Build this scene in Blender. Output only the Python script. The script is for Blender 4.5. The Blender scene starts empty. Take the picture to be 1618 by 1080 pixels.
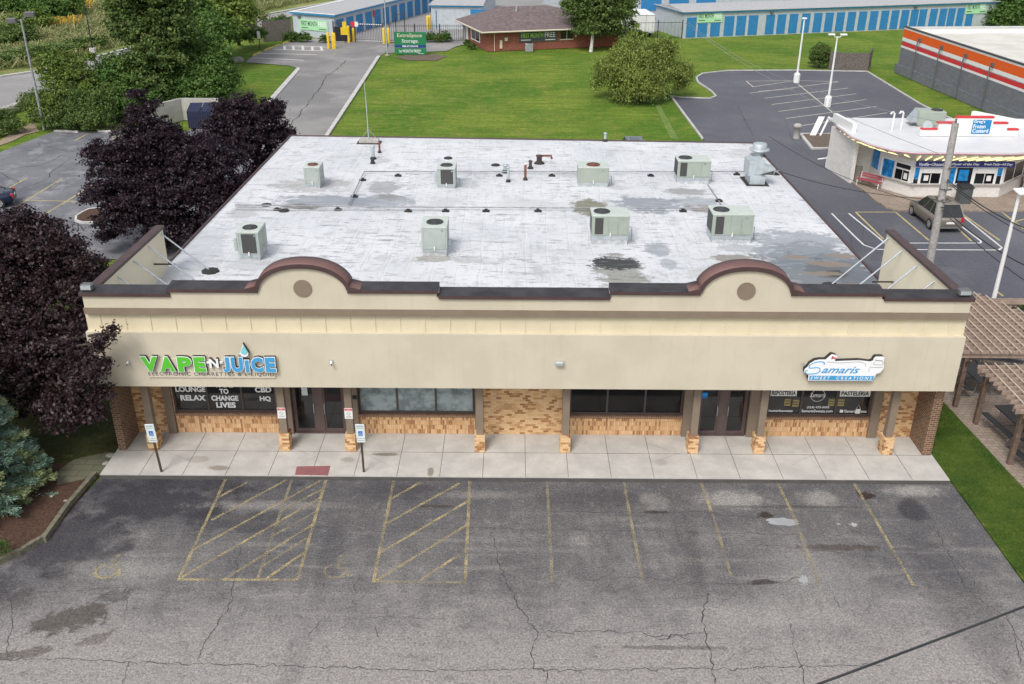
import bpy, math, random
import numpy as np
from mathutils import Matrix, Vector
random.seed(7); rng = np.random.default_rng(7)
sc = bpy.context.scene; col = sc.collection
pi = math.pi; R = math.radians
# ---------------------------------------------------------------- camera, world, sun, exposure
F, TH, YAW, ROLL = 1507.1, 0.451775, -0.003247, -0.004712
CAM = np.array([-1.21, -28.49, 19.313])
_f = np.array([math.sin(YAW)*math.cos(TH), math.cos(YAW)*math.cos(TH), -math.sin(TH)])
_r = np.cross(_f, [0, 0, 1.]); _r /= np.linalg.norm(_r); _d = np.cross(_f, _r)
_r2 = _r*math.cos(ROLL)+_d*math.sin(ROLL); _d2 = -_r*math.sin(ROLL)+_d*math.cos(ROLL)
cam = bpy.data.objects.new('camera', bpy.data.cameras.new('camera')); col.objects.link(cam)
cam.data.sensor_width = 36; cam.data.lens = F/1618*36; cam.data.clip_end = 3000; cam.data.clip_start = 0.2
m3 = Matrix([[_r2[i], -_d2[i], -_f[i]] for i in range(3)])
cam.matrix_world = Matrix.Translation(Vector(CAM.tolist())) @ m3.to_4x4()
sc.camera = cam
w = bpy.data.worlds.new('World'); sc.world = w; w.use_nodes = True
wn = w.node_tree.nodes; wl = w.node_tree.links
sky = wn.new('ShaderNodeTexSky'); sky.sky_type = 'NISHITA'; sky.sun_disc = False
SUN_EL, SUN_AZ = R(52), R(205)       # azimuth clockwise from +Y (north)
sky.sun_elevation = SUN_EL; sky.sun_rotation = SUN_AZ; sky.air_density = 1.3; sky.dust_density = 3.5
hs = wn.new('ShaderNodeHueSaturation'); hs.inputs['Saturation'].default_value = 0.38
bg = wn['Background']; bg.inputs['Strength'].default_value = 0.127
wl.new(sky.outputs[0], hs.inputs['Color']); wl.new(hs.outputs[0], bg.inputs['Color'])
sl = bpy.data.lights.new('sun', 'SUN'); sl.energy = 1.2; sl.angle = R(18); sl.color = (1, .965, .92)
so = bpy.data.objects.new('sun', sl); col.objects.link(so)
sd = Vector((math.sin(SUN_AZ)*math.cos(SUN_EL), math.cos(SUN_AZ)*math.cos(SUN_EL), math.sin(SUN_EL)))
so.rotation_euler = sd.to_track_quat('Z', 'Y').to_euler(); so.location = (0, -60, 60)
sc.view_settings.view_transform = 'Standard'; sc.view_settings.look = 'None'; sc.view_settings.exposure = 0.5
sc.cycles.max_bounces = 6; sc.cycles.transparent_max_bounces = 10
# ---------------------------------------------------------------- projecting photo pixels to real places
def ray(px, py): return _f+_r2*(px-809)/F+_d2*(py-540)/F
def onZ(px, py, z=0.0): d = ray(px, py); t = (z-CAM[2])/d[2]; return CAM+t*d
def onY(px, py, y): d = ray(px, py); t = (y-CAM[1])/d[1]; return CAM+t*d
def onX(px, py, x): d = ray(px, py); t = (x-CAM[0])/d[0]; return CAM+t*d
def G(px, py, z=0.0): p = onZ(px, py, z); return (float(p[0]), float(p[1]))
def GP(pts, z=0.0): return [G(a, b, z) for a, b in pts]
# ---------------------------------------------------------------- object helpers
def tag(o, label=None, cat=None, group=None, kind=None):
    if label: o['label'] = label
    if cat: o['category'] = cat
    if group: o['group'] = group
    if kind: o['kind'] = kind
    return o
def empty(name, loc, rz=0, label=None, cat=None, group=None):
    o = bpy.data.objects.new(name, None); col.objects.link(o); o.empty_display_size = .2
    o.location = loc; o.rotation_euler = (0, 0, rz); return tag(o, label, cat, group)
kids = {}
def copy_tree(o, loc=None, rz=None, parent=None, label=None):
    c = o.copy(); col.objects.link(c); c.parent = parent
    if loc is not None: c.location = loc
    if rz is not None: c.rotation_euler = (0, 0, rz)
    if label: c['label'] = label
    for ch in kids.get(o.name, []): copy_tree(ch, parent=c)
    return c
def M4(loc=(0, 0, 0), rz=0, rx=0, ry=0, s=(1, 1, 1)):
    from mathutils import Euler
    return Matrix.LocRotScale(Vector(loc), Euler((rx, ry, rz)), Vector(s))
class MB:
    def __init__(s): s.v = []; s.f = []; s.m = []; s.sm = []; s.cur = 0; s.T = None
    def add(s, vs, fs, smooth=False):
        n = len(s.v)
        if s.T is not None: vs = [tuple(s.T @ Vector(p)) for p in vs]
        s.v += [tuple(map(float, p)) for p in vs]
        for f in fs: s.f.append([i+n for i in f]); s.m.append(s.cur); s.sm.append(smooth)
        return s
    def box(s, x0, x1, y0, y1, z0, z1, b=0):
        if b:
            o = [(x0+b, y0), (x1-b, y0), (x1, y0+b), (x1, y1-b), (x1-b, y1), (x0+b, y1), (x0, y1-b), (x0, y0+b)]
            i = [(x0+b, y0+b), (x1-b, y0+b), (x1-b, y0+b), (x1-b, y1-b), (x1-b, y1-b), (x0+b, y1-b), (x0+b, y1-b), (x0+b, y0+b)]
            vs = [(x, y, z0) for x, y in o]+[(x, y, z1-b) for x, y in o]+[(x, y, z1) for x, y in [i[0], i[1], i[3], i[5]]]
            fs = [[7, 6, 5, 4, 3, 2, 1, 0]]+[[k, (k+1) % 8, 8+(k+1) % 8, 8+k] for k in range(8)]
            fs += [[8, 9, 17, 16], [9, 10, 17], [10, 11, 18, 17], [11, 12, 18], [12, 13, 19, 18], [13, 14, 19], [14, 15, 16, 19], [15, 8, 16], [16, 17, 18, 19]]
            return s.add(vs, fs)
        vs = [(x0, y0, z0), (x1, y0, z0), (x1, y1, z0), (x0, y1, z0), (x0, y0, z1), (x1, y0, z1), (x1, y1, z1), (x0, y1, z1)]
        return s.add(vs, [[3, 2, 1, 0], [4, 5, 6, 7], [0, 1, 5, 4], [1, 2, 6, 5], [2, 3, 7, 6], [3, 0, 4, 7]])
    def sheet(s, pts, z):
        a = sum(pts[i-1][0]*pts[i][1]-pts[i][0]*pts[i-1][1] for i in range(len(pts)))
        if a < 0: pts = pts[::-1]
        return s.add([(x, y, z) for x, y in pts], [list(range(len(pts)))])
    def prism(s, pts, z0, z1):
        a = sum(pts[i-1][0]*pts[i][1]-pts[i][0]*pts[i-1][1] for i in range(len(pts)))
        if a < 0: pts = pts[::-1]
        n = len(pts)
        return s.add([(x, y, z0) for x, y in pts]+[(x, y, z1) for x, y in pts],
                     [list(range(n))[::-1], list(range(n, 2*n))]+[[i, (i+1) % n, n+(i+1) % n, n+i] for i in range(n)])
    def wallp(s, pts, y0, y1):      # outline in x,z pushed along y
        n = len(pts); a = sum(pts[i-1][0]*pts[i][1]-pts[i][0]*pts[i-1][1] for i in range(n))
        if a < 0: pts = pts[::-1]
        return s.add([(x, y0, z) for x, z in pts]+[(x, y1, z) for x, z in pts],
                     [list(range(n)), list(range(n, 2*n))[::-1]]+[[(i+1) % n, i, n+i, n+(i+1) % n] for i in range(n)])
    def tube(s, p0, p1, r0, r1=None, n=8, caps=True):
        r1 = r0 if r1 is None else r1
        p0 = Vector(p0); p1 = Vector(p1); d = (p1-p0).normalized(); u = d.orthogonal().normalized(); w_ = d.cross(u)
        vs = []
        for p, r in ((p0, r0), (p1, r1)):
            for k in range(n): a = 2*pi*k/n; vs.append(tuple(p+u*r*math.cos(a)+w_*r*math.sin(a)))
        s.add(vs, [[k, (k+1) % n, n+(k+1) % n, n+k] for k in range(n)], True)
        if caps: s.add(vs, [list(range(n))[::-1], list(range(n, 2*n))])
        return s
    def path(s, pts, r, n=6):
        if not isinstance(r, (list, tuple)): r = [r]*len(pts)
        P = [Vector(p) for p in pts]; vs = []; fs = []; u = None
        for i, p in enumerate(P):
            d = (P[min(i+1, len(P)-1)]-P[max(i-1, 0)]).normalized()
            if u is None: u = d.orthogonal().normalized()
            u = (u-d*u.dot(d)).normalized(); w_ = d.cross(u)
            for k in range(n): a = 2*pi*k/n; vs.append(tuple(p+u*r[i]*math.cos(a)+w_*r[i]*math.sin(a)))
        for i in range(len(P)-1):
            for k in range(n): fs.append([i*n+k, i*n+(k+1) % n, (i+1)*n+(k+1) % n, (i+1)*n+k])
        s.add(vs, fs, True); s.add(vs, [list(range(n))[::-1], list(range(len(vs)-n, len(vs)))]); return s
    def lathe(s, c, prof, n=16, smooth=True):
        vs = [(c[0]+r*math.cos(2*pi*k/n), c[1]+r*math.sin(2*pi*k/n), c[2]+z) for r, z in prof for k in range(n)]
        fs = [[i*n+k, i*n+(k+1) % n, (i+1)*n+(k+1) % n, (i+1)*n+k] for i in range(len(prof)-1) for k in range(n)]
        s.add(vs, fs, smooth); s.add(vs, [list(range(n))[::-1], list(range(len(vs)-n, len(vs)))]); return s
    def strip(s, p, q, wd, z):       # a flat painted band between two ground points
        d = np.array(q)-np.array(p); d = d/np.linalg.norm(d); nx, ny = -d[1]*wd/2, d[0]*wd/2
        return s.sheet([(p[0]+nx, p[1]+ny), (p[0]-nx, p[1]-ny), (q[0]-nx, q[1]-ny), (q[0]+nx, q[1]+ny)], z)
    def build(s, name, mats, parent=None, world=False, center=False):
        me = bpy.data.meshes.new(name); v = np.array(s.v, dtype=float)
        o = bpy.data.objects.new(name, me)
        if world and parent is not None: v = v-np.array(parent.location)
        if center:
            c = (v.min(0)+v.max(0))/2; c[2] = v[:, 2].min(); v = v-c; o.location = c
        me.from_pydata([tuple(p) for p in v], [], s.f)
        for m in (mats if isinstance(mats, (list, tuple)) else [mats]): me.materials.append(m)
        me.polygons.foreach_set('material_index', s.m); me.polygons.foreach_set('use_smooth', s.sm); me.update()
        col.objects.link(o)
        if parent is not None: o.parent = parent; kids.setdefault(parent.name, []).append(o)
        return o
def quads(name, V, mat, parent=None, off=(0, 0, 0)):
    """V: (n,4,3) array of leaf faces -> one mesh"""
    n = len(V); me = bpy.data.meshes.new(name); me.vertices.add(n*4); me.loops.add(n*4); me.polygons.add(n)
    me.vertices.foreach_set('co', (V.reshape(-1, 3)-np.array(off)).ravel()); me.loops.foreach_set('vertex_index', np.arange(n*4, dtype=np.int32))
    me.polygons.foreach_set('loop_start', np.arange(0, n*4, 4, dtype=np.int32)); me.polygons.foreach_set('loop_total', np.full(n, 4, dtype=np.int32))
    me.materials.append(mat); me.update(calc_edges=True); me.validate()
    o = bpy.data.objects.new(name, me); col.objects.link(o)
    if parent is not None: o.parent = parent; kids.setdefault(parent.name, []).append(o)
    return o
def text(s, parent, x, y, z, wd, ht, mat, name='lettering', depth=.004, bold=0.0, shear=0, world=True, spacing=1, mats2=None, flat=False):
    """writing facing -Y with its lower left corner at x,z (y = wall plane); sized to wd x ht"""
    cu = bpy.data.curves.new(name, 'FONT'); cu.body = s; cu.size = 1; cu.extrude = .01; cu.offset = bold; cu.shear = shear; cu.space_character = spacing
    cu.resolution_u = 3; cu.space_line = .95; cu.align_x = 'CENTER'
    ob = bpy.data.objects.new('tmp', cu); me = bpy.data.meshes.new_from_object(ob); bpy.data.objects.remove(ob)
    n = len(me.vertices); co = np.empty(n*3); me.vertices.foreach_get('co', co); co = co.reshape(-1, 3)
    lo = co.min(0); sp = co.max(0)-lo; q = (co-lo)/sp
    if flat: P = np.stack([x+q[:, 0]*wd, y+q[:, 1]*ht, z+q[:, 2]*depth], 1)
    else: P = np.stack([x+q[:, 0]*wd, y-q[:, 2]*depth, z+q[:, 1]*ht], 1)
    if world and parent is not None: P = P-np.array(parent.location)
    me.vertices.foreach_set('co', P.ravel()); me.materials.clear(); me.materials.append(mat); me.name = name; me.update()
    if mats2:
        me.materials.append(mats2); pr = me.polygons
        for p in pr:
            if abs(p.normal[1]) < .5: p.material_index = 1
    o = bpy.data.objects.new(name, me); col.objects.link(o)
    if parent is not None: o.parent = parent; kids.setdefault(parent.name, []).append(o)
    return o
# ---------------------------------------------------------------- materials
class NT:
    def __init__(s, name):
        s.mat = bpy.data.materials.new(name); s.mat.use_nodes = True; s.t = s.mat.node_tree; s.b = s.t.nodes['Principled BSDF']; s.out = s.t.nodes['Material Output']
        s.pos = s.n('ShaderNodeNewGeometry').outputs['Position']
    def n(s, k, **kw):
        o = s.t.nodes.new(k)
        for a, b in kw.items(): setattr(o, a, b)
        return o
    def l(s, a, b): s.t.links.new(a, b)
    def put(s, inp, v):
        if hasattr(v, 'is_output') or hasattr(v, 'links'): s.l(v, inp)
        else:
            if isinstance(v, (tuple, list)) and len(v) == 3 and inp.type == 'RGBA': v = (*v, 1)
            inp.default_value = v
    def math(s, op, a, b=0.0, c=None):
        o = s.n('ShaderNodeMath', operation=op); s.put(o.inputs[0], a); s.put(o.inputs[1], b)
        if c is not None: s.put(o.inputs[2], c)
        return o.outputs[0]
    def vmath(s, op, a, b): o = s.n('ShaderNodeVectorMath', operation=op); s.put(o.inputs[0], a); s.put(o.inputs[1], b); return o.outputs['Value'] if op == 'LENGTH' else o.outputs[0]
    def noise(s, scale, detail=4, rough=.55, vec=None, dist=0):
        o = s.n('ShaderNodeTexNoise'); o.inputs['Scale'].default_value = scale; o.inputs['Detail'].default_value = detail
        o.inputs['Roughness'].default_value = rough; o.inputs['Distortion'].default_value = dist; s.l(vec if vec is not None else s.pos, o.inputs['Vector']); return o.outputs['Fac']
    def ramp(s, fac, stops):
        o = s.n('ShaderNodeValToRGB'); e = o.color_ramp.elements
        while len(e) < len(stops): e.new(.5)
        for i, (p, c) in enumerate(stops): e[i].position = p; e[i].color = (*c, 1) if isinstance(c, (tuple, list)) else (c, c, c, 1)
        s.l(fac, o.inputs[0]); return o.outputs[0]
    def mix(s, fac, a, b, mode='MIX'):
        o = s.n('ShaderNodeMix', data_type='RGBA', blend_type=mode); s.put(o.inputs[0], fac); s.put(o.inputs[6], a); s.put(o.inputs[7], b); return o.outputs[2]
    def rng(s, v, a, b, c=0., d=1., smooth=True):
        o = s.n('ShaderNodeMapRange', interpolation_type='SMOOTHSTEP' if smooth else 'LINEAR'); s.put(o.inputs[0], v)
        for i, q in enumerate((a, b, c, d)): o.inputs[i+1].default_value = q
        return o.outputs[0]
    def scl(s, v, k): o = s.n('ShaderNodeMapping'); o.inputs['Scale'].default_value = k; s.l(v, o.inputs['Vector']); return o.outputs[0]
    def blob(s, c, r, nz, edge=.3, k=1.2, rot=0):
        o = s.n('ShaderNodeMapping', vector_type='TEXTURE'); o.inputs['Location'].default_value = (c[0], c[1], 0); o.inputs['Rotation'].default_value = (0, 0, rot)
        o.inputs['Scale'].default_value = (r[0], r[1], 1000); s.l(s.pos, o.inputs['Vector'])
        d = s.vmath('LENGTH', o.outputs[0], (0, 0, 0)); d = s.math('ADD', d, s.math('MULTIPLY', s.math('SUBTRACT', nz, .5), k))
        return s.rng(d, 1, 1-edge)
    def bump(s, h, dist=.01, st=.6):
        o = s.n('ShaderNodeBump'); o.inputs['Distance'].default_value = dist; o.inputs['Strength'].default_value = st; s.put(o.inputs['Height'], h); s.l(o.outputs[0], s.b.inputs['Normal'])
    def done(s, c, rough=.8, metal=0, spec=.5):
        s.put(s.b.inputs['Base Color'], c); s.put(s.b.inputs['Roughness'], rough); s.b.inputs['Metallic'].default_value = metal
        s.b.inputs['Specular IOR Level'].default_value = spec; return s.mat
def sm(c, k): return tuple(min(1, x*k) for x in c)
def plain(name, c, rough=.6, metal=0, var=.12, scale=3., spec=.5, bump=0, bscale=60, dirt=0):
    s = NT(name); nz = s.noise(scale, 5, .6); cc = s.mix(s.rng(nz, .3, .7), sm(c, 1-var), sm(c, 1+var))
    if dirt: cc = s.mix(s.math('MULTIPLY', s.rng(s.noise(scale*.6, 6, .7), .5, .75), dirt), cc, sm(c, .45))
    if bump: s.bump(s.noise(bscale, 3), bump)
    return s.done(cc, rough, metal, spec)
def glossy(name, c, rough=.05, spec=.6): s = NT(name); return s.done(s.mix(s.rng(s.noise(.8, 3), .35, .65), sm(c, .7), sm(c, 1.3)), rough, 0, spec)
def leafm(name, c1, c2, c3, big=.5, rough=.6):
    s = NT(name); g = s.n('ShaderNodeNewGeometry'); ri = g.outputs['Random Per Island']
    base = s.ramp(ri, [(0, c1), (.55, c2), (1, c3)]); nz = s.noise(big, 3)
    c = s.mix(s.rng(nz, .35, .65, 0, .6), base, s.mix(.5, c2, c3)); s.b.inputs['Subsurface Weight'].default_value = 0
    s.done(c, rough, 0, .35)
    tr = s.n('ShaderNodeBsdfTranslucent'); s.l(c, tr.inputs[0]); mx = s.n('ShaderNodeMixShader'); mx.inputs[0].default_value = .25
    s.l(s.b.outputs[0], mx.inputs[1]); s.l(tr.outputs[0], mx.inputs[2]); s.l(mx.outputs[0], s.out.inputs[0]); return s.mat
def brick(name, stops, mortar, bw=.2, bh=.067, rot=False, z0=0.15, offset=.5, ms=.006):
    s = NT(name); sp = s.n('ShaderNodeSeparateXYZ'); s.l(s.pos, sp.inputs[0]); u = s.math('ADD', sp.outputs[0], sp.outputs[1]); v = s.math('SUBTRACT', sp.outputs[2], z0)
    cb = s.n('ShaderNodeCombineXYZ'); s.l(v if rot else u, cb.inputs[0]); s.l(u if rot else v, cb.inputs[1])
    b = s.n('ShaderNodeTexBrick'); b.offset = 0 if rot else offset; s.l(cb.outputs[0], b.inputs['Vector']); b.inputs['Scale'].default_value = 1
    b.inputs['Color1'].default_value = (0, 0, 0, 1); b.inputs['Color2'].default_value = (1, 1, 1, 1); b.inputs['Mortar'].default_value = (.5, .5, .5, 1)
    b.inputs['Mortar Size'].default_value = ms; b.inputs['Mortar Smooth'].default_value = .2; b.inputs['Bias'].default_value = 0
    b.inputs['Brick Width'].default_value = bw; b.inputs['Row Height'].default_value = bh
    c = s.ramp(b.outputs['Color'], stops); c = s.mix(s.rng(s.noise(9, 4), .3, .7, 0, .35), c, s.mix(.5, c, (.35, .2, .1))); c = s.mix(b.outputs['Fac'], c, mortar)
    s.bump(s.math('SUBTRACT', 1, b.outputs['Fac']), .006, .5); return s.done(c, .85)
def stripes(name, c1, c2, period, axis='z', duty=.5, rough=.6, rz=0, spec=.5):
    s = NT(name); tc = s.n('ShaderNodeTexCoord'); sp = s.n('ShaderNodeSeparateXYZ'); s.l(tc.outputs['Object'], sp.inputs[0])
    v = sp.outputs['xyz'.index(axis)]; f = s.math('FRACT', s.math('DIVIDE', s.math('ADD', v, 100), period)); k = s.rng(f, duty-.06, duty+.06)
    return s.done(s.mix(k, c1, s.mix(s.rng(s.noise(2, 4), .3, .7), c2, sm(c2, .85))), rough, 0, spec)

def asphalt(name, base, dark, light, nzs=(.16, .55), extra=None, speck=.3):
    s = NT(name); a = s.noise(nzs[0], 5, .62); b = s.noise(nzs[1], 5, .6); f = s.noise(38, 2, .7); f2 = s.noise(15, 4, .8); f3 = s.noise(4.5, 4, .7)
    c = s.mix(s.rng(a, .38, .62), dark, base); c = s.mix(s.rng(b, .5, .72, 0, .6), c, light); c = s.mix(s.rng(b, .46, .28, 0, .5), c, dark)
    if extra: c = extra(s, c)
    c = s.mix(1, c, s.ramp(f2, [(.33, 1-speck), (.5, 1.), (.67, 1+speck)]), 'MULTIPLY')
    c = s.mix(1, c, s.ramp(f3, [(.3, (.88, .87, .9)), (.7, (1.12, 1.12, 1.08))]), 'MULTIPLY')
    s.bump(f2, .012, .5); return s.done(c, .92, 0, .3)
def grassm(name, a, b, c3, s1=.12, s2=.9):
    s = NT(name); n1 = s.noise(s1, 5, .6); n2 = s.noise(s2, 5, .65); n3 = s.noise(8, 5, .85)
    c = s.mix(s.rng(n1, .38, .62), a, b); c = s.mix(s.rng(n2, .48, .7, 0, .55), c, c3); st = s.noise(.7, 3, .6, s.scl(s.pos, (.25, 2.2, 1)))
    c = s.mix(1, c, s.ramp(st, [(.36, (.8, .84, .8)), (.64, (1.16, 1.12, 1.1))]), 'MULTIPLY'); dp = s.noise(.3, 6, .75); c = s.mix(s.rng(dp, .56, .68, 0, .5), c, (.2, .185, .07)); n4 = s.noise(2.4, 5, .75); c = s.mix(1, c, s.ramp(n4, [(.35, (.82, .86, .8)), (.65, (1.2, 1.12, 1.1))]), 'MULTIPLY'); c = s.mix(1, c, s.ramp(n3, [(.34, .6), (.66, 1.4)]), 'MULTIPLY')
    s.bump(n3, .05, .8); return s.done(c, .95, 0, .2)
# ---------------------------------------------------------------- shared materials
def front_extra(s, c):
    nz = s.noise(.9, 6, .68); n2 = s.noise(2.6, 6, .7); ty = s.noise(1, 5, .65, s.scl(s.pos, (1.5, .16, 1))); tx = s.noise(1, 5, .65, s.scl(s.pos, (.22, 1.7, 1)))
    c = s.mix(s.rng(ty, .42, .6, 0, .5), c, (.098, .095, .1)); c = s.mix(s.rng(tx, .5, .66, 0, .45), c, (.245, .232, .218)); dk = (.034, .033, .04)
    sp = s.n('ShaderNodeSeparateXYZ'); s.l(s.pos, sp.inputs[0]); y = sp.outputs[1]; x = sp.outputs[0]
    # worn warm grey away from the shops, leftover dark sealcoat beside the walk
    g = s.rng(s.math('ADD', y, s.math('MULTIPLY', s.math('SUBTRACT', nz, .5), 5)), -4.6, -9.2); c = s.mix(s.math('MULTIPLY', g, .72), c, (.33, .305, .29))
    g2 = s.rng(s.math('ADD', y, s.math('MULTIPLY', s.math('SUBTRACT', nz, .5), 3.4)), -3.8, -.6); c = s.mix(s.math('MULTIPLY', g2, .6), c, (.085, .083, .09)); c = s.mix(s.math('MULTIPLY', s.rng(n2, .54, .66), .3), c, (.27, .255, .24)); c = s.mix(s.math('MULTIPLY', s.rng(n2, .46, .34), .4), c, (.075, .073, .08))
    for cx, cy, rx, ry, k in [(-13.5, -1.5, 3.6, 1.7, .85), (-15.5, -3.6, 2.2, 2.4, .8), (-17.5, -6.2, 2.4, 1.6, .7), (-13.0, -.4, 4.5, .8, .7), (-10.5, -2.6, 2.2, 1.0, .5), (12.4, -1.7, .7, .9, .75),
                              (12.2, -6.5, 1.2, 4.4, .35), (15, -12, 2.5, 5, .25), (-5, -.8, 2.2, .8, .4), (2, -1.1, 3, .7, .35), (-7.2, -9.5, .5, 3.0, .18), (-7.0, -4.2, .45, 2.6, .25), (4.4, -3.6, .5, 3.1, .25)]:
        c = s.mix(s.math('MULTIPLY', s.blob((cx, cy), (rx, ry), nz, .6, 2.2), k), c, dk)
    for cx, cy, rx, ry, k in [(6.4, -1.1, 1.7, .8, .6), (9.4, -1.0, 1.0, .7, .5), (12.9, -.5, 1.5, .5, .6), (3.6, -1.2, .7, .8, .35), (-9.5, -1.6, 3.4, .35, .35), (-2.4, -.9, 2.2, .35, .3), (.9, -3.4, .5, .5, .35), (8, -5, 2, 2.4, .25), (-13, -5.0, 2.6, .7, .35), (6, -6.8, 4, .9, .25)]:
        c = s.mix(s.math('MULTIPLY', s.blob((cx, cy), (rx, ry), n2, .8, 2.0), k), c, (.38, .36, .335))
    # oil and water stains
    for cx, cy, rx, ry, rot, k, cc in [(-14.0, -7.2, 1.3, .62, .35, .7, (.062, .05, .042)), (-14.7, -8.6, 1.0, .22, .2, .6, (.075, .06, .05)), (-12.9, -8.0, .6, .28, .6, .5, (.075, .06, .05)),
                              (11.1, -.75, .36, .3, 0, .9, (.035, .02, .016)), (7.3, -2.0, .36, .2, 0, .9, (.04, .028, .02)), (9.4, -3.7, 1.6, .18, 0, .6, (.055, .038, .03)), (6.4, -5.4, .6, .14, .1, .7, (.03, .02, .015)),
                              (3.6, -1.85, .42, .12, 0, .8, (.045, .03, .025)), (-3.8, -1.6, .7, .1, 0, .6, (.05, .03, .025)), (-13.1, -6.2, .55, .4, 0, .5, dk), (-15.8, -6.3, .5, .4, 0, .4, (.04, .03, .025)), (8.1, -1.5, 3.2, .1, 0, .45, (.04, .035, .03)), (3.2, -8.2, 2.0, .1, 0, .5, (.05, .045, .04))]:
        c = s.mix(s.math('MULTIPLY', s.blob((cx, cy), (rx, ry), n2, .35, 2.6, rot), k), c, cc)
    return c
def back_extra(s, c):
    n2 = s.noise(.5, 6, .7)
    return s.mix(s.rng(n2, .52, .62, 0, .65), c, (.29, .29, .30))
M = {}
M['asphalt_front'] = asphalt('asphalt_front', (.155, .148, .149), (.112, .108, .113), (.225, .212, .2), extra=front_extra, speck=.55)
M['asphalt_worn'] = asphalt('asphalt_worn', (.175, .178, .195), (.12, .123, .14), (.27, .27, .275), nzs=(.15, .4), extra=back_extra)
M['asphalt_drive'] = asphalt('asphalt_drive', (.27, .262, .255), (.19, .188, .19), (.36, .345, .335), nzs=(.07, .2))
M['asphalt_new'] = asphalt('asphalt_new', (.118, .12, .14), (.095, .097, .117), (.15, .15, .165), nzs=(.06, .25), speck=.22)
M['street'] = asphalt('street', (.3, .29, .29), (.25, .245, .245), (.36, .35, .34), nzs=(.05, .2))
M['lawn'] = grassm('lawn', (.075, .155, .014), (.14, .205, .026), (.21, .22, .055))
M['lawn_near'] = grassm('lawn_near', (.028, .07, .009), (.085, .135, .018), (.15, .165, .04), .35, 1.1)
M['thin_lawn_shaded'] = grassm('thin_lawn_shaded', (.035, .05, .014), (.06, .065, .02), (.07, .05, .03), .5, 1.4)  # thin brownish lawn with shade darkened into its colour
M['meadow'] = grassm('meadow', (.13, .19, .055), (.22, .24, .09), (.33, .29, .13), .08, .3)
def conc(name, c, extra=None):
    s = NT(name); n1 = s.noise(1.1, 6, .62); n2 = s.noise(30, 3, .6); cc = s.mix(s.rng(n1, .35, .68), sm(c, .88), sm(c, 1.08))
    if extra: cc = extra(s, cc)
    cc = s.mix(1, cc, s.ramp(n2, [(.3, .93), (.7, 1.07)]), 'MULTIPLY'); s.bump(n2, .003, .3); return s.done(cc, .9, 0, .3)
def walk_extra(s, c):
    nz = s.noise(3, 5, .65)
    for cx, cy, rx, ry, k in [(-11.85, .45, .5, .22, .7), (-6.0, 1.42, .75, .13, .85), (-7.3, 1.05, .35, .22, .4), (-4.2, .3, .16, .38, .8), (4.2, 1.0, .3, .25, .25), (-12.8, 1.0, .6, .3, .35)]:
        c = s.mix(s.math('MULTIPLY', s.blob((cx, cy), (rx, ry), nz, .5, .9), k), c, (.2, .165, .115))
    return c
M['walk'] = conc('walk', (.5, .478, .445), walk_extra)
M['concrete'] = conc('concrete', (.45, .43, .40))
M['kerb'] = conc('kerb', (.52, .51, .49))
M['joint'] = plain('joint', (.09, .085, .08), .95)
M['crack'] = plain('crack', (.05, .047, .048), .95)
def worn(name, c, lo, hi, sc_=5):
    s = NT(name); nz = s.math('ADD', s.math('MULTIPLY', s.noise(22, 5, .8), .7), s.math('MULTIPLY', s.noise(1.6, 3), .3)); s.done(s.mix(s.rng(s.noise(1.2, 3), .35, .65), sm(c, .85), c), .85)
    tr = s.n('ShaderNodeBsdfTransparent'); mx = s.n('ShaderNodeMixShader'); s.l(s.rng(nz, lo, hi), mx.inputs[0]); s.l(s.b.outputs[0], mx.inputs[1]); s.l(tr.outputs[0], mx.inputs[2]); s.l(mx.outputs[0], s.out.inputs[0]); return s.mat
M['yel'] = worn('yel', (.5, .405, .215), .36, .60); M['yelfaint'] = worn('yelfaint', (.36, .305, .2), .37, .61)
M['yel2'] = worn('yel2', (.5, .42, .2), .48, .7); M['wht'] = worn('wht', (.66, .66, .65), .55, .75); M['creamline'] = worn('creamline', (.6, .56, .46), .5, .75)
M['patch'] = conc('patch', (.34, .35, .36))
M['red_pad'] = plain('red_pad', (.27, .105, .11), .85, var=.08, bump=.01)
M['mulch'] = plain('mulch', (.075, .038, .024), .95, var=.4, scale=12, bump=.04, bscale=30)
M['mulch_grey'] = plain('mulch_grey', (.13, .10, .075), .95, var=.4, scale=9, bump=.04, bscale=30)
M['gravel'] = plain('gravel', (.3, .23, .17), .95, var=.4, scale=12, bump=.04, bscale=30)
M['timber'] = plain('timber', (.16, .15, .105), .9, var=.3, scale=8, bump=.02)
M['pavers'] = brick('pavers', [(0, (.23, .18, .145)), (.5, (.29, .235, .19)), (1, (.2, .165, .14))], (.12, .1, .085), .3, .2)
def paver(name, stops, mortar, bw, bh):
    s = NT(name); b = s.n('ShaderNodeTexBrick'); s.l(s.pos, b.inputs['Vector']); b.inputs['Scale'].default_value = 1
    b.inputs['Color1'].default_value = (0, 0, 0, 1); b.inputs['Color2'].default_value = (1, 1, 1, 1); b.inputs['Mortar Size'].default_value = .012
    b.inputs['Brick Width'].default_value = bw; b.inputs['Row Height'].default_value = bh; c = s.ramp(b.outputs['Color'], stops)
    c = s.mix(s.rng(s.noise(.8, 4), .35, .7, 0, .4), c, sm(stops[0][1], .75)); return s.done(s.mix(b.outputs['Fac'], c, mortar), .9)
M['pavers'] = paver('pavers', [(0, (.3, .235, .185)), (.5, (.36, .29, .235)), (1, (.27, .22, .18))], (.15, .12, .1), .3, .2)
M['old_pavers'] = paver('old_pavers', [(0, (.13, .125, .08)), (.5, (.17, .16, .11)), (1, (.11, .115, .065))], (.05, .06, .025), .75, .38)
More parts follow.
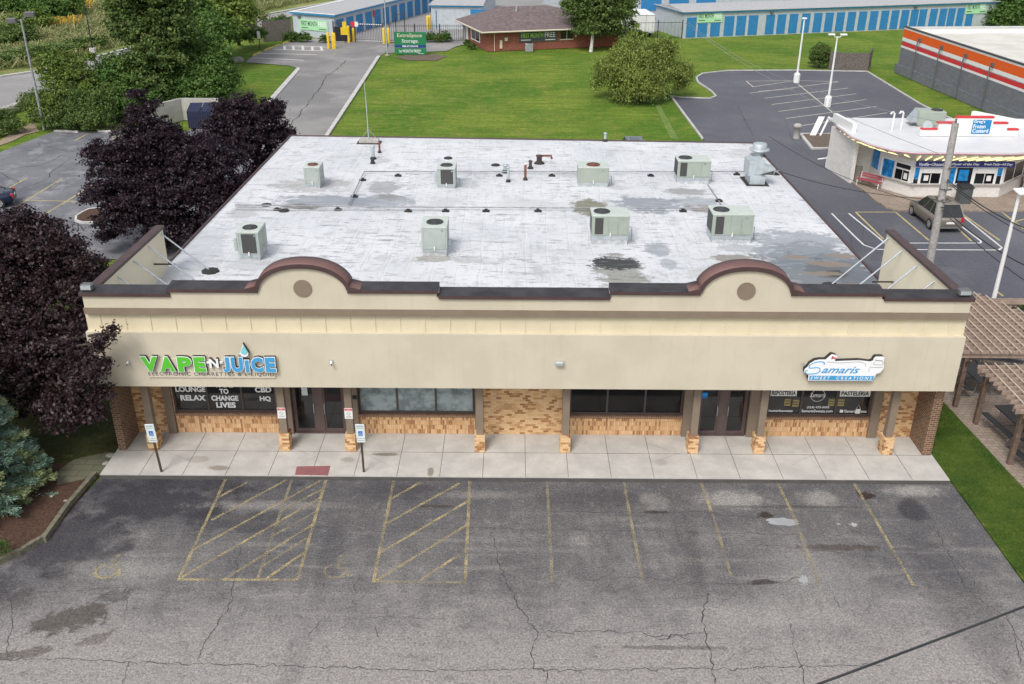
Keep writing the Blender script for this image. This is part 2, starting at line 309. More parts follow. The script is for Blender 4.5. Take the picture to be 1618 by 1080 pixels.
M['brick_tan'] = brick('brick_tan', [(0, (.3, .12, .045)), (.2, (.42, .2, .08)), (.35, (.6, .36, .17)), (.65, (.75, .5, .27)), (1, (.72, .5, .28))], (.5, .37, .22), .2, .09)
M['brick_stack'] = brick('brick_stack', [(0, (.3, .12, .05)), (.22, (.45, .22, .09)), (.38, (.66, .38, .18)), (.7, (.68, .43, .22)), (1, (.76, .52, .3))], (.46, .31, .18), .2, .075, rot=True, ms=.008)
M['brick_brown'] = brick('brick_brown', [(0, (.07, .032, .02)), (.5, (.13, .06, .035)), (1, (.2, .1, .055))], (.34, .27, .19), .21, .085, ms=.011)
M['brick_sill'] = brick('brick_sill', [(0, (.12, .055, .035)), (1, (.2, .1, .06))], (.4, .32, .22), .2, .085, rot=True)
M['brick_red'] = brick('brick_red', [(0, (.21, .055, .04)), (.5, (.27, .075, .05)), (1, (.32, .1, .07))], (.24, .12, .1), .3, .1)
def stucco():
    s = NT('stucco'); n1 = s.noise(.6, 5, .6); st = s.noise(1, 5, .7, s.scl(s.pos, (3.5, 3.5, .22))); n2 = s.noise(7, 4, .7); a = (.585, .53, .418)
    c = s.mix(s.rng(n1, .35, .65), sm(a, .95), sm(a, 1.035)); c = s.mix(s.rng(st, .52, .7, 0, .3), c, sm(a, .84)); c = s.mix(s.rng(n2, .55, .7, 0, .18), c, sm(a, .9)); s.bump(s.noise(40, 3), .006); return s.done(c, .95, 0, .2)
M['stucco'] = stucco()
M['stucco_cream_lit'] = plain('stucco_cream_lit', (.76, .69, .53), .95, var=.03, scale=.7, bump=.006, bscale=45, spec=.2)  # cream paint, lightened to make up for shade on the wing walls
M['batten'] = plain('batten', (.66, .585, .42), .85, var=.04, scale=1.2)
M['taupe'] = plain('taupe', (.222, .172, .128), .85, var=.06, scale=2, bump=.004)
M['coping'] = plain('coping', (.07, .04, .04), .55, var=.15, scale=2)
M['coping_dark'] = plain('coping_dark', (.035, .033, .037), .6, var=.35, scale=1.6, dirt=.5)
M['coping_arch'] = plain('coping_arch', (.155, .08, .072), .6, var=.08, scale=1.2)
M['frame'] = plain('frame', (.075, .055, .052), .45, var=.1)
M['doorframe'] = plain('doorframe', (.11, .075, .072), .4, var=.15)
M['glass'] = glossy('glass', (.012, .014, .016), .04, .7)
M['glass_dk'] = glossy('glass_dk', (.006, .006, .007), .08, .35)
def blinds():
    s = NT('blinds'); sp = s.n('ShaderNodeSeparateXYZ'); s.l(s.pos, sp.inputs[0]); f = s.math('FRACT', s.math('DIVIDE', sp.outputs[2], .05)); nz = s.noise(1.4, 4, .6)
    c = s.mix(s.rng(f, .1, .4), (.1, .13, .14), (.42, .51, .53)); c = s.mix(s.rng(nz, .4, .6, 0, .75), c, (.1, .13, .14)); return s.done(c, .12, 0, .7)
M['blinds'] = blinds()
def roofm():
    s = NT('roof'); sp = s.n('ShaderNodeSeparateXYZ'); s.l(s.pos, sp.inputs[0]); x, y = sp.outputs[0], sp.outputs[1]
    n0 = s.noise(.22, 5, .6); n1 = s.noise(1.3, 7, .72); st = s.noise(1, 6, .7, s.scl(s.pos, (.8, 3.4, 1))); sty = s.noise(1, 5, .7, s.scl(s.pos, (3.0, .35, 1))); nr = s.noise(1.5, 7, .8, s.scl(s.pos, (.8, 1.2, 1)))
    c = s.mix(s.rng(n0, .35, .65), (.575, .59, .61), (.665, .675, .695))
    c = s.mix(s.rng(sty, .53, .7, 0, .4), c, (.44, .465, .49)); c = s.mix(s.rng(n1, .52, .66, 0, .5), c, (.38, .39, .40))
    c = s.mix(s.math('MULTIPLY', s.rng(st, .57, .63, 0, .85), s.rng(n0, .35, .55, .35, 1)), c, (.24, .245, .255)); fl = s.noise(1, 5, .75, s.scl(s.pos, (2.2, 7, 1))); c = s.mix(s.math('MULTIPLY', s.rng(fl, .58, .64, 0, .85), s.rng(s.noise(.5, 4, .6), .4, .56)), c, (.19, .19, .19)); vs = s.noise(1, 6, .75, s.scl(s.pos, (5, .5, 1))); c = s.mix(s.rng(vs, .54, .68, 0, .42), c, (.36, .37, .385)); gr = s.noise(.35, 6, .75); c = s.mix(s.rng(gr, .55, .66, 0, .6), c, (.36, .37, .38))
    # overlapping membrane sheets running front to back, and a few cross seams
    sx = s.math('FRACT', s.math('DIVIDE', s.math('ADD', x, s.math('MULTIPLY', s.noise(.3, 3, .5), .5)), 1.0)); c = s.mix(s.math('MULTIPLY', s.rng(s.math('ABSOLUTE', s.math('SUBTRACT', sx, .5)), .035, .0), s.rng(n1, .35, .6, .1, .6)), c, (.42, .43, .445))
    c = s.mix(s.math('MULTIPLY', s.rng(s.math('ABSOLUTE', s.math('SUBTRACT', sx, .56)), .03, .0), s.rng(n1, .4, .6, .1, .7)), c, (.72, .74, .77))
    sy = s.math('FRACT', s.math('DIVIDE', s.math('ADD', y, s.math('MULTIPLY', s.math('FLOOR', x), 1.37)), 4.1)); c = s.mix(s.math('MULTIPLY', s.rng(s.math('ABSOLUTE', s.math('SUBTRACT', sy, .5)), .02, .0), .45), c, (.38, .39, .4))
    W = (.25, .27, .30)
    for cx, cy, rx, ry, k, cc in [(-10.9, 18.9, 2.6, 1.0, .8, W), (-8.3, 19.0, 1.6, 1.2, .75, W), (5.8, 19.5, 1.7, 1.3, .85, W), (8.4, 20.2, 1.2, .8, .6, W), (5.3, 12.4, .5, .8, .7, W), (5.5, 10.8, .35, .7, .5, W),
            (-12.2, 21.7, 2.0, 1.3, .55, (.3, .29, .28)), (-8.4, 21.6, .9, 1.2, .7, (.27, .27, .28)), (-7.8, 19.8, .5, .6, .6, (.22, .21, .2)),
            (-12.0, 17.8, .9, .45, .8, (.16, .15, .12)), (2.6, 18.8, .85, 1.3, .85, (.18, .175, .12)), (8.6, 18.9, .9, .6, .6, (.2, .15, .12)), (3.3, 9.5, 1.0, 2.0, .6, (.15, .14, .10)), (3.1, 10.6, 1.1, .7, .9, (.045, .045, .045)),
            (8.4, 11.6, .9, .5, .7, (.2, .17, .14)), (9.7, 10.0, .8, .5, .8, (.1, .09, .07)), (10.1, 11.9, .7, .35, .5, (.2, .18, .15)), (7.6, 9.8, .4, .8, .6, (.3, .29, .24)), (6.7, 9.6, .6, .6, .4, (.4, .41, .4)),
            (12.2, 11.2, 2.3, 2.6, .95, (.165, .185, .205)), (13.0, 8.9, 1.9, 2.6, .95, (.14, .155, .175)), (11.3, 8.4, 1.5, 2.0, .9, (.18, .195, .21)), (12.2, 14.0, 2.0, 1.6, .7, W), (12.4, 10.4, .9, 1.2, .8, (.12, .13, .14)), (13.3, 7.4, 1.0, 1.2, .8, (.1, .11, .12)), (10.4, 12.6, .8, .7, .6, W), (12.6, 9.9, .5, .4, .9, (.06, .06, .06)), (-4.8, 19.2, .6, .9, .4, (.45, .45, .45)),
            (-.9, 19.3, 1.6, .8, .35, (.47, .47, .45)), (-4.8, 10.7, .8, .5, .6, (.22, .2, .16)), (-3.3, 10.6, .6, .4, .4, (.3, .3, .3)), (-7, 10.6, .35, .35, .35, (.35, .35, .34)), (-15.2, 10, 1.0, 4.0, .45, (.4, .42, .44)), (-14.7, 16.8, .8, 1.3, .5, (.33, .33, .33)),
            (9.4, 12.9, 1.2, .6, .5, W), (8.1, 22.0, 1.2, .6, .7, (.25, .25, .25)), (13.1, 30.5, 1.2, 1.2, .35, (.4, .4, .4)), (0, 12, 1.6, .3, .3, (.45, .45, .46)), (-12.5, 9.4, .9, .6, .5, (.42, .44, .46))]:
        c = s.mix(s.math('MULTIPLY', s.math('MULTIPLY', s.blob((cx, cy), (rx*1.1, ry*1.1), nr, .14, 3.0), s.rng(st, .42, .48, .8, 1)), min(1, k*1.12)), c, cc)
    for (cx, cy, rx, ry) in [(12.7, 11.1, 1.0, .35), (12.2, 9.9, .8, .3), (13.6, 12.2, .7, .35), (11.4, 11.9, .6, .3), (12.9, 8.6, 1.0, .3)]:
        c = s.mix(s.math('MULTIPLY', s.blob((cx, cy), (rx, ry), n1, .2, 2.2), .75), c, (.26, .2, .15))
    s.bump(s.math('ADD', n1, st), .02, .3); return s.done(c, .55, 0, .35)
M['roof'] = roofm()
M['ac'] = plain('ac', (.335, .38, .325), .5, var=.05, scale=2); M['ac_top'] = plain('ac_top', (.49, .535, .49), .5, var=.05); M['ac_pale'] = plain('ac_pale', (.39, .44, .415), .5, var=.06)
M['coil'] = stripes('coil', (.03, .03, .032), (.1, .095, .095), .03, 'x', .5, .6); M['coil2'] = stripes('coil2', (.05, .045, .045), (.2, .18, .175), .03, 'z', .5, .6)
M['fan_dark'] = plain('fan_dark', (.035, .04, .045), .5); M['rust'] = plain('rust', (.2, .07, .04), .8, var=.3, scale=8)
M['galv'] = plain('galv', (.44, .49, .51), .5, .3, var=.12, scale=3); M['curb'] = plain('curb', (.47, .49, .51), .7, var=.2, scale=5, dirt=.6)
M['pipe'] = plain('pipe', (.3, .31, .33), .6, .2, var=.25, scale=3); M['strut'] = plain('strut', (.5, .53, .58), .4, .5); M['tar'] = plain('tar', (.03, .028, .026), .8, var=.4, scale=6)
M['black'] = plain('black', (.02, .02, .022), .5); M['white'] = plain('white', (.78, .78, .77), .5, var=.03); M['white_plastic'] = plain('white_plastic', (.84, .85, .87), .4, var=.02)
M['wood_post'] = plain('wood_post', (.16, .11, .085), .85, var=.25, scale=6); M['perg'] = plain('perg', (.34, .255, .205), .85, var=.15, scale=4)
M['pole_wood'] = plain('pole_wood', (.36, .345, .33), .9, var=.2, scale=9, bump=.01); M['bark'] = plain('bark', (.07, .055, .045), .95, var=.3, scale=7, bump=.03); M['birch_bark'] = plain('birch_bark', (.5, .48, .45), .9, var=.3, scale=4)
M['iron'] = plain('iron', (.03, .032, .036), .45, var=.2); M['steel'] = plain('steel', (.26, .27, .28), .4, .6)
M['green'] = plain('green', (.1, .52, .035), .45, var=.03); M['blue'] = plain('blue', (.06, .33, .62), .45, var=.03); M['aqua'] = plain('aqua', (.2, .62, .66), .4)
M['cream'] = plain('cream', (.62, .56, .45), .7, var=.03); M['ink'] = plain('ink', (.06, .055, .05), .7); M['brown_post'] = plain('brown_post', (.07, .05, .035), .7)
M['hc_blue'] = plain('hc_blue', (.02, .13, .5), .5); M['sign_pale'] = plain('sign_pale', (.68, .76, .76), .5, var=.05); M['red'] = plain('red', (.55, .04, .05), .5); M['sky_blue'] = plain('sky_blue', (.07, .36, .72), .5)
M['yellow'] = plain('yellow', (.72, .5, .02), .5, var=.08); M['st_wall'] = stripes('st_wall', (.40, .44, .48), (.5, .545, .58), .3, 'x', .12); M['st_block'] = plain('st_block', (.47, .52, .57), .85, var=.06, scale=1)
M['st_blue'] = plain('st_blue', (.02, .25, .5), .5); M['st_door'] = stripes('st_door', (.02, .15, .36), (.032, .23, .5), .22, 'z', .15, .55); M['st_roof'] = stripes('st_roof', (.36, .36, .37), (.43, .43, .44), .5, 'x', .12, .6)
M['shingle'] = plain('shingle', (.15, .115, .115), .95, var=.25, scale=2.2, bump=.03, bscale=8); M['orange'] = plain('orange', (.75, .11, .008), .6, var=.05); M['bred'] = plain('bred', (.6, .03, .035), .6, var=.04)
M['block_grey'] = brick('block_grey', [(0, (.13, .15, .185)), (1, (.17, .19, .225))], (.12, .138, .165), .4, .2); M['roof_cream'] = plain('roof_cream', (.6, .58, .53), .9, var=.1, scale=.4, dirt=.2)
M['block_cream'] = brick('block_cream', [(0, (.70, .69, .66)), (1, (.78, .765, .73))], (.6, .585, .55), .4, .2); M['shop_white'] = plain('shop_white', (.62, .625, .635), .5, var=.04, scale=.8)
M['poster'] = plain('poster', (.01, .22, .55), .4, var=.5, scale=2.5); M['navy'] = plain('navy', (.02, .03, .2), .5); M['sign_green'] = plain('sign_green', (.015, .19, .07), .5, var=.04); M['sign_navy'] = plain('sign_navy', (.01, .045, .22), .5)
M['banner'] = plain('banner', (.4, .72, .42), .6, var=.04); M['banner_dk'] = plain('banner_dk', (.075, .085, .09), .6); M['lime'] = plain('lime', (.35, .7, .05), .5); M['fence_wood'] = plain('fence_wood', (.15, .13, .12), .9, var=.3, scale=6)
M['bluebin'] = plain('bluebin', (.018, .025, .06), .6, var=.2); M['suv'] = plain('suv', (.27, .24, .2), .3, .5, var=.04); M['navycar'] = plain('navycar', (.012, .022, .055), .25, .3); M['carglass'] = glossy('carglass', (.02, .022, .024), .08)
M['greycar'] = plain('greycar', (.2, .23, .26), .3, .4)
M['tyre'] = plain('tyre', (.02, .02, .02), .9); M['rim'] = plain('rim', (.5, .5, .52), .35, .6); M['tail'] = plain('tail', (.45, .01, .02), .3); M['stone'] = plain('stone', (.3, .28, .25), .9, var=.3, scale=5)
M['crate'] = plain('crate', (.3, .24, .11), .8, var=.2, scale=6); M['insul'] = plain('insul', (.12, .12, .12), .5)
def emit(name, c, k): s = NT(name); s.done(c, .5); s.b.inputs['Emission Color'].default_value = (*c, 1); s.b.inputs['Emission Strength'].default_value = k; return s.mat
M['lit'] = emit('lit', (1, .9, .45), .9)
L = {}
L['purple'] = leafm('leaf_purple', (.012, .008, .014), (.024, .0135, .021), (.060, .034, .044), 1.2, .45)
L['purple_red'] = leafm('leaf_purple_red', (.014, .0085, .013), (.034, .018, .023), (.095, .055, .06), .9, .45)
L['green'] = leafm('leaf_green', (.03, .075, .015), (.07, .15, .028), (.15, .25, .05), .35)
L['dark'] = leafm('leaf_dark', (.028, .06, .016), (.07, .125, .03), (.2, .27, .06), .35)
L['yellow'] = leafm('leaf_yellow', (.06, .11, .02), (.13, .2, .035), (.24, .31, .06), .4)
L['willow'] = leafm('leaf_willow', (.075, .12, .025), (.19, .25, .05), (.34, .39, .1), .35)
L['spruce'] = leafm('leaf_spruce', (.085, .16, .105), (.2, .32, .235), (.42, .56, .46), .8, .7)
L['spruce_y'] = leafm('leaf_spruce_tan', (.13, .18, .08), (.27, .33, .15), (.46, .5, .28), .8, .7)
L['meadow'] = leafm('leaf_meadow', (.10, .17, .045), (.23, .26, .10), (.44, .38, .2), .12, .8)
L['gold'] = leafm('leaf_gold', (.35, .24, .03), (.55, .36, .04), (.62, .4, .08), .3, .8)
L['grass'] = leafm('blades', (.03, .07, .01), (.06, .12, .016), (.12, .18, .035), .8, .8)
# ================================================================ the setting
def sheet(name, pts, z, mat, thick=None):
    b = MB(); (b.prism(pts, z-thick, z) if thick else b.sheet(pts, z)); o = b.build(name, mat); return tag(o, kind='structure')
b = MB(); b.sheet([(-1500, -300), (1500, -300), (1500, 2500), (-1500, 2500)], -.06); tag(b.build('ground', M['lawn']), kind='structure')
sheet('meadow_ground', [(-400, 70)]+GP([(-200, 135), (0, 119), (68, 108), (170, 83), (300, 50), (428, 19), (525, 1)])+[(-40, 190), (-40, 500), (-400, 500)], -.03, M['meadow'])
sheet('street', GP([(-300, 150), (-100, 132), (0, 122), (68, 112), (170, 86), (300, 53), (428, 22), (525, 4), (620, -15), (650, -8), (560, 3), (462, 24), (391, 50), (300, 77), (200, 103), (120, 128), (60, 151), (0, 174), (-100, 205), (-300, 280)]), -.02, M['street'])
def kerb(name, pts, wd=.22, h=.12, mat=None, closed=False):
    b = MB(); P = [np.array(p) for p in pts]; n = len(P)
    for i in range(n-1):
        d = P[i+1]-P[i]; ln = np.linalg.norm(d); d = d/ln; nx = np.array([-d[1], d[0]])*wd/2
        q = [P[i]+nx-d*.02, P[i]-nx-d*.02, P[i+1]-nx, P[i+1]+nx]; b.prism([tuple(a) for a in q], -.05, h+.0013*(i % 2))
    return tag(b.build(name, mat or M['kerb']), kind='structure')
kerb('street_kerb', GP([(-200, 142), (0, 121), (68, 111), (170, 85), (300, 52), (428, 21), (525, 3), (620, -16)]), .5)
kerb('street_kerb', GP([(60, 152), (0, 175), (-100, 206)]), .5)
sheet('rear_parking_lot', GP([(-500, 560), (-300, 330), (-60, 262), (0, 240), (85, 207), (195, 208), (265, 212), (300, 205), (345, 195), (395, 192), (420, 165), (515, 215), (520, 225)])+[(-11, 50), (-11, 36), (-16, 34), (-16.1, 10.2)]+GP([(183, 409), (158, 409), (60, 430)]), 0, M['asphalt_worn'])
sheet('driveway', GP([(395, 190), (422, 161), (470, 107), (520, 75), (530, 66), (612, 66), (614, 72), (608, 84), (600, 88), (556, 150), (515, 215), (420, 220)]), .006, M['asphalt_drive'])
sheet('storage_parking', GP([(387, 98), (402, 86), (432, 72), (462, 65), (530, 66), (520, 75), (470, 107), (455, 103)]), .003, M['asphalt_drive'])
sheet('storage_yard', GP([(470, 66), (548, 50), (790, -40), (1400, -60), (1400, 5), (1050, 45), (1000, 60), (930, 66), (735, 66), (612, 66), (530, 66)]), -.004, M['street'])
sheet('rear_alley', [(-11.2, 49), (-11.2, 34.0), (14.6, 34.0), (19, 34), (19, 47.6), (14.1, 49.4)], .003, M['asphalt_worn'])
sheet('office_path', GP([(612, 68), (735, 66), (738, 69), (720, 73), (706, 80), (660, 82), (612, 84)]), .006, M['asphalt_drive'])
lot = [(1060, 152), (1075, 154), (1122, 155.5), (1131, 152), (1124, 144), (1103, 130), (1100, 123), (1110, 116), (1150, 111.5), (1260, 111), (1370, 113), (1455, 165), (1560, 215)]
sheet('custard_parking_lot', [(14.3, 10.8), (14.3, 34.0), (14.3, 50)]+GP(lot)+[(70, 50), (70, 10.8)], .009, M['asphalt_new'])
kerb('lot_kerb', [(14.25, 50.2)]+GP(lot), .16, .1)
b = MB(); b.prism(GP([(422, 162), (395, 196), (402, 199), (430, 164)]), -.02, .1); b.prism(GP([(470, 107), (422, 160), (429, 162), (475, 109)]), -.02, .1)
b.prism(GP([(596, 89), (556, 150), (512, 217), (518, 217), (562, 150), (601, 89)]), -.02, .12); tag(b.build('driveway_kerb', M['kerb']), kind='structure')
# --- front lot
fl = [(-60, -60), (60, -60), (60, -28), (22, -16), (14.45, -5.5), (14.4, 0), (-16.0, 0)]+GP([(100, 818), (72, 855), (0, 890), (-200, 960), (-500, 1100)])+[(-60, -20)]
sheet('front_parking_lot', [(-60, -60), (60, -60), (60, -12), (14.4, -12), (14.4, 0), (-16.0, 0)]+GP([(120, 795), (72, 856), (0, 891), (-200, 985), (-420, 1100)])+[(-60, -24)], 0, M['asphalt_front'])
b = MB(); b.prism([(14.42, -60), (14.42, 10.8), (15.2, 10.8), (16.4, 10.8), (16.42, 6.1), (16.8, -.4), (17.0, -14), (17, -60)], -.05, .04); tag(b.build('side_lawn', M['lawn_near']), kind='structure')
b = MB(); b.prism([(16.42, 10.8), (16.42, 6.1), (16.8, -.4), (17.0, -14), (40, -14), (40, 10.8)], -.05, .05); tag(b.build('brick_patio', M['pavers']), kind='structure')
# sidewalk with joints
b = MB(); b.prism([(-15.98, -.02), (14.3, -.05), (14.3, 2.95), (-15.98, 2.95)], -.1, .15); tag(b.build('sidewalk', M['walk']), kind='structure')
b = MB()
for k in range(-9, 10):
    x = -.8+1.53*k
    if -15.9 < x < 14.2:
        if k % 2 == 0 or True: b.box(x-.008, x+.008, -.025, 2.86, .15, .154)
b.box(-15.9, 14.2, 1.57, 1.585, .15, .1545); b.box(-15.97, 14.28, -.08, -.055, -.02, .138); tag(b.build('sidewalk_joints', M['joint']), kind='structure')
def crack(b, pts, wd=.02, z=.005, jit=.075, step=.14):
    wd *= .8
    P = [np.array(p) for p in pts]; Q = [P[0]]
    for i in range(len(P)-1):
        d = P[i+1]-P[i]; n = max(1, int(np.linalg.norm(d)/step))
        for k in range(1, n+1): Q.append(P[i]+d*k/n+rng.normal(0, jit*.5, 2)*(k < n))
    for i in range(len(Q)-1):
        ww = wd*rng.uniform(.4, 1.3)
        if np.linalg.norm(Q[i+1]-Q[i]) > 1e-4: b.strip(Q[i], Q[i+1], ww, z)
b = MB()
for pl, wd in [([(0, 1042), (110, 1040), (207, 1046), (380, 1050), (540, 1054), (673, 1059), (870, 1058), (1080, 1056), (1124, 1057), (1400, 1050)], .03), ([(345, 831), (540, 832), (760, 835), (1080, 839), (1111, 841), (1245, 845), (1422, 843)], .02),
        ([(380, 863), (369, 923), (359, 967), (344, 987), (320, 1024), (312, 1042)], .03), ([(5, 917), (18, 953), (20, 980), (13, 1007), (12, 1039)], .022), ([(204, 1045), (198, 1062), (192, 1082)], .022),
        ([(60, 935), (123, 932), (190, 928), (235, 933)], .02), ([(190, 928), (140, 940)], .015), ([(781, 850), (785, 883), (804, 927), (817, 957), (840, 987), (850, 999), (842, 1020), (842, 1056), (864, 1060), (866, 1085)], .035),
        ([(850, 998), (884, 995), (890, 1000), (934, 997), (1000, 998), (1040, 1006), (1080, 1004), (1111, 999)], .03), ([(1040, 1010), (1070, 1003), (1090, 1010)], .04), ([(540, 978), (640, 975), (700, 977)], .018), ([(567, 905), (560, 940), (540, 943)], .02), ([(514, 970), (500, 990), (487, 1007)], .018),
        ([(1120, 937), (1110, 977), (1115, 1000), (1123, 1027), (1125, 1057), (1132, 1085)], .045), ([(1170, 927), (1150, 947), (1128, 960)], .02), ([(1250, 985), (1260, 1040), (1275, 1085)], .028), ([(1475, 830), (1498, 873), (1525, 927), (1549, 947), (1592, 973), (1618, 1027)], .03), ([(1500, 880), (1530, 905), (1545, 935)], .02),
        ([(890, 808), (1000, 810), (1100, 808), (1190, 818), (1250, 822)], .03), ([(1078, 922), (1175, 922), (1238, 920), (1265, 912)], .024), ([(1140, 1045), (1170, 1030), (1215, 1025)], .014), ([(1310, 925), (1320, 950), (1335, 965)], .018), ([(1335, 965), (1400, 955)], .012), ([(930, 915), (1010, 912), (1078, 918)], .02),
        ([(1440, 925), (1470, 935), (1500, 950)], .018), ([(593, 990), (598, 1008)], .02), ([(205, 940), (195, 980)], .015), ([(560, 838), (750, 842)], .012), ([(900, 1005), (915, 1020)], .016), ([(1600, 1000), (1618, 1060)], .03), ([(1200, 860), (1290, 870), (1400, 880)], .02), ([(1290, 845), (1300, 870)], .015), ([(1510, 835), (1560, 850)], .015)]:
    crack(b, GP(pl), wd)
for pl in [[(225, 690), (255, 712), (300, 727)], [(440, 700), (500, 722)], [(575, 716), (625, 741)], [(402, 690), (438, 712)], [(1290, 715), (1250, 735)], [(1080, 714), (1030, 730)], [(1020, 700), (1075, 718)]]: crack(b, GP(pl, .15), .009, .156, .03)
tag(b.build('pavement_cracks', M['crack']), kind='structure')
b = MB()
for pl, wd in [([(0, 268), (60, 262), (110, 240), (140, 232)], .1), ([(30, 300), (70, 285), (100, 258), (112, 248)], .08), ([(0, 272), (30, 290)], .07), ([(60, 225), (105, 238), (130, 240)], .06), ([(80, 345), (120, 352), (150, 370)], .08), ([(100, 375), (150, 400), (160, 410)], .06), ([(0, 262), (50, 255), (90, 232)], .05)]: crack(b, GP(pl), wd, .006, .3, .8)
for pl, wd in [([(547, 94), (532, 110), (515, 120), (508, 135), (495, 152), (475, 180), (458, 200)], .13)]: crack(b, GP(pl), wd, .012, .2, 1)
for pl, wd in [([(1200, 300), (1260, 330)], .05), ([(1240, 190), (1255, 225), (1280, 245)], .06), ([(1345, 365), (1350, 400)], .04), ([(1350, 350), (1365, 358), (1362, 372), (1372, 390)], .06), ([(1165, 165), (1190, 215)], .05), ([(1220, 280), (1290, 320)], .04), ([(1480, 418), (1560, 425), (1618, 420)], .04), ([(1150, 170), (1175, 185), (1185, 205)], .05), ([(1290, 130), (1320, 142)], .05), ([(1420, 330), (1440, 345)], .04)]: crack(b, GP(pl), wd, .013, .15, .7)
tag(b.build('pavement_cracks', M['crack']), kind='structure')
def marks(name, segs, mat, wd=.1, z=.008):
    b = MB()
    for p, q in segs: b.strip(G(*p), G(*q), wd, z+rng.uniform(0, .0009)); z += .00015
    return tag(b.build(name, mat), kind='structure')
marks('stall_lines', [((357, 756), (282, 917)), ((516, 754), (470, 917)), ((282, 915.5), (470, 916)), ((390, 762), (342, 787)), ((453, 758), (334, 822)), ((514, 755), (307, 868)), ((509, 785), (287, 912)), ((497, 827), (352, 917)), ((480, 873), (417, 917)),
    ((622.8, 757), (590, 920)), ((742.6, 758), (735, 920)), ((664, 762), (616, 789)), ((727, 763), (611, 827)), ((742, 790), (602, 873)), ((740, 828), (595, 917)), ((738, 868), (662, 918)), ((1107, 761), (1124, 808)), ((1228, 762), (1252, 811)), ((1350, 764), (1443, 925))], M['yel'], .105)
marks('faded_stall_lines', [((462, 755), (407, 915)), ((510, 772), (445, 807)), ((500, 808), (429, 848)), ((485, 850), (414, 895)), ((589, 919), (735, 920.5)), ((864.4, 759), (873, 920)), ((985.5, 761), (1015.5, 920)), ((1126, 812), (1156, 912)), ((1253, 813), (1296, 925))], M['yelfaint'], .1)
marks('rear_stall_lines', [((140, 210), (118, 222)), ((192, 212), (176, 221)), ((42, 281), (12, 298)), ((98, 282), (0, 342)), ((145, 293), (60, 345)), ((34, 316), (160, 319))], M['yel2'], .12)
marks('custard_stall_lines', [((1352, 335), (1415, 335)), ((1352, 335), (1396, 378)), ((1415, 335), (1468, 380)), ((1448, 300), (1535, 381)), ((1516, 335), (1580, 380)), ((1583, 335), (1618, 362)), ((1604, 350), (1618, 346)), ((1460, 350), (1480, 366)), ((1572, 458), (1585, 468))], M['yel2'], .13, .014)
marks('custard_traffic_lines', [((1314, 337), (1350, 373)), ((1350, 373), (1365, 387)), ((1365, 387), (1385, 394)), ((1385, 394), (1578, 395)), ((1578, 395), (1583, 391)), ((1583, 391), (1516, 337)), ((1341, 337), (1396, 382)), ((1396, 384), (1549, 384)), ((1549, 384), (1550, 381)), ((1550, 381), (1505, 347))], M['wht'], .12, .014)
marks('custard_stall_lines', [((1179, 128), (1190, 137)), ((1179, 128), (1262, 127)), ((1190, 137), (1250, 128)), ((1185, 147), (1325, 129)), ((1208, 155), (1340, 139)), ((1219, 165), (1353, 148)), ((1230, 176), (1369, 157)), ((1242, 187), (1385, 168)), ((1255, 200), (1402, 178)), ((1260, 132), (1315, 177)), ((1198, 144), (1255, 140)), ((1262, 127), (1325, 129))], M['creamline'], .12, .014)
marks('storage_stall_lines', [((449, 72), (520, 74)), ((430, 77.5), (508, 80)), ((449, 72), (450, 78.5)), ((463, 72), (464, 79)), ((478, 72), (479, 79)), ((493, 73), (494, 79.5)), ((507, 73), (509, 80)), ((407, 84), (500, 86)), ((400, 91), (480, 95))], M['wht'], .3, .012)
# painted wheelchair symbols
def wheelchair(cx, cy, s, mat, rz=0, wd=.105):
    b = MB(); T = lambda x, y: (cx+s*(x*math.cos(rz)-y*math.sin(rz)), cy+s*(x*math.sin(rz)+y*math.cos(rz)))
    arc = [T(.36*math.cos(a)-.05, .36*math.sin(a)-.12) for a in np.linspace(2.0, 6.1, 14)]
    for P in (arc, [T(.02, .5), T(.0, .02), T(.3, .02), T(.42, -.38), T(.55, -.34)], [T(.0, .26), T(.26, .26)]):
        for i in range(len(P)-1): b.strip(P[i], P[i+1], wd*s, .008+.0007*(i % 2))
    b.sheet([T(.03+.09*math.cos(a), .64+.09*math.sin(a)) for a in np.linspace(0, 2*pi, 11)[:-1]], .009)
    return tag(b.build('painted_wheelchair_symbol', mat), kind='structure')
x, y = G(174, 898); wheelchair(x, y, .95, M['yel']); x, y = G(533, 898); wheelchair(x, y, .92, M['yelfaint'])
def blobsheet(name, c, rx, ry, z, mat, n=26, j=.22, rz=0):
    b = MB(); pts = []
    for k in range(n):
        a = 2*pi*k/n; r = 1+rng.uniform(-j, j); x, y = rx*r*math.cos(a), ry*r*math.sin(a); pts.append((c[0]+x*math.cos(rz)-y*math.sin(rz), c[1]+x*math.sin(rz)+y*math.cos(rz)))
    b.sheet(pts, z); return tag(b.build(name, mat), kind='structure')
blobsheet('asphalt_patch', G(1237, 824), .52, .22, .007, M['patch'], rz=-.1, j=.14); blobsheet('asphalt_patch', G(1349, 829), .12, .1, .007, M['patch'], j=.4); blobsheet('asphalt_patch', G(1325, 828), .07, .05, .007, M['patch'], j=.4); blobsheet('asphalt_patch', G(1271, 915), .14, .2, .007, M['patch'], j=.45)
b = MB(); b.prism(GP([(466, 750), (469, 737), (522, 736), (518, 751)], .15), .15, .162); tag(b.build('ramp_pad', M['red_pad']), kind='structure')
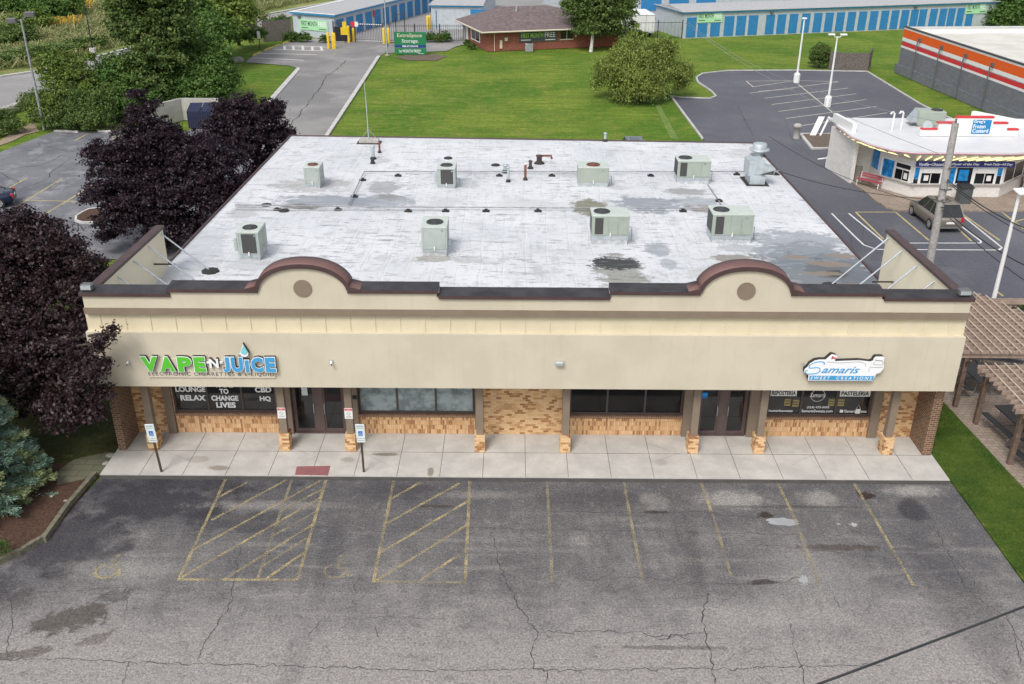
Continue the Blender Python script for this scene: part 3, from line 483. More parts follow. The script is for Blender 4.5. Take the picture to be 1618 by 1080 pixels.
# planting bed on the left
sheet('mulch_bed', GP([(150, 758), (72, 855), (0, 889), (-300, 1010)])+[(-34, -9), (-34, 2.5), (-20, 1.2)]+GP([(60, 720), (110, 712)]), .03, M['mulch'])
sheet('thin_lawn_shaded', [(-16.05, .9), (-16.05, 10.1)]+GP([(158, 411), (40, 440)])+[(-40, 11), (-40, 2.4), (-20, 1.15), (-17.2, .8)], .035, M['thin_lawn_shaded'])
sheet('stepping_pavers', GP([(168, 716), (184, 718), (158, 752), (140, 757), (90, 768), (92, 745), (118, 727)]), .05, M['old_pavers'])
b = MB()
for p, q, h in [((151, 752), (110, 800), .2), ((112, 797), (70, 856), .205), ((72, 852), (28, 878), .2), ((31, 875), (-60, 920), .195)]:
    P = np.array(G(*p)); Q = np.array(G(*q)); d = (Q-P)/np.linalg.norm(Q-P); n = np.array([-d[1], d[0]])*.075; b.prism([tuple(P+n), tuple(P-n), tuple(Q-n), tuple(Q+n)], -.02, h)
tag(b.build('timber_edging', M['timber'], center=True), 'weathered landscape timbers edging the mulch bed beside the parking lot', 'edging')
for i, (p, r) in enumerate([((176, 722), .16), ((168, 734), .12), ((82, 786), .07), ((104, 793), .06)]):
    x, y = G(*p); b = MB(); b.lathe((0, 0, 0), [(r*.9, 0), (r, r*.25), (r*.75, r*.5), (r*.3, r*.62)], 7, False); o = b.build('rock', M['stone']); o.location = (x, y, .05); o.scale = (1.3, .9, 1); o.rotation_euler[2] = i*1.1
    tag(o, ['largest grey stone beside the left end of the sidewalk', 'grey stone in front of the larger stone by the stepping pavers', 'small pale stone lying in the mulch below the spruce', 'tiny pale stone in the mulch nearest the timber edging'][i], 'rock')
sheet('gravel_strip', GP([(-40, 235), (0, 222), (20, 206), (38, 200), (52, 192), (62, 207), (40, 212), (20, 222), (0, 229)]), -.01, M['gravel'])
b = MB(); P0 = G(0, 184); P1 = G(40, 172); b.path([(P0[0]-6, P0[1]-1, .4), (*P0, .4), (*P1, .4)], .45, 4); 
tag(b.build('retaining_wall', M['concrete'], center=True), 'low grey block retaining wall between the shrubs and the street', 'wall')
x, y = G(143, 343); pts = [G(*p) for p in [(118, 350), (119, 343), (130, 336), (141, 331), (190, 326), (190, 348), (150, 353.5), (128, 353.5)]]
b = MB(); b.prism(pts, -.02, .12); b.cur = 1; c0 = np.mean(pts, 0); b.prism([tuple(c0+(np.array(p)-c0)*.86) for p in pts], .12, .13); tag(b.build('mulched_island', [M['kerb'], M['mulch']]), kind='structure')
sheet('sign_bed', GP([(625, 90), (640, 86), (690, 85), (706, 89), (690, 95), (645, 95)]), -.01, M['mulch_grey'])
pts = GP([(1262, 212), (1281, 236), (1302, 236), (1352, 232), (1350, 218), (1325, 212)]); b = MB(); b.prism(pts, -.02, .13); b.cur = 1; c0 = np.mean(pts, 0); b.prism([tuple(c0+(np.array(p)-c0)*.88) for p in pts], .13, .14)
tag(b.build('planted_island', [M['kerb'], M['mulch_grey']]), kind='structure')
sheet('custard_walk', GP([(1343, 288), (1368, 305), (1382, 318), (1400, 329), (1420, 334), (1750, 335), (1750, 250), (1500, 250), (1360, 262)]), .11, M['pavers'], .12)
b = MB(); b.sheet(GP([(1035, 165), (1042, 163), (1072, 218), (1060, 218)]), -.045); tag(b.build('worn_grass_track', plain('track', (.125, .19, .035), .95, var=.25)), kind='structure')
# near grass blades on the side strip
n = 42000; x = rng.uniform(14.45, 16.75, n); y = -9+19*rng.random(n)**1.3; h = rng.uniform(.03, .075, n); a = rng.uniform(0, 2*pi, n); t = rng.uniform(.0, .05, n); wq = .008
dx, dy = np.cos(a)*wq, np.sin(a)*wq; z0 = np.full(n, .04)
k = (x < 16.4+(6-y)*.055)
V = np.stack([np.stack([x-dx, y-dy, z0], 1), np.stack([x+dx, y+dy, z0], 1), np.stack([x+dx*.3+t, y+dy*.3+t*.5, z0+h], 1), np.stack([x-dx*.3+t, y-dy*.3+t*.5, z0+h], 1)], 1)[k]
tag(quads('grass', V, L['grass']), kind='stuff')
# ================================================================ the shop building
XL, XR, YB = -15.9, 14.25, 33.4
def roofz(x, y):
    u = (x-XL)/(XR-XL); v = (y-1.5)/(YB-1.5); return (4.72*(1-u)+4.08*u)*(1-v)+(4.15*(1-u)+3.83*u)*v
def onRoof(px, py):
    z = 4.3
    for _ in range(6): p = onZ(px, py, z); z = roofz(p[0], p[1])
    return (float(p[0]), float(p[1]), z)
S = empty('shop_building', (-.8, 1.5, 0), 0, 'long single-storey tan brick shop building with cream parapet and flat white roof', 'building')
WP = dict(parent=S, world=True)
b = MB(); xs = np.linspace(XL, XR, 9); ys = np.linspace(1.5, YB, 13)
b.add([(x, y, roofz(x, y)) for y in ys for x in xs], [[j*9+i, j*9+i+1, (j+1)*9+i+1, (j+1)*9+i] for j in range(12) for i in range(8)]); b.build('roof', M['roof'], **WP)
b = MB()   # side and rear walls below the roof
b.box(XL, XL+.2, 2.9, YB, 0, 3.8); b.box(XR-.2, XR, 2.9, YB, 0, 3.8); b.box(XL+.2, XR-.2, YB-.2, YB, 0, 3.8); b.build('side_and_rear_walls', M['brick_brown'], **WP)
b = MB()   # roof edge flashing
for (x0, y0), (x1, y1) in [((XL-.03, 8.6), (XL-.03, YB)), ((XR+.03, 8.6), (XR+.03, YB)), ((XL, YB), (XR, YB))]:
    b.path([(x0, y0, roofz(x0, y0)+.02), (x1, y1, roofz(x1, y1)+.02)], .075, 4)
    b.path([(x0, y0, roofz(x0, y0)-.2), (x1, y1, roofz(x1, y1)-.2)], .07, 4)
b.build('roof_edge', M['coping'], **WP)
# wall under the canopy: piers and brickwork between openings  y=2.9
W0, W1, HD = 1.06, 2.95, 3.35
openings = [(-14.1, -10.2), (-7.1, -2.72), (.87, 5.15), (8.3, 12.25)]
doors = [(-9.6, -7.62), (5.75, 7.6)]
for a, c in [(XL+.2, -14.1), (-2.68, .83), (12.6, XR-.2)]: b = MB(); b.box(a, c, 2.9, 3.1, .15, HD); b.build('brick_wall', M['brick_tan'], **WP)
for a, c in openings:
    b = MB(); b.box(a-.02, c+.02, 2.9, 3.1, .15, W0-.15); b.build('brick_spandrel', M['brick_stack'], **WP)
    b = MB(); b.box(a-.04, c+.04, 2.84, 3.1, W0-.15, W0-.04); b.build('brick_sill', M['brick_sill'], **WP)
for a, c in [(-14.42, -14.12), (-10.18, -9.64), (-7.58, -7.12), (5.17, 5.72), (7.64, 8.26), (12.27, 12.6), (-2.7, -2.42), (.6, .85)]: b = MB(); b.box(a, c, 2.78, 3.098, .15, HD); b.build('wall_pilaster', M['taupe'], **WP)
for wi, (a, c) in enumerate(openings):
    fr = MB(); fr.box(a, c, 2.93, 3.03, W0-.04, W0+.06); fr.box(a, c, 2.93, 3.03, W1, HD)
    for k in range(4):
        x = a+(c-a)*k/3; fr.box(x-.035+(.035 if k == 0 else 0)-(.035 if k == 3 else 0), x+.035+(.035 if k == 0 else 0)-(.035 if k == 3 else 0), 2.935, 3.02, W0+.06, W1)
    f = fr.build('window', M['frame'], **WP)
    for k in range(3):
        x0 = a+(c-a)*k/3+.036; x1 = a+(c-a)*(k+1)/3-.036; g = MB(); g.box(x0, x1, 2.975, 2.985, W0+.06, W1)
        o = g.build('pane', [M['glass'], M['blinds'], M['glass_dk'], M['glass']][wi]); o.parent = f; kids.setdefault(f.name, []).append(o)
        me = o.data; off = np.array(S.location)
        for v in me.vertices: v.co -= Vector(off)
for di, (a, c) in enumerate(doors):
    m = (a+c)/2; D = MB(); D.box(a, a+.07, 2.93, 3.05, .17, HD); D.box(c-.07, c, 2.93, 3.05, .17, HD); D.box(m-.17, m+.17, 2.9, 3.05, .17, HD); D.box(a, c, 2.935, 3.045, 2.75, 2.85); D.box(a, c, 2.86, 3.05, .15, .2)
    D.build('door_frame', M['doorframe'], **WP)
    for s_ in (0, 1):
        x0, x1 = (a+.07, m-.17) if s_ == 0 else (m+.17, c-.07)
        d = MB(); d.box(x0, x0+.06, 2.94, 3.0, .2, 2.75); d.box(x1-.06, x1, 2.94, 3.0, .2, 2.75); d.box(x0+.06, x1-.06, 2.94, 3.0, .2, .34); d.box(x0+.06, x1-.06, 2.94, 3.0, 2.65, 2.75)
        d.cur = 1; d.box(x0+.06, x1-.06, 2.965, 2.975, .34, 2.65); d.box(x0, x1, 2.965, 2.98, 2.85, HD); o = d.build('door', [M['doorframe'], M['glass']], **WP)
        h = MB(); hx = x1-.03 if s_ == 0 else x0+.03; h.path([(hx, 2.93, 1.0), (hx, 2.87, 1.03), (hx, 2.87, 1.4), (hx, 2.93, 1.43)], .015); hh = h.build('handle', M['galv']); hh.parent = o; kids.setdefault(o.name, []).append(hh)
        for v in hh.data.vertices: v.co -= S.location
b = MB(); b.box(-9.22, -9.0, 2.925, 2.935, 1.78, 2.12); b.build('paper_notice', M['sign_pale'], **WP)
b = MB(); b.box(5.85, 6.05, 2.925, 2.935, 1.75, 2.0); b.build('paper_notice', M['poster'], **WP)
# lettering on glass
def wt(s, x, z, wd, ht, mat=None, bold=.045, **k): return text(s, S, x, 2.968, z, wd, ht, mat or M['white_plastic'], 'window_lettering', .003, bold, **k)
wt('LOUNGE', -13.98, 1.87, 1.15, .24); wt('RELAX', -13.84, 1.5, .96, .24); wt('VAPE', -12.51, 2.08, .72, .21); wt('TO', -12.33, 1.8, .35, .22); wt('CHANGE', -12.67, 1.5, 1.02, .23); wt('LIVES', -12.52, 1.2, .74, .24); wt('CBD', -10.98, 1.87, .62, .24); wt('HQ', -10.84, 1.47, .42, .24)
for a, c in [(8.42, 9.4), (11.02, 12.16)]: b = MB(); b.box(a, c, 2.962, 2.97, 1.86, 2.12); b.build('window_banner', M['white'], **WP)
text('REPOSTERIA', S, 8.46, 2.958, 1.9, .9, .18, M['black'], 'banner_lettering', .003, .03); text('PASTELERIA', S, 11.07, 2.958, 1.9, 1.04, .18, M['black'], 'banner_lettering', .003, .03)
wt('/samarissweets', 8.42, 1.17, .92, .11, bold=.015); wt('(224) 475-0095', 9.86, 1.31, .84, .12, bold=.015); wt('SamarisSweets.com', 9.68, 1.16, 1.18, .12, bold=.015); wt('/Samaris.sweets', 11.28, 1.16, .86, .12, bold=.015)
wt('Samaris', 9.9, 1.82, .6, .18, bold=.0, shear=.3)
b = MB(); cx, cz = 10.2, 1.9
for k in range(24): 
    a0, a1 = 2*pi*k/24, 2*pi*(k+1)/24; b.path([(cx+.26*math.cos(a0), 2.962, cz+.26*math.sin(a0)), (cx+.26*math.cos(a1), 2.962, cz+.26*math.sin(a1))], .009, 4)
b.build('window_emblem', M['white_plastic'], **WP); b = MB(); b.box(11.13, 11.25, 2.962, 2.97, 1.16, 1.28); b.build('window_icon', M['white_plastic'], **WP)
wt('Samaris', 6.95, 1.93, .42, .12, bold=.0, shear=.3); wt('(224) 475-0095', 6.93, 1.78, .4, .06, bold=.01)
for x0, z0 in [(8.98, 1.44), (9.3, 1.4), (10.64, 1.44), (11.0, 1.44)]:
    b = MB(); [b.box(x0, x0+.24, 2.966, 2.973, z0+.11*k, z0+.11*k+.08) for k in range(3)]; b.box(x0, x0+.02, 2.967, 2.972, z0, z0+.3); b.box(x0+.22, x0+.24, 2.967, 2.972, z0, z0+.3); b.build('crate_display', M['crate'], **WP)
b = MB(); b.box(11.72, 11.9, 2.955, 2.965, 1.08, 1.32); b.path([(11.72, 2.96, 1.32), (11.81, 2.96, 1.5), (11.9, 2.96, 1.32)], .006, 4); b.build('hanging_notice', M['white'], **WP)
b = MB(); b.box(-7.28, -7.12, 2.7, 2.78, 1.75, 1.87); b.build('door_bell', M['black'], **WP)
# end piers of brown brick
for x0, x1 in [(XL, XL+.28), (XR-.32, XR)]: b = MB(); b.box(x0, x1, 1.6, 2.9, .0, 3.3); b.build('end_pier', M['brick_brown'], **WP)
# columns on brick pedestals
for x in [-14.62, -9.72, -7.27, -2.48, .68, 5.42, 7.87, 12.62]:
    b = MB(); b.box(x-.13, x+.13, 1.72, 1.98, .83, 3.3); o = b.build('column', M['taupe'], **WP)
    p = MB(); p.box(x-.19, x+.19, 1.6, 2.1, .15, .83, 0); q = p.build('pedestal', M['brick_tan']); q.parent = o; kids.setdefault(o.name, []).append(q)
    for v in q.data.vertices: v.co -= S.location
# canopy fascia, battens, band and parapet
YF = 1.2
b = MB(); b.box(-16.0, 14.3, YF, 2.9, 3.08, 3.16); b.build('soffit', M['cream'], **WP)
b = MB(); b.box(-16.02, 14.32, YF-.02, YF+.22, 3.08, 5.19); b.box(-16.02, -15.8, YF+.22, 2.9, 3.08, 5.19); b.box(14.1, 14.32, YF+.22, 2.9, 3.08, 5.19); b.build('fascia', M['stucco'], **WP)
b = MB(); b.box(-15.98, 14.28, YF+.14, YF+.3, 5.19, 5.86)
x = -15.5
while x < 14.2: b.box(x-.03, x+.03, YF+.115, YF+.14, 5.19, 5.86); x += .86
b.build('batten_panel', M['batten'], **WP)
b = MB(); b.box(-15.93, 14.26, YF-.01, YF+.3, 5.86, 6.1); b.build('band', M['taupe'], **WP)
def arch(cx): return [(cx+1.5*(1 if t >= 0 else -1)*abs(math.sin(t))**.93, 6.72+.9*math.cos(t)) for t in np.linspace(-pi/2, pi/2, 25)]
prof = [(-15.9, 6.56), (-12.95, 6.56), (-12.95, 6.73)]+[(x, z) for x, z in arch(-8.38) if z > 6.73]+[(-3.86, 6.73), (-3.86, 6.54), (2.06, 6.54), (2.06, 6.73)]+[(x, z) for x, z in arch(6.58) if z > 6.73]+[(11.2, 6.73), (11.2, 6.56), (14.24, 6.56)]
b = MB(); b.wallp([(-15.9, 6.1)]+prof+[(14.24, 6.1)][::1] if False else prof+[(14.24, 6.1), (-15.9, 6.1)], YF+.03, YF+.3); b.build('parapet', M['stucco'], **WP)
b = MB(); b.box(-15.9, 14.24, YF+.3, YF+.6, 4.0, 6.5); 
for x0, x1 in [(-12.95, -3.86), (2.06, 11.2)]: b.box(x0, x1, YF+.302, YF+.6, 6.5, 6.68)
for c in (-8.38, 6.58): b.wallp([(x, z-.06) for x, z in arch(c)], YF+.303, YF+.6)
b.build('parapet_back', M['stucco_cream_lit'], **WP)
def capband(name, pts, h, y0, y1, mat):
    b = MB(); n = len(pts); vs = []
    for x, z in pts: vs += [(x, y0, z), (x, y0, z+h), (x, y1, z+h), (x, y1, z)]
    fs = [[4*i+k, 4*i+4+k, 4*i+4+(k+1) % 4, 4*i+(k+1) % 4] for i in range(n-1) for k in range(4)]+[[3, 2, 1, 0], [4*n-4, 4*n-3, 4*n-2, 4*n-1]]
    b.add(vs, [f[::-1] for f in fs]); return b.build(name, mat, **WP)
Y0, Y1 = YF-.05, YF+.62
for seg in [[(-15.98, 6.56), (-12.9, 6.56)], [(2.0, 6.73), (5.05, 6.73)], [(8.1, 6.73), (11.26, 6.73)], [(11.26, 6.56), (14.32, 6.56)], [(-12.99, 6.73), (-9.9, 6.73)], [(-6.87, 6.73), (-3.8, 6.73)], [(-3.8, 6.54), (2.0, 6.54)]]:
    b = MB(); (x0, z), (x1, _) = seg
    b.cur = 1; b.add([(x0, Y0, z+.1), (x1, Y0, z+.1), (x1, Y1, z+.16), (x0, Y1, z+.16)], [[0, 1, 2, 3]]); b.cur = 0
    b.add([(x0, Y0, z-.02), (x1, Y0, z-.02), (x1, Y0, z+.1), (x0, Y0, z+.1), (x0, Y1, z-.02), (x1, Y1, z-.02), (x1, Y1, z+.16), (x0, Y1, z+.16)], [[0, 1, 2, 3], [5, 4, 7, 6], [1, 5, 6, 2], [4, 0, 3, 7], [4, 5, 1, 0]]); b.build('coping', [M['coping'], M['coping_dark']], **WP)
for c in (-8.38, 6.58):
    ap = arch(c); pts = [(c-1.95, 6.73)]+[(x, z) for x, z in ap if z > 6.735]+[(c+1.95, 6.73)]
    n = len(pts); b = MB(); vs = []
    for i, (x, z) in enumerate(pts):
        t = np.array(pts[min(i+1, n-1)])-np.array(pts[max(i-1, 0)]); t = t/np.linalg.norm(t); nx, nz = -t[1]*.14, t[0]*.14
        if i in (0, n-1): nx, nz = 0, .13
        vs += [(x, Y0-.01, z-.02), (x+nx, Y0-.01, z+nz), (x+nx*1.1, Y1+.02, z+nz*1.15), (x, Y1+.02, z-.02)]
    for i in range(n-1):
        for k in range(4): b.cur = 1 if k == 1 else 0; b.add([], []); b.f.append([4*i+k, 4*i+(k+1) % 4, 4*i+4+(k+1) % 4, 4*i+4+k]); b.m.append(b.cur); b.sm.append(k == 1)
    b.v = vs; b.build('arched_coping', [M['coping'], M['coping_arch']], **WP)
    b = MB(); b.wallp([(c+.31*math.cos(a), 6.86+.31*math.sin(a)) for a in np.linspace(0, 2*pi, 33)[:-1]], YF-.005, YF+.03); b.build('medallion', M['taupe'], **WP)
# wing walls standing on the roof sides, with their braces
for sx, X in ((1, 14.12), (-1, -15.8)):
    b = MB(); z1, z0 = 6.36, roofz(X, 8.7)-.1
    x0, x1 = X-.1, X+.1
    vs = [(x0, 1.85, 4.4), (x1, 1.85, 4.4), (x1, 8.7, z0), (x0, 8.7, z0), (x0, 1.85, 6.5), (x1, 1.85, 6.5), (x1, 8.7, z1), (x0, 8.7, z1)]
    b.add(vs, [[3, 2, 1, 0], [4, 5, 6, 7], [0, 1, 5, 4], [1, 2, 6, 5], [2, 3, 7, 6], [3, 0, 4, 7]]); w_ = b.build('wing_wall', M['stucco_cream_lit'], **WP)
    b = MB(); x0, x1 = X-.17, X+.17; vs = [(x0, 1.83, 6.5), (x1, 1.83, 6.5), (x1, 8.75, z1), (x0, 8.75, z1), (x0, 1.83, 6.62), (x1, 1.83, 6.62), (x1, 8.75, z1+.12), (x0, 8.75, z1+.12)]
    b.add(vs, [[3, 2, 1, 0], [4, 5, 6, 7], [0, 1, 5, 4], [1, 2, 6, 5], [2, 3, 7, 6], [3, 0, 4, 7]]); b.build('wing_coping', M['coping'], **WP)
    for y in (8.45, 6.95, 5.35, 3.75):
        b = MB(); xb = X-sx*(2.15 if sx > 0 else 1.9); b.path([(X-sx*.1, y, 6.22), (xb, y, roofz(xb, y)+.05)], .035, 6); b.build('brace', M['strut'], **WP)
        b = MB(); b.lathe((xb, y, roofz(xb, y)), [(.38, 0), (.36, .06), (.2, .1), (.05, .12)], 8, False); b.build('brace_base', M['tar'], **WP)
    for y in (7.2, 4.4): b = MB(); b.tube((X-sx*.1, y, roofz(X, y)+.75), (X-sx*.95, y, roofz(X, y)+.75), .035); b.build('stub_pipe', M['tar'], **WP)
b = MB(); b.box(-4.35, -4.3, YF-.04, YF-.022, 5.19, 5.2); 
# ---- things fixed to the facade
def cctv(px, lab, kind=0):
    p = onY(*px, YF-.1); t = empty('security_camera' if kind == 0 else 'wall_floodlight', (float(p[0]), YF-.03, float(p[2])), 0, lab, 'camera' if kind == 0 else 'light')
    b = MB()
    if kind == 0: b.box(-.06, .06, -.02, .0, -.06, .06); b.build('mount', M['galv'], t); b = MB(); b.tube((0, -.02, 0), (.03, -.2, -.03), .04, .045); b.build('camera_body', M['white'], t); b = MB(); b.tube((.031, -.2, -.03), (.033, -.215, -.032), .03); b.build('lens', M['black'], t)
    else: b.box(-.09, .09, -.02, 0, -.07, .07); b.build('mount', M['galv'], t); b = MB(); b.box(-.14, .14, -.16, -.02, -.02, .1, .02); b.build('lamp_head', M['galv'], t)
    return t
cctv((523, 572), 'small white security camera on the fascia right of the green and blue shop sign'); cctv((201, 572), 'small grey camera at the far left of the fascia beside the purple tree')
cctv((884, 575), 'small grey light fixture on the blank middle of the tan fascia', 1)
for px, lab in [((138, 452), 'grey floodlight on the left end of the parapet'), ((1524, 458), 'silver floodlight on the right end of the parapet')]:
    p = onY(*px, YF+.2); t = empty('parapet_floodlight', (float(p[0]), YF+.2, 6.72), 0, lab, 'floodlight', 'floodlights at the parapet ends')
    b = MB(); b.box(-.2, .2, -.15, .14, .0, .2, .04); b.build('housing', M['insul'], t); b = MB(); b.box(-.17, .17, -.165, -.151, .03, .16); b.build('lens', M['galv'], t)
# ---- green and blue channel letter sign
V_ = empty('vape_shop_sign', (-11.9, YF-.02, 3.5), 0, 'green and blue channel letter shop sign with a water drop on the tan fascia', 'sign')
b = MB(); b.box(-14.12, -9.63, YF-.07, YF-.021, 3.47, 4.2); b.build('backboard', M['cream'], V_, True)
text('ELECTRONIC CIGARETTES & E-LIQUID', V_, -14.08, YF-.071, 3.52, 4.42, .17, M['ink'], 'small_lettering', .004, 0, spacing=1.2)
def sign_word(s, x, z, wd, ht, mat, nm='letters'):
    text(s, V_, x-.028, YF-.08, z-.028, wd+.056, ht+.056, M['white_plastic'], nm+'_outline', .11, .085, mats2=M['black'])
    text(s, V_, x, YF-.192, z, wd, ht, mat, nm, .014, .055)
for ch, x, wd in [('V', -14.22, .58), ('A', -13.58, .52), ('P', -12.95, .48), ('E', -12.38, .39)]: sign_word(ch, x, 3.77, wd, .57, M['green'])
for ch, x, wd in [('J', -11.37, .23), ('U', -11.08, .4), ('C', -10.39, .42), ('E', -9.89, .34)]: sign_word(ch, x, 3.77, wd, .57, M['blue'])
sign_word('I', -10.6, 3.77, .13, .46, M['blue'])
text('N', V_, -11.84, YF-.08, 3.93, .32, .36, M['white_plastic'], 'letters', .13, .04, mats2=M['black'])
b = MB(); b.box(-11.96, -11.86, YF-.15, YF-.08, 4.07, 4.14); b.box(-11.5, -11.4, YF-.15, YF-.08, 4.07, 4.14); b.build('hyphens', M['white_plastic'], V_, True)
drop = [(-10.57+.15*math.sin(a)*(1 if math.cos(a) < .2 else (1-math.cos(a))/.8*.9+.02), 4.53+(.15*math.cos(a) if math.cos(a) < .2 else .03+(math.cos(a)-.2)*.42)) for a in np.linspace(0, 2*pi, 25)[:-1]]
b = MB(); b.wallp(drop, YF-.22, YF-.08); b.build('drop_body', M['black'], V_, True)
b = MB(); b.wallp(drop, YF-.235, YF-.222); b.build('drop_face', M['white_plastic'], V_, True)
b = MB(); b.wallp([(x*.8-10.57*.2+.01, 4.58+(z-4.53)*.72) for x, z in drop], YF-.242, YF-.236); b.build('drop_water', M['aqua'], V_, True)
# ---- white bakery sign
B_ = empty('bakery_sign', (10.2, YF-.02, 3.6), 0, 'white cutout bakery sign with blue script lettering near the right end of the fascia', 'sign')
sx = lambda a: 8.86+(a-545)*2.73/815
sz = lambda z: 3.59+(372-z)*1.05/(372-105)
op = [(600, 372), (1275, 372), (1290, 322), (1300, 300), (1335, 290), (1362, 250), (1362, 215), (1352, 205), (1352, 140), (1335, 132), (1262, 132), (1245, 150), (1240, 172), (1215, 182), (1100, 170), (850, 180), (845, 165), (868, 135), (850, 120), (805, 112), (750, 165), (690, 165), (640, 175), (595, 205), (575, 240), (550, 262), (548, 290), (570, 305), (600, 318)]
pp = [(sx(a), sz(c)) for a, c in op]
b = MB(); b.wallp(pp, YF-.2, YF-.021); b.build('sign_body', M['black'], B_, True)
b = MB(); b.wallp(pp, YF-.23, YF-.201); b.build('sign_face', M['white_plastic'], B_, True)
b = MB(); b.box(sx(608), sx(1278), YF-.236, YF-.231, sz(366), sz(322)); b.build('blue_strip', M['blue'], B_, True)
text('SWEET', B_, sx(622), YF-.237, sz(359), .68, .115, M['white_plastic'], 'small_lettering', .003, .01, spacing=1.5, shear=.15); text('CREATIONS', B_, sx(890), YF-.237, sz(359), 1.24, .115, M['white_plastic'], 'small_lettering', .003, .01, spacing=1.5, shear=.15)
text('amaris', B_, sx(725), YF-.232, sz(297), 1.32, .26, M['blue'], 'script_lettering', .006, .012, shear=.45)
b = MB(); pS = [(738, 212), (738, 190), (700, 182), (640, 190), (590, 222), (600, 245), (680, 240), (708, 262), (690, 292), (620, 305), (565, 298), (562, 275), (585, 265)]
Sv = [Vector((sx(a), YF-.236, sz(c))) for a, c in pS]; Q = []
for i in range(len(Sv)-1):
    p0, p1, p2, p3 = Sv[max(i-1, 0)], Sv[i], Sv[i+1], Sv[min(i+2, len(Sv)-1)]
    for t in np.linspace(0, 1, 5)[:-1]: Q.append(tuple(.5*((2*p1)+(-p0+p2)*t+(2*p0-5*p1+4*p2-p3)*t*t+(-p0+3*p1-3*p2+p3)*t**3)))
b.path(Q, .016, 5); b.build('script_capital', M['blue'], B_, True)
b = MB()
for P in ([(770, 185), (900, 195), (1100, 180), (1165, 200), (1172, 225)], [(1265, 145), (1262, 165), (1340, 170)], [(1255, 178), (1250, 208), (1345, 212)], [(1350, 235), (1215, 237), (1215, 280)], [(1262, 168), (1335, 172), (1345, 210)], [(800, 150), (815, 130)]): b.path([(sx(a), YF-.232, sz(c)) for a, c in P], .007, 4)
b.build('line_drawing', M['insul'], B_, True)
b = MB(); b.wallp([(sx(805), sz(160)), (sx(815), sz(125)), (sx(830), sz(140)), (sx(858), sz(140)), (sx(845), sz(158)), (sx(828), sz(150))], YF-.236, YF-.231); b.build('bow', M['red'], B_, True)
b = MB(); b.path([(sx(550), YF-.1, sz(215)), (sx(520), YF-.18, sz(212)), (sx(500), YF-.18, sz(215))], .015); t = b.build('sign_arm', M['pipe'], None); v0 = np.array([8.8, YF-.1, 4.2])
for v in t.data.vertices: v.co -= Vector(v0)
t.location = v0; t.name = 'sensor_arm'; tag(t, 'thin grey sensor arm sticking out left of the white bakery sign', 'sensor')
# ---- handicap posts and no-parking signs
def hc(px, lab, lean):
    x, y = G(*px); t = empty('handicap_sign', (x, y+.05, 0), 0, lab, 'sign', 'handicap signs on brown posts')
    b = MB(); b.T = M4(ry=-lean, rx=.03); b.box(-.035, .035, -.02, .03, 0, 1.75); b.build('post', M['brown_post'], t)
    b = MB(); b.T = M4(ry=-lean, rx=.03); b.box(-.16, .16, -.045, -.03, 1.62, 2.2, .008); o = b.build('sign_plate', M['sign_pale'], t)
    b = MB(); b.T = M4(ry=-lean, rx=.03); b.box(-.15, .15, -.05, -.036, 1.45, 1.6); b.build('lower_plate', M['sign_pale'], t)
    b = MB(); b.T = M4(ry=-lean, rx=.03); b.box(-.075, .075, -.048, -.0455, 1.72, 1.92); b.build('blue_panel', M['hc_blue'], t)
    b = MB(); b.T = M4(ry=-lean, rx=.03)
    P = [(.0, 1.885), (-.005, 1.82), (.03, 1.815), (.042, 1.77)]; b.path([(x_, -.05, z_) for x_, z_ in P], .008, 4); b.path([(.038*math.cos(a)-.01, -.05, 1.785+.038*math.sin(a)) for a in np.linspace(2, 6, 9)], .006, 4); b.build('wheelchair_symbol', M['white_plastic'], t)
    b = MB(); b.T = M4(ry=-lean, rx=.03); [b.box(-.12, .12, -.0475, -.0455, z, z+.02) for z in (2.13, 2.09, 2.03)]; b.box(-.12, .12, -.0525, -.0505, 1.52, 1.54); b.build('small_print', M['pipe'], t)
hc((256, 752), 'leaning handicap parking sign on brown post by the left brick pedestal', .045); hc((575, 752), 'handicap parking sign on brown post right of the red ramp pad', 0.0)
for x, lab in [(-9.72, 'red and white no-parking sign on the column left of the dark entrance'), (-7.27, 'red and white no-parking sign on the column right of the dark entrance')]:
    t = empty('no_parking_sign', (x, 1.72, 1.5), 0, lab, 'sign', 'no-parking signs on columns')
    b = MB(); b.box(-.15, .15, -.03, -.012, 0, .44, .006); b.build('sign_plate', M['white'], t); b = MB(); b.box(-.135, .135, -.033, -.0305, .33, .425); b.build('red_header', M['red'], t)
    text('NO', t, -.05, -.034, .385, .1, .03, M['white'], 'lettering', .001, .01, world=False); text('PARKING', t, -.11, -.034, .34, .22, .035, M['white'], 'lettering', .001, .01, world=False)
    b = MB(); b.path([(.065*math.cos(a), -.032, .22+.065*math.sin(a)) for a in np.linspace(0, 2*pi, 17)], .007, 4); b.path([(-.045, -.032, .265), (.045, -.032, .175)], .007, 4); b.box(-.1, .1, -.0325, -.0305, .06, .08); b.box(-.1, .1, -.0325, -.0305, .1, .115); b.build('symbol', M['pipe'], t)
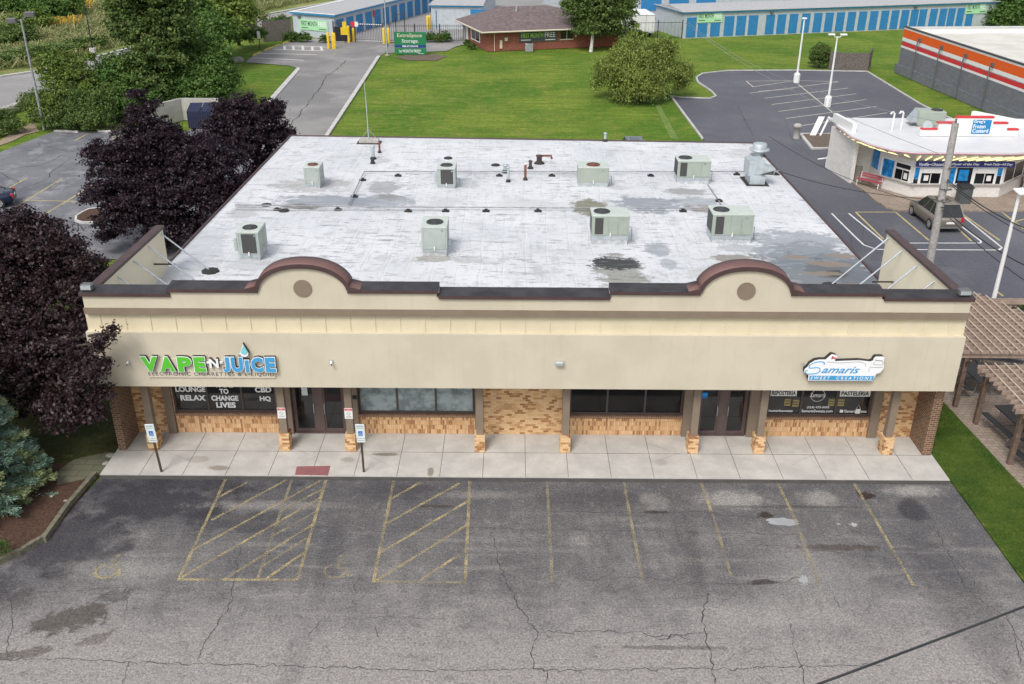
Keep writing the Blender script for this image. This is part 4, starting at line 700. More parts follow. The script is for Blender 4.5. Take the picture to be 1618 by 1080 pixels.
# ================================================================ on the roof
def acunit(px0, px1, py, hc_, hb, depth, kind, lab, fan='fan_dark', top='ac_top', body='ac'):
    a = onRoof(px0, py); c = onRoof(px1, py); wd = c[0]-a[0]; x = (a[0]+c[0])/2; y = a[1]
    t = empty('rooftop_air_conditioner', (x, y+depth/2, roofz(x, y+depth/2)-.03), 0, lab, 'air conditioner', 'air conditioners on the white roof'); h = wd/2; d = depth/2
    b = MB(); b.box(-h+.04, h-.04, -d+.05, d-.05, 0, hc_*.55); b.build('roof_curb', M['curb'], t)
    b = MB(); b.box(-h+.02, h-.02, -d+.03, d-.03, hc_*.55, hc_); b.build('base_rail', M['galv'], t)
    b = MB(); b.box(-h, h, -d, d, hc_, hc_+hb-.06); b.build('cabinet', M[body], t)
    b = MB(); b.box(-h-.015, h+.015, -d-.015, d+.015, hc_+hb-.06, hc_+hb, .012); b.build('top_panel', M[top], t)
    fr = min(.38, h*.68); fx, fy = (0, -d*.15) if kind in ('front', 'plain') else (-h+fr+.1, 0)
    b = MB(); b.lathe((fx, fy, hc_+hb), [(fr, -.005), (fr, .03), (fr*.93, .03), (fr*.92, .004), (fr*.3, .006), (fr*.28, .05), (.02, .055)], 20); b.cur = 0; o = b.build('fan', M[fan], t)
    b = MB()
    for rr in (.9, .68, .46): b.path([(fx+fr*rr*math.cos(a_), fy+fr*rr*math.sin(a_), hc_+hb+.045) for a_ in np.linspace(0, 2*pi, 17)], .006, 3)
    for a_ in np.linspace(0, 2*pi, 7)[:-1]: b.path([(fx, fy, hc_+hb+.05), (fx+fr*.92*math.cos(a_), fy+fr*.92*math.sin(a_), hc_+hb+.045)], .006, 3)
    b.build('fan_guard', M['insul'], t)
    b = MB(); z0, z1 = hc_+.06, hc_+hb-.1
    if kind == 'front': b.box(-h+.2, h-.12, -d-.012, -d-.002, z0, z1)
    elif kind == 'wide': b.box(-h+.14, -h+.52, -d-.012, -d-.002, z0, z1-.02); b.box(-h-.012, -h-.002, -d+.12, d-.12, z0, z1)
    if kind != 'plain': b.build('coil_grille', M['coil'], t)
    b = MB(); k = -h+.2
    if kind == 'front': b.box(h+.002, h+.012, -d+.1, -.05, z0, z1); b.build('access_panel', M['ac'], t); b = MB(); b.box(h+.002, h+.012, .08, d-.1, z0, z1-.05); b.build('access_panel', M['ac'], t); b = MB(); b.box(-h-.12, -h-.002, -d-.03, -d+.1, z0+.1, z1-.2)
    elif kind == 'wide': b.box(.02-h*.1, h*.38, -d-.014, -d-.002, z0, z0+.42); b.build('access_panel', M[body], t); b = MB(); b.box(h*.46, h-.06, -d-.014, -d-.002, z0, z1-.1)
    else: b.box(h*.2, h*.7, -d-.012, -d-.002, z0+.05, z0+.4)
    b.build('access_panel', M[body if kind != 'front' else 'ac_pale'], t)
    b = MB(); b.path([(h+.02, -d*.3, z0+.2), (h+.18, -d*.3, z0+.2), (h+.2, -d*.3, -.0+.1), (h+.35, -d*.3, .08)], .02, 5); b.build('conduit', M['pipe'], t); b = MB(); b.box(-.025, .025, -d-.07, -d-.02, hc_-.05, hc_+.12); b.build('drain_trap', M['white'], t)
    b = MB(); [b.box(xx_-.006, xx_+.006, -d-.006, -d-.0005, hc_+.02, hc_+hb-.08) for xx_ in ((h*.42, -h*.1) if kind == 'wide' else (h-.06, -h+.1))]; [b.box(h+.0005, h+.006, yy_-.006, yy_+.006, hc_+.02, hc_+hb-.08) for yy_ in (-d*.3, d*.35)]; b.box(h*.55, h*.72, -d-.018, -d-.0145, z1-.12, z1-.04); b.build('panel_seams', M['pipe'], t)
    return t
acunit(378, 413, 411, .32, 1.02, 1.35, 'front', 'air conditioner nearest the left end of the parapet with its dark coil facing front', body='ac_pale')
acunit(482, 507, 297, .3, .9, 1.2, 'plain', 'small air conditioner with rusty top fan at the far left of the back row', fan='rust', body='ac_pale')
acunit(691, 720, 297, .22, .95, 1.3, 'front', 'square air conditioner with dark front coil in the back row left of middle', body='ac_pale')
acunit(667, 707, 404, .38, 1.02, 1.5, 'plain', 'plain pale air conditioner with front vent hood alone in the middle of the front roof', body='ac_pale')
acunit(913, 961, 295, .3, .86, 1.2, 'plain', 'wide plain air conditioner with rusty round fan in the back row right of middle', fan='rust')
acunit(1069, 1120, 290, .42, .95, 1.25, 'wide', 'wide air conditioner with brown coil in the back row nearest the exhaust hood')
acunit(934, 992, 386, .5, .95, 1.2, 'wide', 'wide air conditioner above a dark water stain in the front row')
acunit(1123, 1186, 384, .45, 1.02, 1.35, 'wide', 'wide air conditioner just behind the right arched parapet')
def rz(name, px, lab, cat, grp=None):
    x, y, z = onRoof(*px); return empty(name, (x, y, z), 0, lab, cat, grp)
t = rz('intake_hood', (1192, 290), 'galvanised air intake hood with slanted cowl near the right roof edge', 'hood')
b = MB(); b.box(-.55, .7, -.5, 1.3, 0, .05); b.build('base_pad', M['tar'], t); b = MB(); b.box(-.35, .5, -.3, .9, .05, .5); b.build('curb', M['galv'], t)
b = MB(); b.box(-.45, .45, -.2, 1.1, .5, 1.3, .02); b.build('housing', M['galv'], t)
b = MB(); b.add([(-.2, -.2, 1.28), (-.2, -.2, .6), (-.2, .5, .6), (-.2, .5, 1.28), (.95, -.35, .95), (.95, -.35, .6), (.95, .5, .6), (.95, .5, .95)], [[0, 1, 5, 4], [3, 7, 6, 2], [0, 4, 7, 3], [1, 2, 6, 5]]); b.build('cowl', M['galv'], t)
b = MB(); b.add([(.9, -.3, .93), (.9, -.3, .62), (.9, .48, .62), (.9, .48, .93)], [[0, 1, 2, 3]]); b.add([(.1, -.365, .62), (.92, -.365, .62), (.92, -.365, .86)], [[0, 1, 2]]); b.build('filter', M['coil'], t)
t = rz('exhaust_fan', (1199, 246), 'round mushroom-shaped exhaust fan at the right back edge of the roof', 'exhaust fan')
b = MB(); b.lathe((0, 0, 0), [(.3, 0), (.3, .25)], 4, False); b.build('curb', M['galv'], t); b = MB(); b.lathe((0, 0, .25), [(.35, 0), (.62, .12), (.62, .2), (.4, .22)], 20); b.build('skirt', M['galv'], t); b = MB(); b.lathe((0, 0, .4), [(.43, 0), (.43, .36), (.38, .4), (.05, .42)], 20); b.build('motor_cap', M['galv'], t)
for px, h, r, mt, lab in [((590, 251), .75, .1, 'galv', 'tall grey vent pipe right of the mast ballast tray'), ((600, 241), .6, .06, 'rust', 'thin rusty vent pipe close behind the tall grey one'), ((803, 287), .8, .07, 'galv', 'thin white vent pipe in front of the back row gas line'), ((799, 272), .4, .12, 'galv', 'short fat grey vent behind the gas line in the roof middle'),
                          ((830, 284), .9, .07, 'rust', 'rust-red vent pipe with a pale cap in the roof middle'), ((838, 266), .42, .09, 'coping', 'short brown vent just behind the rust-red pipe'), ((956, 223), .5, .09, 'galv', 'pale capped vent pipe at the back edge of the roof'), ((589, 258), .15, .08, 'tar', 'tiny stub vent in front of the tall grey vent pipe'), ((852, 258), .45, .16, 'coping', 'squat brown vent boot with elbow at the back of the roof')]:
    t = rz('roof_vent', px, lab, 'vent', 'vent pipes on the roof'); b = MB(); b.lathe((0, 0, 0), [(r*2.1, 0), (r*1.9, .05), (r*1.1, .16)], 10); b.build('boot', M['tar'], t)
    b = MB(); b.tube((0, 0, .1), (0, 0, h), r); b.build('pipe', M[mt], t); b = MB(); b.lathe((0, 0, h), [(r*1.35, 0), (r*1.4, .05), (r*.4, .09)], 10); b.build('cap', M['white' if mt == 'rust' and h > .8 else mt], t)
    if 'elbow' in lab: b = MB(); b.path([(0, 0, .38), (.2, .1, .45), (.7, .1, .45), (.75, .1, .25)], .07); b.build('elbow', M['rust'], t)
t = rz('antenna_mast', (583, 226), 'tall thin antenna mast on a block-weighted tray at the back roof edge', 'mast'); top = onY(579, 120, float(t.location[1]))[2]-t.location[2]
b = MB(); b.box(-.75, .75, -.3, .5, 0, .05); b.build('tray', M['tar'], t); b = MB(); [b.box(x0, x0+.4, -.15, .4, .05, .25) for x0 in (-.62, -.2, .22)]; b.build('ballast_blocks', M['concrete'], t); b = MB(); b.path([(0, 0, .05), (-.02, 0, top*.55), (-.08, 0, top)], [.035, .03, .014]); b.build('pole', M['galv'], t)
b = MB(); b.path([(-.6, .3, .1), (0, 0, .9), (.6, .3, .1)], .015, 4); b.build('stay', M['galv'], t)
def pipe_run(name, pts, lab, supports, r=.035, h=.16):
    P = [onRoof(*p) for p in pts]; t = empty(name, P[0], 0, lab, 'pipe'); b = MB(); b.path([tuple(np.array(p)-P[0]+[0, 0, h]) for p in P], r, 6); b.build('pipe', M['pipe'], t)
    for p in supports: q = np.array(onRoof(*p))-P[0]; b = MB(); b.prism([(q[0]-.18, q[1]-.12), (q[0]+.18, q[1]-.12), (q[0]+.18, q[1]+.12), (q[0]-.18, q[1]+.12)], q[2], q[2]+.07); b.prism([(q[0]-.08, q[1]-.07), (q[0]+.08, q[1]-.07), (q[0]+.08, q[1]+.07), (q[0]-.08, q[1]+.07)], q[2]+.07, q[2]+.14); b.build('support_block', M['tar'], t)
pipe_run('gas_line', [(372, 328), (549, 331), (760, 332), (930, 333), (1118, 333)], 'long grey gas line crossing the middle of the white roof', [(438, 332), (534, 332), (645, 334), (704, 334), (768, 334), (850, 334), (1079, 334)])
pipe_run('gas_line', [(549, 331), (576, 275), (690, 275), (912, 275), (1069, 275), (1170, 275), (1230, 274)], 'grey gas line bending up to and along the back row of units', [(560, 311), (573, 285), (629, 278), (789, 278), (872, 278), (1028, 278), (1164, 276), (1226, 276)])
pipe_run('conduit_line', [(372, 332), (440, 333), (700, 334)], 'thin second line lying just in front of the long gas line', [], .02, .06)
pipe_run('drain_line', [(1118, 293), (1135, 318), (1142, 330)], 'short dark drain line running forward from a back row unit', [(1136, 318)], .03, .08)
for px, lab in [((421, 324), 'dark roof drain left of the first back row unit'), ((449, 333), 'black rubber block on the left part of the roof'), ((708, 250), 'small dark roof debris left of the middle vents'), ((783, 261), 'small grey roof drain behind the gas line')]:
    x, y, z = onRoof(*px); b = MB(); b.lathe((0, 0, 0), [(.28, 0), (.26, .05), (.15, .09), (.05, .1)], 9, False); o = b.build('roof_drain', M['tar']); o.location = (x, y, z); tag(o, lab, 'drain')
# ================================================================ patio: pergolas and picnic tables
def pergola(x0, x1, y0, y1, z, posts, lab, clip=None, nx=None):
    t = empty('pergola', (x0, y0, .05), 0, lab, 'pergola', 'pergolas on the brick patio')
    for (px, py) in posts:
        b = MB(); b.box(px-x0-.09, px-x0+.09, py-y0-.09, py-y0+.09, 0, z-.3, .01); b.box(px-x0-.115, px-x0+.115, py-y0-.115, py-y0+.115, 1.0, 1.06)
        b.path([(px-x0, py-y0, z-.85), (px-x0+.12, py-y0, z-.5), (px-x0+.5, py-y0, z-.26)], .05, 4); b.path([(px-x0, py-y0, z-.85), (px-x0, py-y0-.12, z-.5), (px-x0, py-y0-.4, z-.26)], .05, 4); b.build('post', M['wood_post'], t)
    b = MB()
    for yy in sorted(set(p[1] for p in posts)): 
        for dy in (-.12, .08): b.box(-.2, x1-x0+.2, yy-y0+dy, yy-y0+dy+.04, z-.28, z-.08)
    b.build('beam', M['perg'], t)
    b = MB(); y = y0
    while y < y1: b.box(-.25, (x1 if clip is None else min(x1, clip(y)))-x0, y-y0, y-y0+.04, z-.07, z+.08); y += .34
    b.build('rafters', M['perg'], t)
    b = MB(); x = x0+.05
    while x < x1:
        e = y1
        while clip is not None and clip(e) < x: e -= .05
        b.box(x-x0, x-x0+.045, -.15, e-y0, z+.08, z+.115); x += .38
    b.build('top_slats', plain('slat', (.52, .42, .35), .85, var=.1), t); return t
pA = onZ(1541, 463, 2.6); pB = onZ(1618, 494, 2.6)
pergola(16.3, 21.5, 5.25, 11.2, 2.55, [(16.75, 5.45), (21, 5.45), (16.75, 10.8), (21, 10.8)], 'larger brown lattice pergola farther back beside the parapet end', clip=lambda y: pA[0]+(pA[1]-y)*(pB[0]-pA[0])/(pA[1]-pB[1]))
pergola(16.85, 21.8, -1.6, 4.35, 2.45, [(17.0, 4.1), (17.0, 1.2), (21.3, 4.1), (21.3, 1.2), (17, -1.4)], 'nearer brown lattice pergola at the right edge of the picture')
def picnic():
    t = empty('picnic_table', (0, 0, .05)); 
    b = MB(); b.box(-.38, .38, -1.1, 1.1, .72, .76, .01); b.build('table_top', M['iron'], t)
    for s_ in (-1, 1): b = MB(); b.box(s_*.72-.14, s_*.72+.14, -1.1, 1.1, .43, .47, .01); b.build('bench', M['iron'], t)
    for y in (-.75, .75):
        b = MB(); b.path([(-.3, y, .72), (-.3, y, .25), (-.45, y, .03), (-.8, y, .03), (-.92, y, .15), (-.85, y, .35), (-.72, y, .43)], .025, 6); b.path([(.3, y, .72), (.3, y, .25), (.45, y, .03), (.8, y, .03), (.92, y, .15), (.85, y, .35), (.72, y, .43)], .025, 6); b.path([(-.45, y, .03), (.45, y, .03)], .025, 6); b.build('frame', M['steel'], t)
    return t
pt = picnic()
for i, ((px, py), rz_, lab) in enumerate([((1534, 612), .1, 'black picnic table beside the first pergola post, partly under the lattice'), ((1604, 690), .12, 'black picnic table at the right edge by the nearest pergola post'), ((1570, 572), 1.3, 'black picnic table seen through the back pergola slats'), ((1650, 745), .2, 'black picnic table cut off by the right edge, only one bench corner showing'), ((1505, 560), .1, 'black picnic table mostly hidden behind the right end of the fascia')]):
    x, y = G(px, py); o = pt if i == 0 else copy_tree(pt); o.location = (x, y, .05); o.rotation_euler = (0, 0, rz_); tag(o, lab, 'picnic table', 'picnic tables on the brick patio')
# ================================================================ vehicles
def car(name, L_, W_, H_, suv, paint, loc, rz_, lab, grp=None):
    """x forward"""
    t = empty(name, (*loc, 0), rz_, lab, 'car', grp); hl = L_/2; hw = W_/2; gc = .22; bl = 1.0 if suv else .88
    # body: rings along x
    st = [(-hl, .42, bl-.12, .86), (-hl+.06, .32, bl-.03, .93), (-hl+.35, .25, bl, .985), (-hl*.3, .22, bl, 1), (hl*.25, .22, bl-.02, 1), (hl*.45, .22, bl-.03, 1), (hl*.75, .24, bl-.09, .97), (hl-.15, .3, bl-.2, .9), (hl, .38, bl-.38, .78)]
    b = MB(); vs = []
    for x, z0, z1, k in st:
        w_ = hw*k; vs += [(x, -w_*.9, z0), (x, -w_, z0+.14), (x, -w_*1.0, (z0+z1)/2+.06), (x, -w_*.95, z1-.05), (x, -w_*.84, z1), (x, w_*.84, z1), (x, w_*.95, z1-.05), (x, w_, (z0+z1)/2+.06), (x, w_, z0+.14), (x, w_*.9, z0)]
    n = 10; fs = [[i*n+(k+1) % n, i*n+k, (i+1)*n+k, (i+1)*n+(k+1) % n] for i in range(len(st)-1) for k in range(n)]+[list(range(n)), list(range((len(st)-1)*n, len(st)*n))[::-1]]
    b.add(vs, [f[::-1] for f in fs], True); body = b.build('body', M[paint], t)
    gs = [(-hl+.08, -hl+.55), (hl*.46, hl*.06)] if suv else [(-hl+.55, -hl*.28), (hl*.42, hl*.02)]
    (rb, rt), (fb, ft) = gs; wb, wt_ = hw*.89, hw*.7; zt = H_-.05
    b = MB(); vs = [(rb, -wb, bl-.03), (fb, -wb, bl-.05), (fb, wb, bl-.05), (rb, wb, bl-.03), (rt, -wt_, zt), (ft, -wt_, zt), (ft, wt_, zt), (rt, wt_, zt)]
    b.add(vs, [[0, 1, 5, 4], [1, 2, 6, 5], [2, 3, 7, 6], [3, 0, 4, 7], [4, 5, 6, 7]]); b.build('windows', M['carglass'], t)
    b = MB(); b.box(rt-.05, ft+.05, -wt_-.02, wt_+.02, zt-.01, zt+.04, .03)
    def lerp(a, c, k): return tuple(a[i]+(c[i]-a[i])*k for i in range(3))
    for s_ in (-1, 1):
        fp = (fb, s_*(wb+.01), bl-.05), (ft, s_*(wt_+.01), zt); rp = (rb, s_*(wb+.01), bl-.03), (rt, s_*(wt_+.01), zt)
        for P in (fp, rp): b.path(P, .035, 5)
        for k in ((.36, .66) if suv else (.45,)): b.path([lerp(rp[0], fp[0], k), lerp(rp[1], fp[1], k)], .03, 5)
        if suv: b.path([(rt+.15, s_*(wt_-.06), zt+.07), (ft-.1, s_*(wt_-.06), zt+.07)], .02, 5)
    b.build('cabin_roof', M[paint], t)
    if suv: b = MB(); b.box(rt+.5, ft-.25, -wt_*.6, wt_*.6, zt+.041, zt+.048); b.build('sunroof', M['carglass'], t)
    for x in (-hl*.6, hl*.62):
        for s_ in (-1, 1):
            b = MB(); b.tube((x, s_*(hw-.2), .33), (x, s_*(hw+.01), .33), .34, n=18); wh = b.build('wheel', M['tyre'], t)
            b = MB(); b.tube((x, s_*(hw+.005), .33), (x, s_*(hw+.02), .33), .22, n=14); b.cur = 1
            for a in np.linspace(0, 2*pi, 6)[:-1]: b.tube((x+.13*math.cos(a), s_*(hw+.015), .33+.13*math.sin(a)), (x+.13*math.cos(a), s_*(hw+.024), .33+.13*math.sin(a)), .035, n=6)
            r_ = b.build('rim', [M['rim'], M['black']]); r_.parent = wh; kids.setdefault(wh.name, []).append(r_)
    for s_ in (-1, 1):
        b = MB(); b.box(-hl-.01, -hl+.16, s_*(hw*.8)-.1, s_*(hw*.8)+.1, bl-.3, bl-.02, .02); b.build('tail_light', M['tail'], t)
        b = MB(); b.box(hl-.3, hl-.03, s_*(hw*.62)-.14, s_*(hw*.62)+.14, .55, .68, .03); b.build('headlight', M['rim'], t)
        b = MB(); b.box(fb-.35, fb-.15, s_*(hw+.02)-.02, s_*(hw+.1)+.02, bl-.02, bl+.13, .02); b.build('mirror', M[paint], t)
    b = MB(); b.box(-hl-.03, -hl+.02, -.26, .26, .6, .72); b.build('licence_plate', M['white'], t)
    b = MB(); b.box(-hl-.02, -hl+.12, -hw*.85, hw*.85, .3, .42, .03); b.build('bumper', M['insul'], t)
    return t
p1 = np.array(G(1476, 365)); a = (G(1447, 340)); car('parked_suv', 4.35, 1.8, 1.7, True, 'suv', (25.1, 29.0), 1.6, 'bronze grey hatchback suv parked in front of the frozen custard stand')
car('parked_car', 4.4, 1.75, 1.42, False, 'navycar', (-36.1, 31.0), R(200), 'dark blue sedan cut off by the left edge in the rear parking lot')
car('parked_car', 4.5, 1.78, 1.6, True, 'greycar', (7.8, 44.2), 1.57, 'blue grey car behind the shop building with only its roof showing')
# ================================================================ lamps, poles and wires
def lamp(base, topz, kind, lab, grp, mat='white', r=.09, rz_=0):
    x, y = G(*base); t = empty('parking_lot_lamp' if mat != 'black' else 'street_lamp', (x, y, 0), rz_, lab, 'lamp post', grp)
    if kind in ('white2', 'white1'): b = MB(); b.lathe((0, 0, 0), [(.33, 0), (.33, .85), (.24, 1.0)], 8, False); b.build('base', M['white'], t); b = MB(); b.path([(0, 0, .9), (0, 0, topz)], [r*1.25, r*.8], 8); b.build('pole', M['white'], t)
    else:
        b = MB(); b.path([(0, 0, .0), (0, 0, topz)], [r*1.2, r*.75], 8); b.build('pole', M[mat], t)
        if kind == 'square': b = MB(); b.T = M4((.1, 0, topz), .2, .25); b.box(-.3, .3, -.28, .28, 0, .07, .02); b.build('lamp_head', M['white'], t); return t
        if kind == 'black1': b = MB(); b.lathe((0, 0, 0), [(.42, -.05), (.42, .85)], 8, False); b.build('base', M['kerb'], t)
    def head(dx, w_, d_, h_, m, dz=0):
        b = MB(); b.box(dx-w_/2, dx+w_/2, -d_/2, d_/2, topz+dz, topz+dz+h_, min(.04, h_*.3)); b.build('lamp_head', M[m], t)
    if kind == 'white2':
        head(-.55, .6, .35, .12, 'white', .18); head(.55, .6, .35, .12, 'white', .18); b = MB(); b.path([(-.4, 0, topz+.2), (-.25, 0, topz), (.25, 0, topz), (.4, 0, topz+.2)], .05); b.build('arm', M['white'], t)
    elif kind == 'white1': head(.15, .6, .45, .1, 'white')
    elif kind == 'twin':
        for s_, dz in ((-1, -.3), (1, .15)): head(s_*.72, .75, .6, .38, 'insul', dz)
        b = MB(); b.path([(-.5, 0, topz-.1), (0, 0, topz-.1), (.5, 0, topz+.2)], .04); b.build('arm', M['insul'], t)
    elif kind == 'black1': head(.45, .8, .3, .08, 'black')
    else: head(0, .9, .4, .22, 'insul')
    return t
g_ = 'white lamp posts of the custard parking lot'
lamp((1258, 130), 6.45, 'white1', 'single-headed white lamp post farther back in the custard lot', g_, rz_=1.2); lamp((1307, 168), 6.35, 'white2', 'double-headed white lamp post in the custard lot', g_); lx = G(1562, 505); lamp((1562, 505), float(onY(1604, 303, lx[1])[2]), 'square', 'white square-headed lamp post at the right edge behind the pergola', g_, r=.1)
lamp((70, 205), 9.0, 'twin', 'tall twin-headed lamp post at the corner of the left rear lot', 'dark lamp posts on the left', 'pipe', .1, .25); lamp((148, 87), 5.6, 'black1', 'black street lamp on a pale concrete base beside the street kerb', 'dark lamp posts on the left', 'black', .08); lamp((367, 98), 5.0, 'flat', 'dark short-headed lamp post on the grass beside a boulder', 'dark lamp posts on the left', 'pipe', .09)
x, y = G(376, 97); b = MB(); b.lathe((0, 0, 0), [(.7, 0), (.75, .25), (.5, .5), (.15, .58)], 8, False); o = b.build('boulder', M['stone']); o.location = (x, y, 0); tag(o, 'rounded grey boulder at the foot of the short-headed lamp post', 'boulder')
x, y = G(612, 88); t = empty('flagpole', (x, y, 0), 0, 'bare grey metal pole standing left of the green storage sign', 'pole'); b = MB(); b.path([(0, 0, 0), (0, 0, 9)], [.09, .06], 8); b.build('shaft', M['galv'], t); b = MB(); b.lathe((0, 0, 0), [(.25, 0), (.25, .12)], 10); b.build('base', M['concrete'], t)
def upole(x, y, h, r, lab, lean=(0, 0), extra=True):
    t = empty('utility_pole', (x, y, 0), 0, lab, 'utility pole', 'wooden utility poles'); b = MB(); b.path([(0, 0, 0), (lean[0]*.5, lean[1]*.5, h*.5), (lean[0], lean[1], h)], [r*1.2, r, r*.85], 10); b.build('pole', M['pole_wood'], t)
    if extra:
        b = MB(); [b.tube((lean[0]*z/h-.02, lean[1]*z/h-r*1.2, z), (lean[0]*z/h+.3, lean[1]*z/h-r*1.3, z+.05), .05) for z in (h*.62, h*.55, h*.75)]; b.tube((lean[0], lean[1], h), (lean[0], lean[1], h+.2), .05); b.build('insulators', M['insul'], t)
        b = MB(); [b.lathe((lean[0]*z/h, lean[1]*z/h, z), [(r*1.1, 0), (r*1.12, .05)], 10) for z in (h*.55, h*.62)]; b.build('bands', M['steel'], t)
    return t
ux, uy = G(1461, 455); tz = onY(1510, 194, uy); upole(ux, uy, float(tz[2]), .19, 'weathered wooden utility pole in front of the custard stand', (float(tz[0])-ux, 0))
fx, fy = G(986, 62); upole(fx, fy, 11, .2, 'utility pole with pale sleeve beside the white trailers', extra=False); b = MB(); b.tube((fx, fy, 3.6), (fx, fy, 5.2), .3); o = b.build('pole_sleeve', M['white'], center=True); o.name = 'cable_guard'; tag(o, 'white cable guard wrapped round the far utility pole', 'cable guard')
def wire(name, A, B, sag, r, lab, mat='black', grp='overhead wires between poles'):
    A = np.array(A, float); B = np.array(B, float); b = MB(); b.path([tuple((A+(B-A)*t-np.array([0, 0, sag*4*t*(1-t)]))-A) for t in np.linspace(0, 1, 17)], r, 4); o = b.build(name, M[mat]); o.location = A; tag(o, lab, 'wire', grp)
T_ = np.array([float(tz[0]), uy, float(tz[2])]); FT = np.array([fx, fy, 10.6])
wire('overhead_wire', T_+[0, 0, -.1], FT, 3.5, .013, 'pale thin overhead wire starting at the top of the near wooden pole', 'pipe')
wire('overhead_wire', T_+[-.3, 0, -1.6], FT+[.2, 0, -1.5], 2.2, .013, 'pale overhead wire crossing just above the custard stand roof', 'pipe')
def pend(px, py, Y): p = onY(px, py, Y); return [float(v) for v in p]
K = lambda z: np.array([ux+(T_[0]-ux)*z/T_[2], uy-.25, z])
ends = [(K(5.95), (1700, 385), 11, .45, .028, 'black wire running right from the upper part of the near pole'), (K(5.85), (1700, 400), 11, .4, .02, 'thin wire just under the upper black wire right of the near pole'), (K(4.55), (1700, 450), 12, .5, .03, 'thick twisted black cable running right from the middle of the near pole'),
        (K(4.4), (1700, 490), 12, .4, .022, 'lowest black wire right of the near pole, crossing the white lamp post'), (K(4.5), (1215, 215), 27, .5, .016, 'thin dark wire running left over the custard walk'), (K(4.9), (1208, 262), 27, .4, .02, 'dark wire running left from the near pole past the car')]
for A, (px, py), Y, sg, r, lab in ends: wire('overhead_wire', A, pend(px, py, Y), sg, r, lab)
wire('overhead_cable', onZ(1180, 1122, 15.6), onZ(1750, 907, 15.6), .01, .0068, 'thick black cable hanging close above the front parking lot', 'iron', None)
# ================================================================ buildings behind
def frame(A, B):
    A = np.array(A); B = np.array(B); d = B-A; return math.atan2(d[1], d[0]), float(np.linalg.norm(d))
def pbanner(t, x, z, w_, h_, dark=False, s='FIRST MONTH'):
    b = MB(); b.box(x, x+w_, -.09, -.06, z, z+h_); b.build('banner', M['banner_dk' if dark else 'banner'], t)
    text('FIRST MONTH', t, x+.05*w_, -.092, z+h_*.4, w_*.58, h_*.46, M['lime'] if dark else M['banner_dk'], 'banner_lettering', .005, .01, world=False)
    text('FREE', t, x+.67*w_, -.092, z+h_*.4, w_*.28, h_*.46, M['white_plastic'], 'banner_lettering', .005, .01, world=False)
    b = MB(); b.box(x+.05*w_, x+.3*w_, -.096, -.091, z+h_*.16, z+h_*.24); b.box(x+.68*w_, x+.95*w_, -.096, -.091, z+h_*.12, z+h_*.2); b.build('small_print', M['white_plastic' if dark else 'banner_dk'], t)
def storage(lab, A, B, depth, h, doors, roofm='st_roof', block=False, side=None, rise=.5, base=.0):
    rz_, ln = frame(A, B); t = empty('storage_building', (A[0], A[1], 0), rz_, lab, 'storage building', 'blue and grey self-storage buildings')
    wm = M['st_block' if block else 'st_wall']; b = MB(); b.box(0, ln, 0, depth, -.1, h); b.build('walls', wm, t)
    b = MB(); b.add([(-.15, -.15, h+.02), (ln+.15, -.15, h+.02), (ln+.15, depth/2, h+rise), (-.15, depth/2, h+rise), (ln+.15, depth+.15, h+.02), (-.15, depth+.15, h+.02), (-.15, depth/2, h), (ln+.15, depth/2, h)], [[0, 1, 2, 3], [3, 2, 4, 5], [0, 3, 5], [1, 4, 2]]); b.build('roof', M[roofm], t)
    b = MB(); b.box(-.22, ln+.22, -.24, -.14, h-.18, h+.06); b.box(-.24, -.14, -.14, depth+.2, h-.18, h+.06); b.build('fascia_trim', M['st_blue'], t)
    b = MB(); b.box(-.3, ln+.3, -.34, -.24, h+.02, h+.1); b.box(-.34, -.24, -.34, depth+.2, h+.02, h+.1); b.build('gutter', M['kerb'], t)
    for x0, x1, z1 in doors:
        b = MB(); b.box(x0, x1, -.05, -.005, .08, z1); b.build('roll_up_door', M['st_door'], t)
    return t, ln
A, B = G(1078, 60), G(1562, 40); A2 = np.array(A); d = np.array(B)-A2; L_ = np.linalg.norm(d); d /= L_; B = tuple(A2+d*(L_+26))
def along(px, py=None):
    # metres along the right storage wall of a photo column
    y = 60-(px-1078)*20/484*1.0; g = np.array(G(px, y)); return float((g-A2)@d)
drs = []
for x0, x1 in [(1083, 1098), (1101, 1116), (1121, 1136), (1142.5, 1157.5), (1161.5, 1176), (1180.5, 1195)]: drs.append((x0, x1))
for k, x0 in enumerate([28, 97, 170, 245, 318, 388, 456, 524, 592, 660, 727, 789, 850, 908, 960, 1025, 1083, 1135, 1190, 1248]): x0 = 1200+x0/3.87; drs.append((x0+.5, x0+14-.14*k))
dd = [(along(a), along(c), 2.65) for a, c in drs]; dd[1] = (dd[1][0], dd[1][1], 1.85); dd[2] = (dd[2][0], dd[2][1], 1.85)
t, ln = storage('long pale storage building with blue roll-up doors along the top right', A, B, 9, 3.35, dd)
pbanner(t, along(1099), 1.95, along(1138.5)-along(1099), 1.35); pbanner(t, along(1520), 1.8, along(1553)-along(1520), 1.5)
for px in (1215, 1440): b = MB(); b.box(along(px)-.2, along(px)+.2, -.25, -.02, 2.8, 3.05); b.build('wall_lamp', M['insul'], t)
A, B = G(465, 55), G(530, 61); t, ln = storage('storage block with a grey roof behind the green lawn sign and pale banner', A, B, 1, 2.95, [])
for c in list(t.children): bpy.data.objects.remove(c)
rz_, ln = frame(A, B); C1 = np.array(G(530, 61)); C2 = np.array(G(677, 19)); sl_ = float(np.linalg.norm(C2-C1))+38; sd_ = (C2-C1)/np.linalg.norm(C2-C1)
u = np.array([math.cos(rz_), math.sin(rz_)]); nn = np.array([-u[1], u[0]]); loc = lambda P: (float((P-np.array(A))@u), float((P-np.array(A))@nn))
q0, q1, q2, q3 = (0, 0), (ln, 0), loc(C1+sd_*sl_), loc(np.array(A)+sd_*sl_); h = 2.95
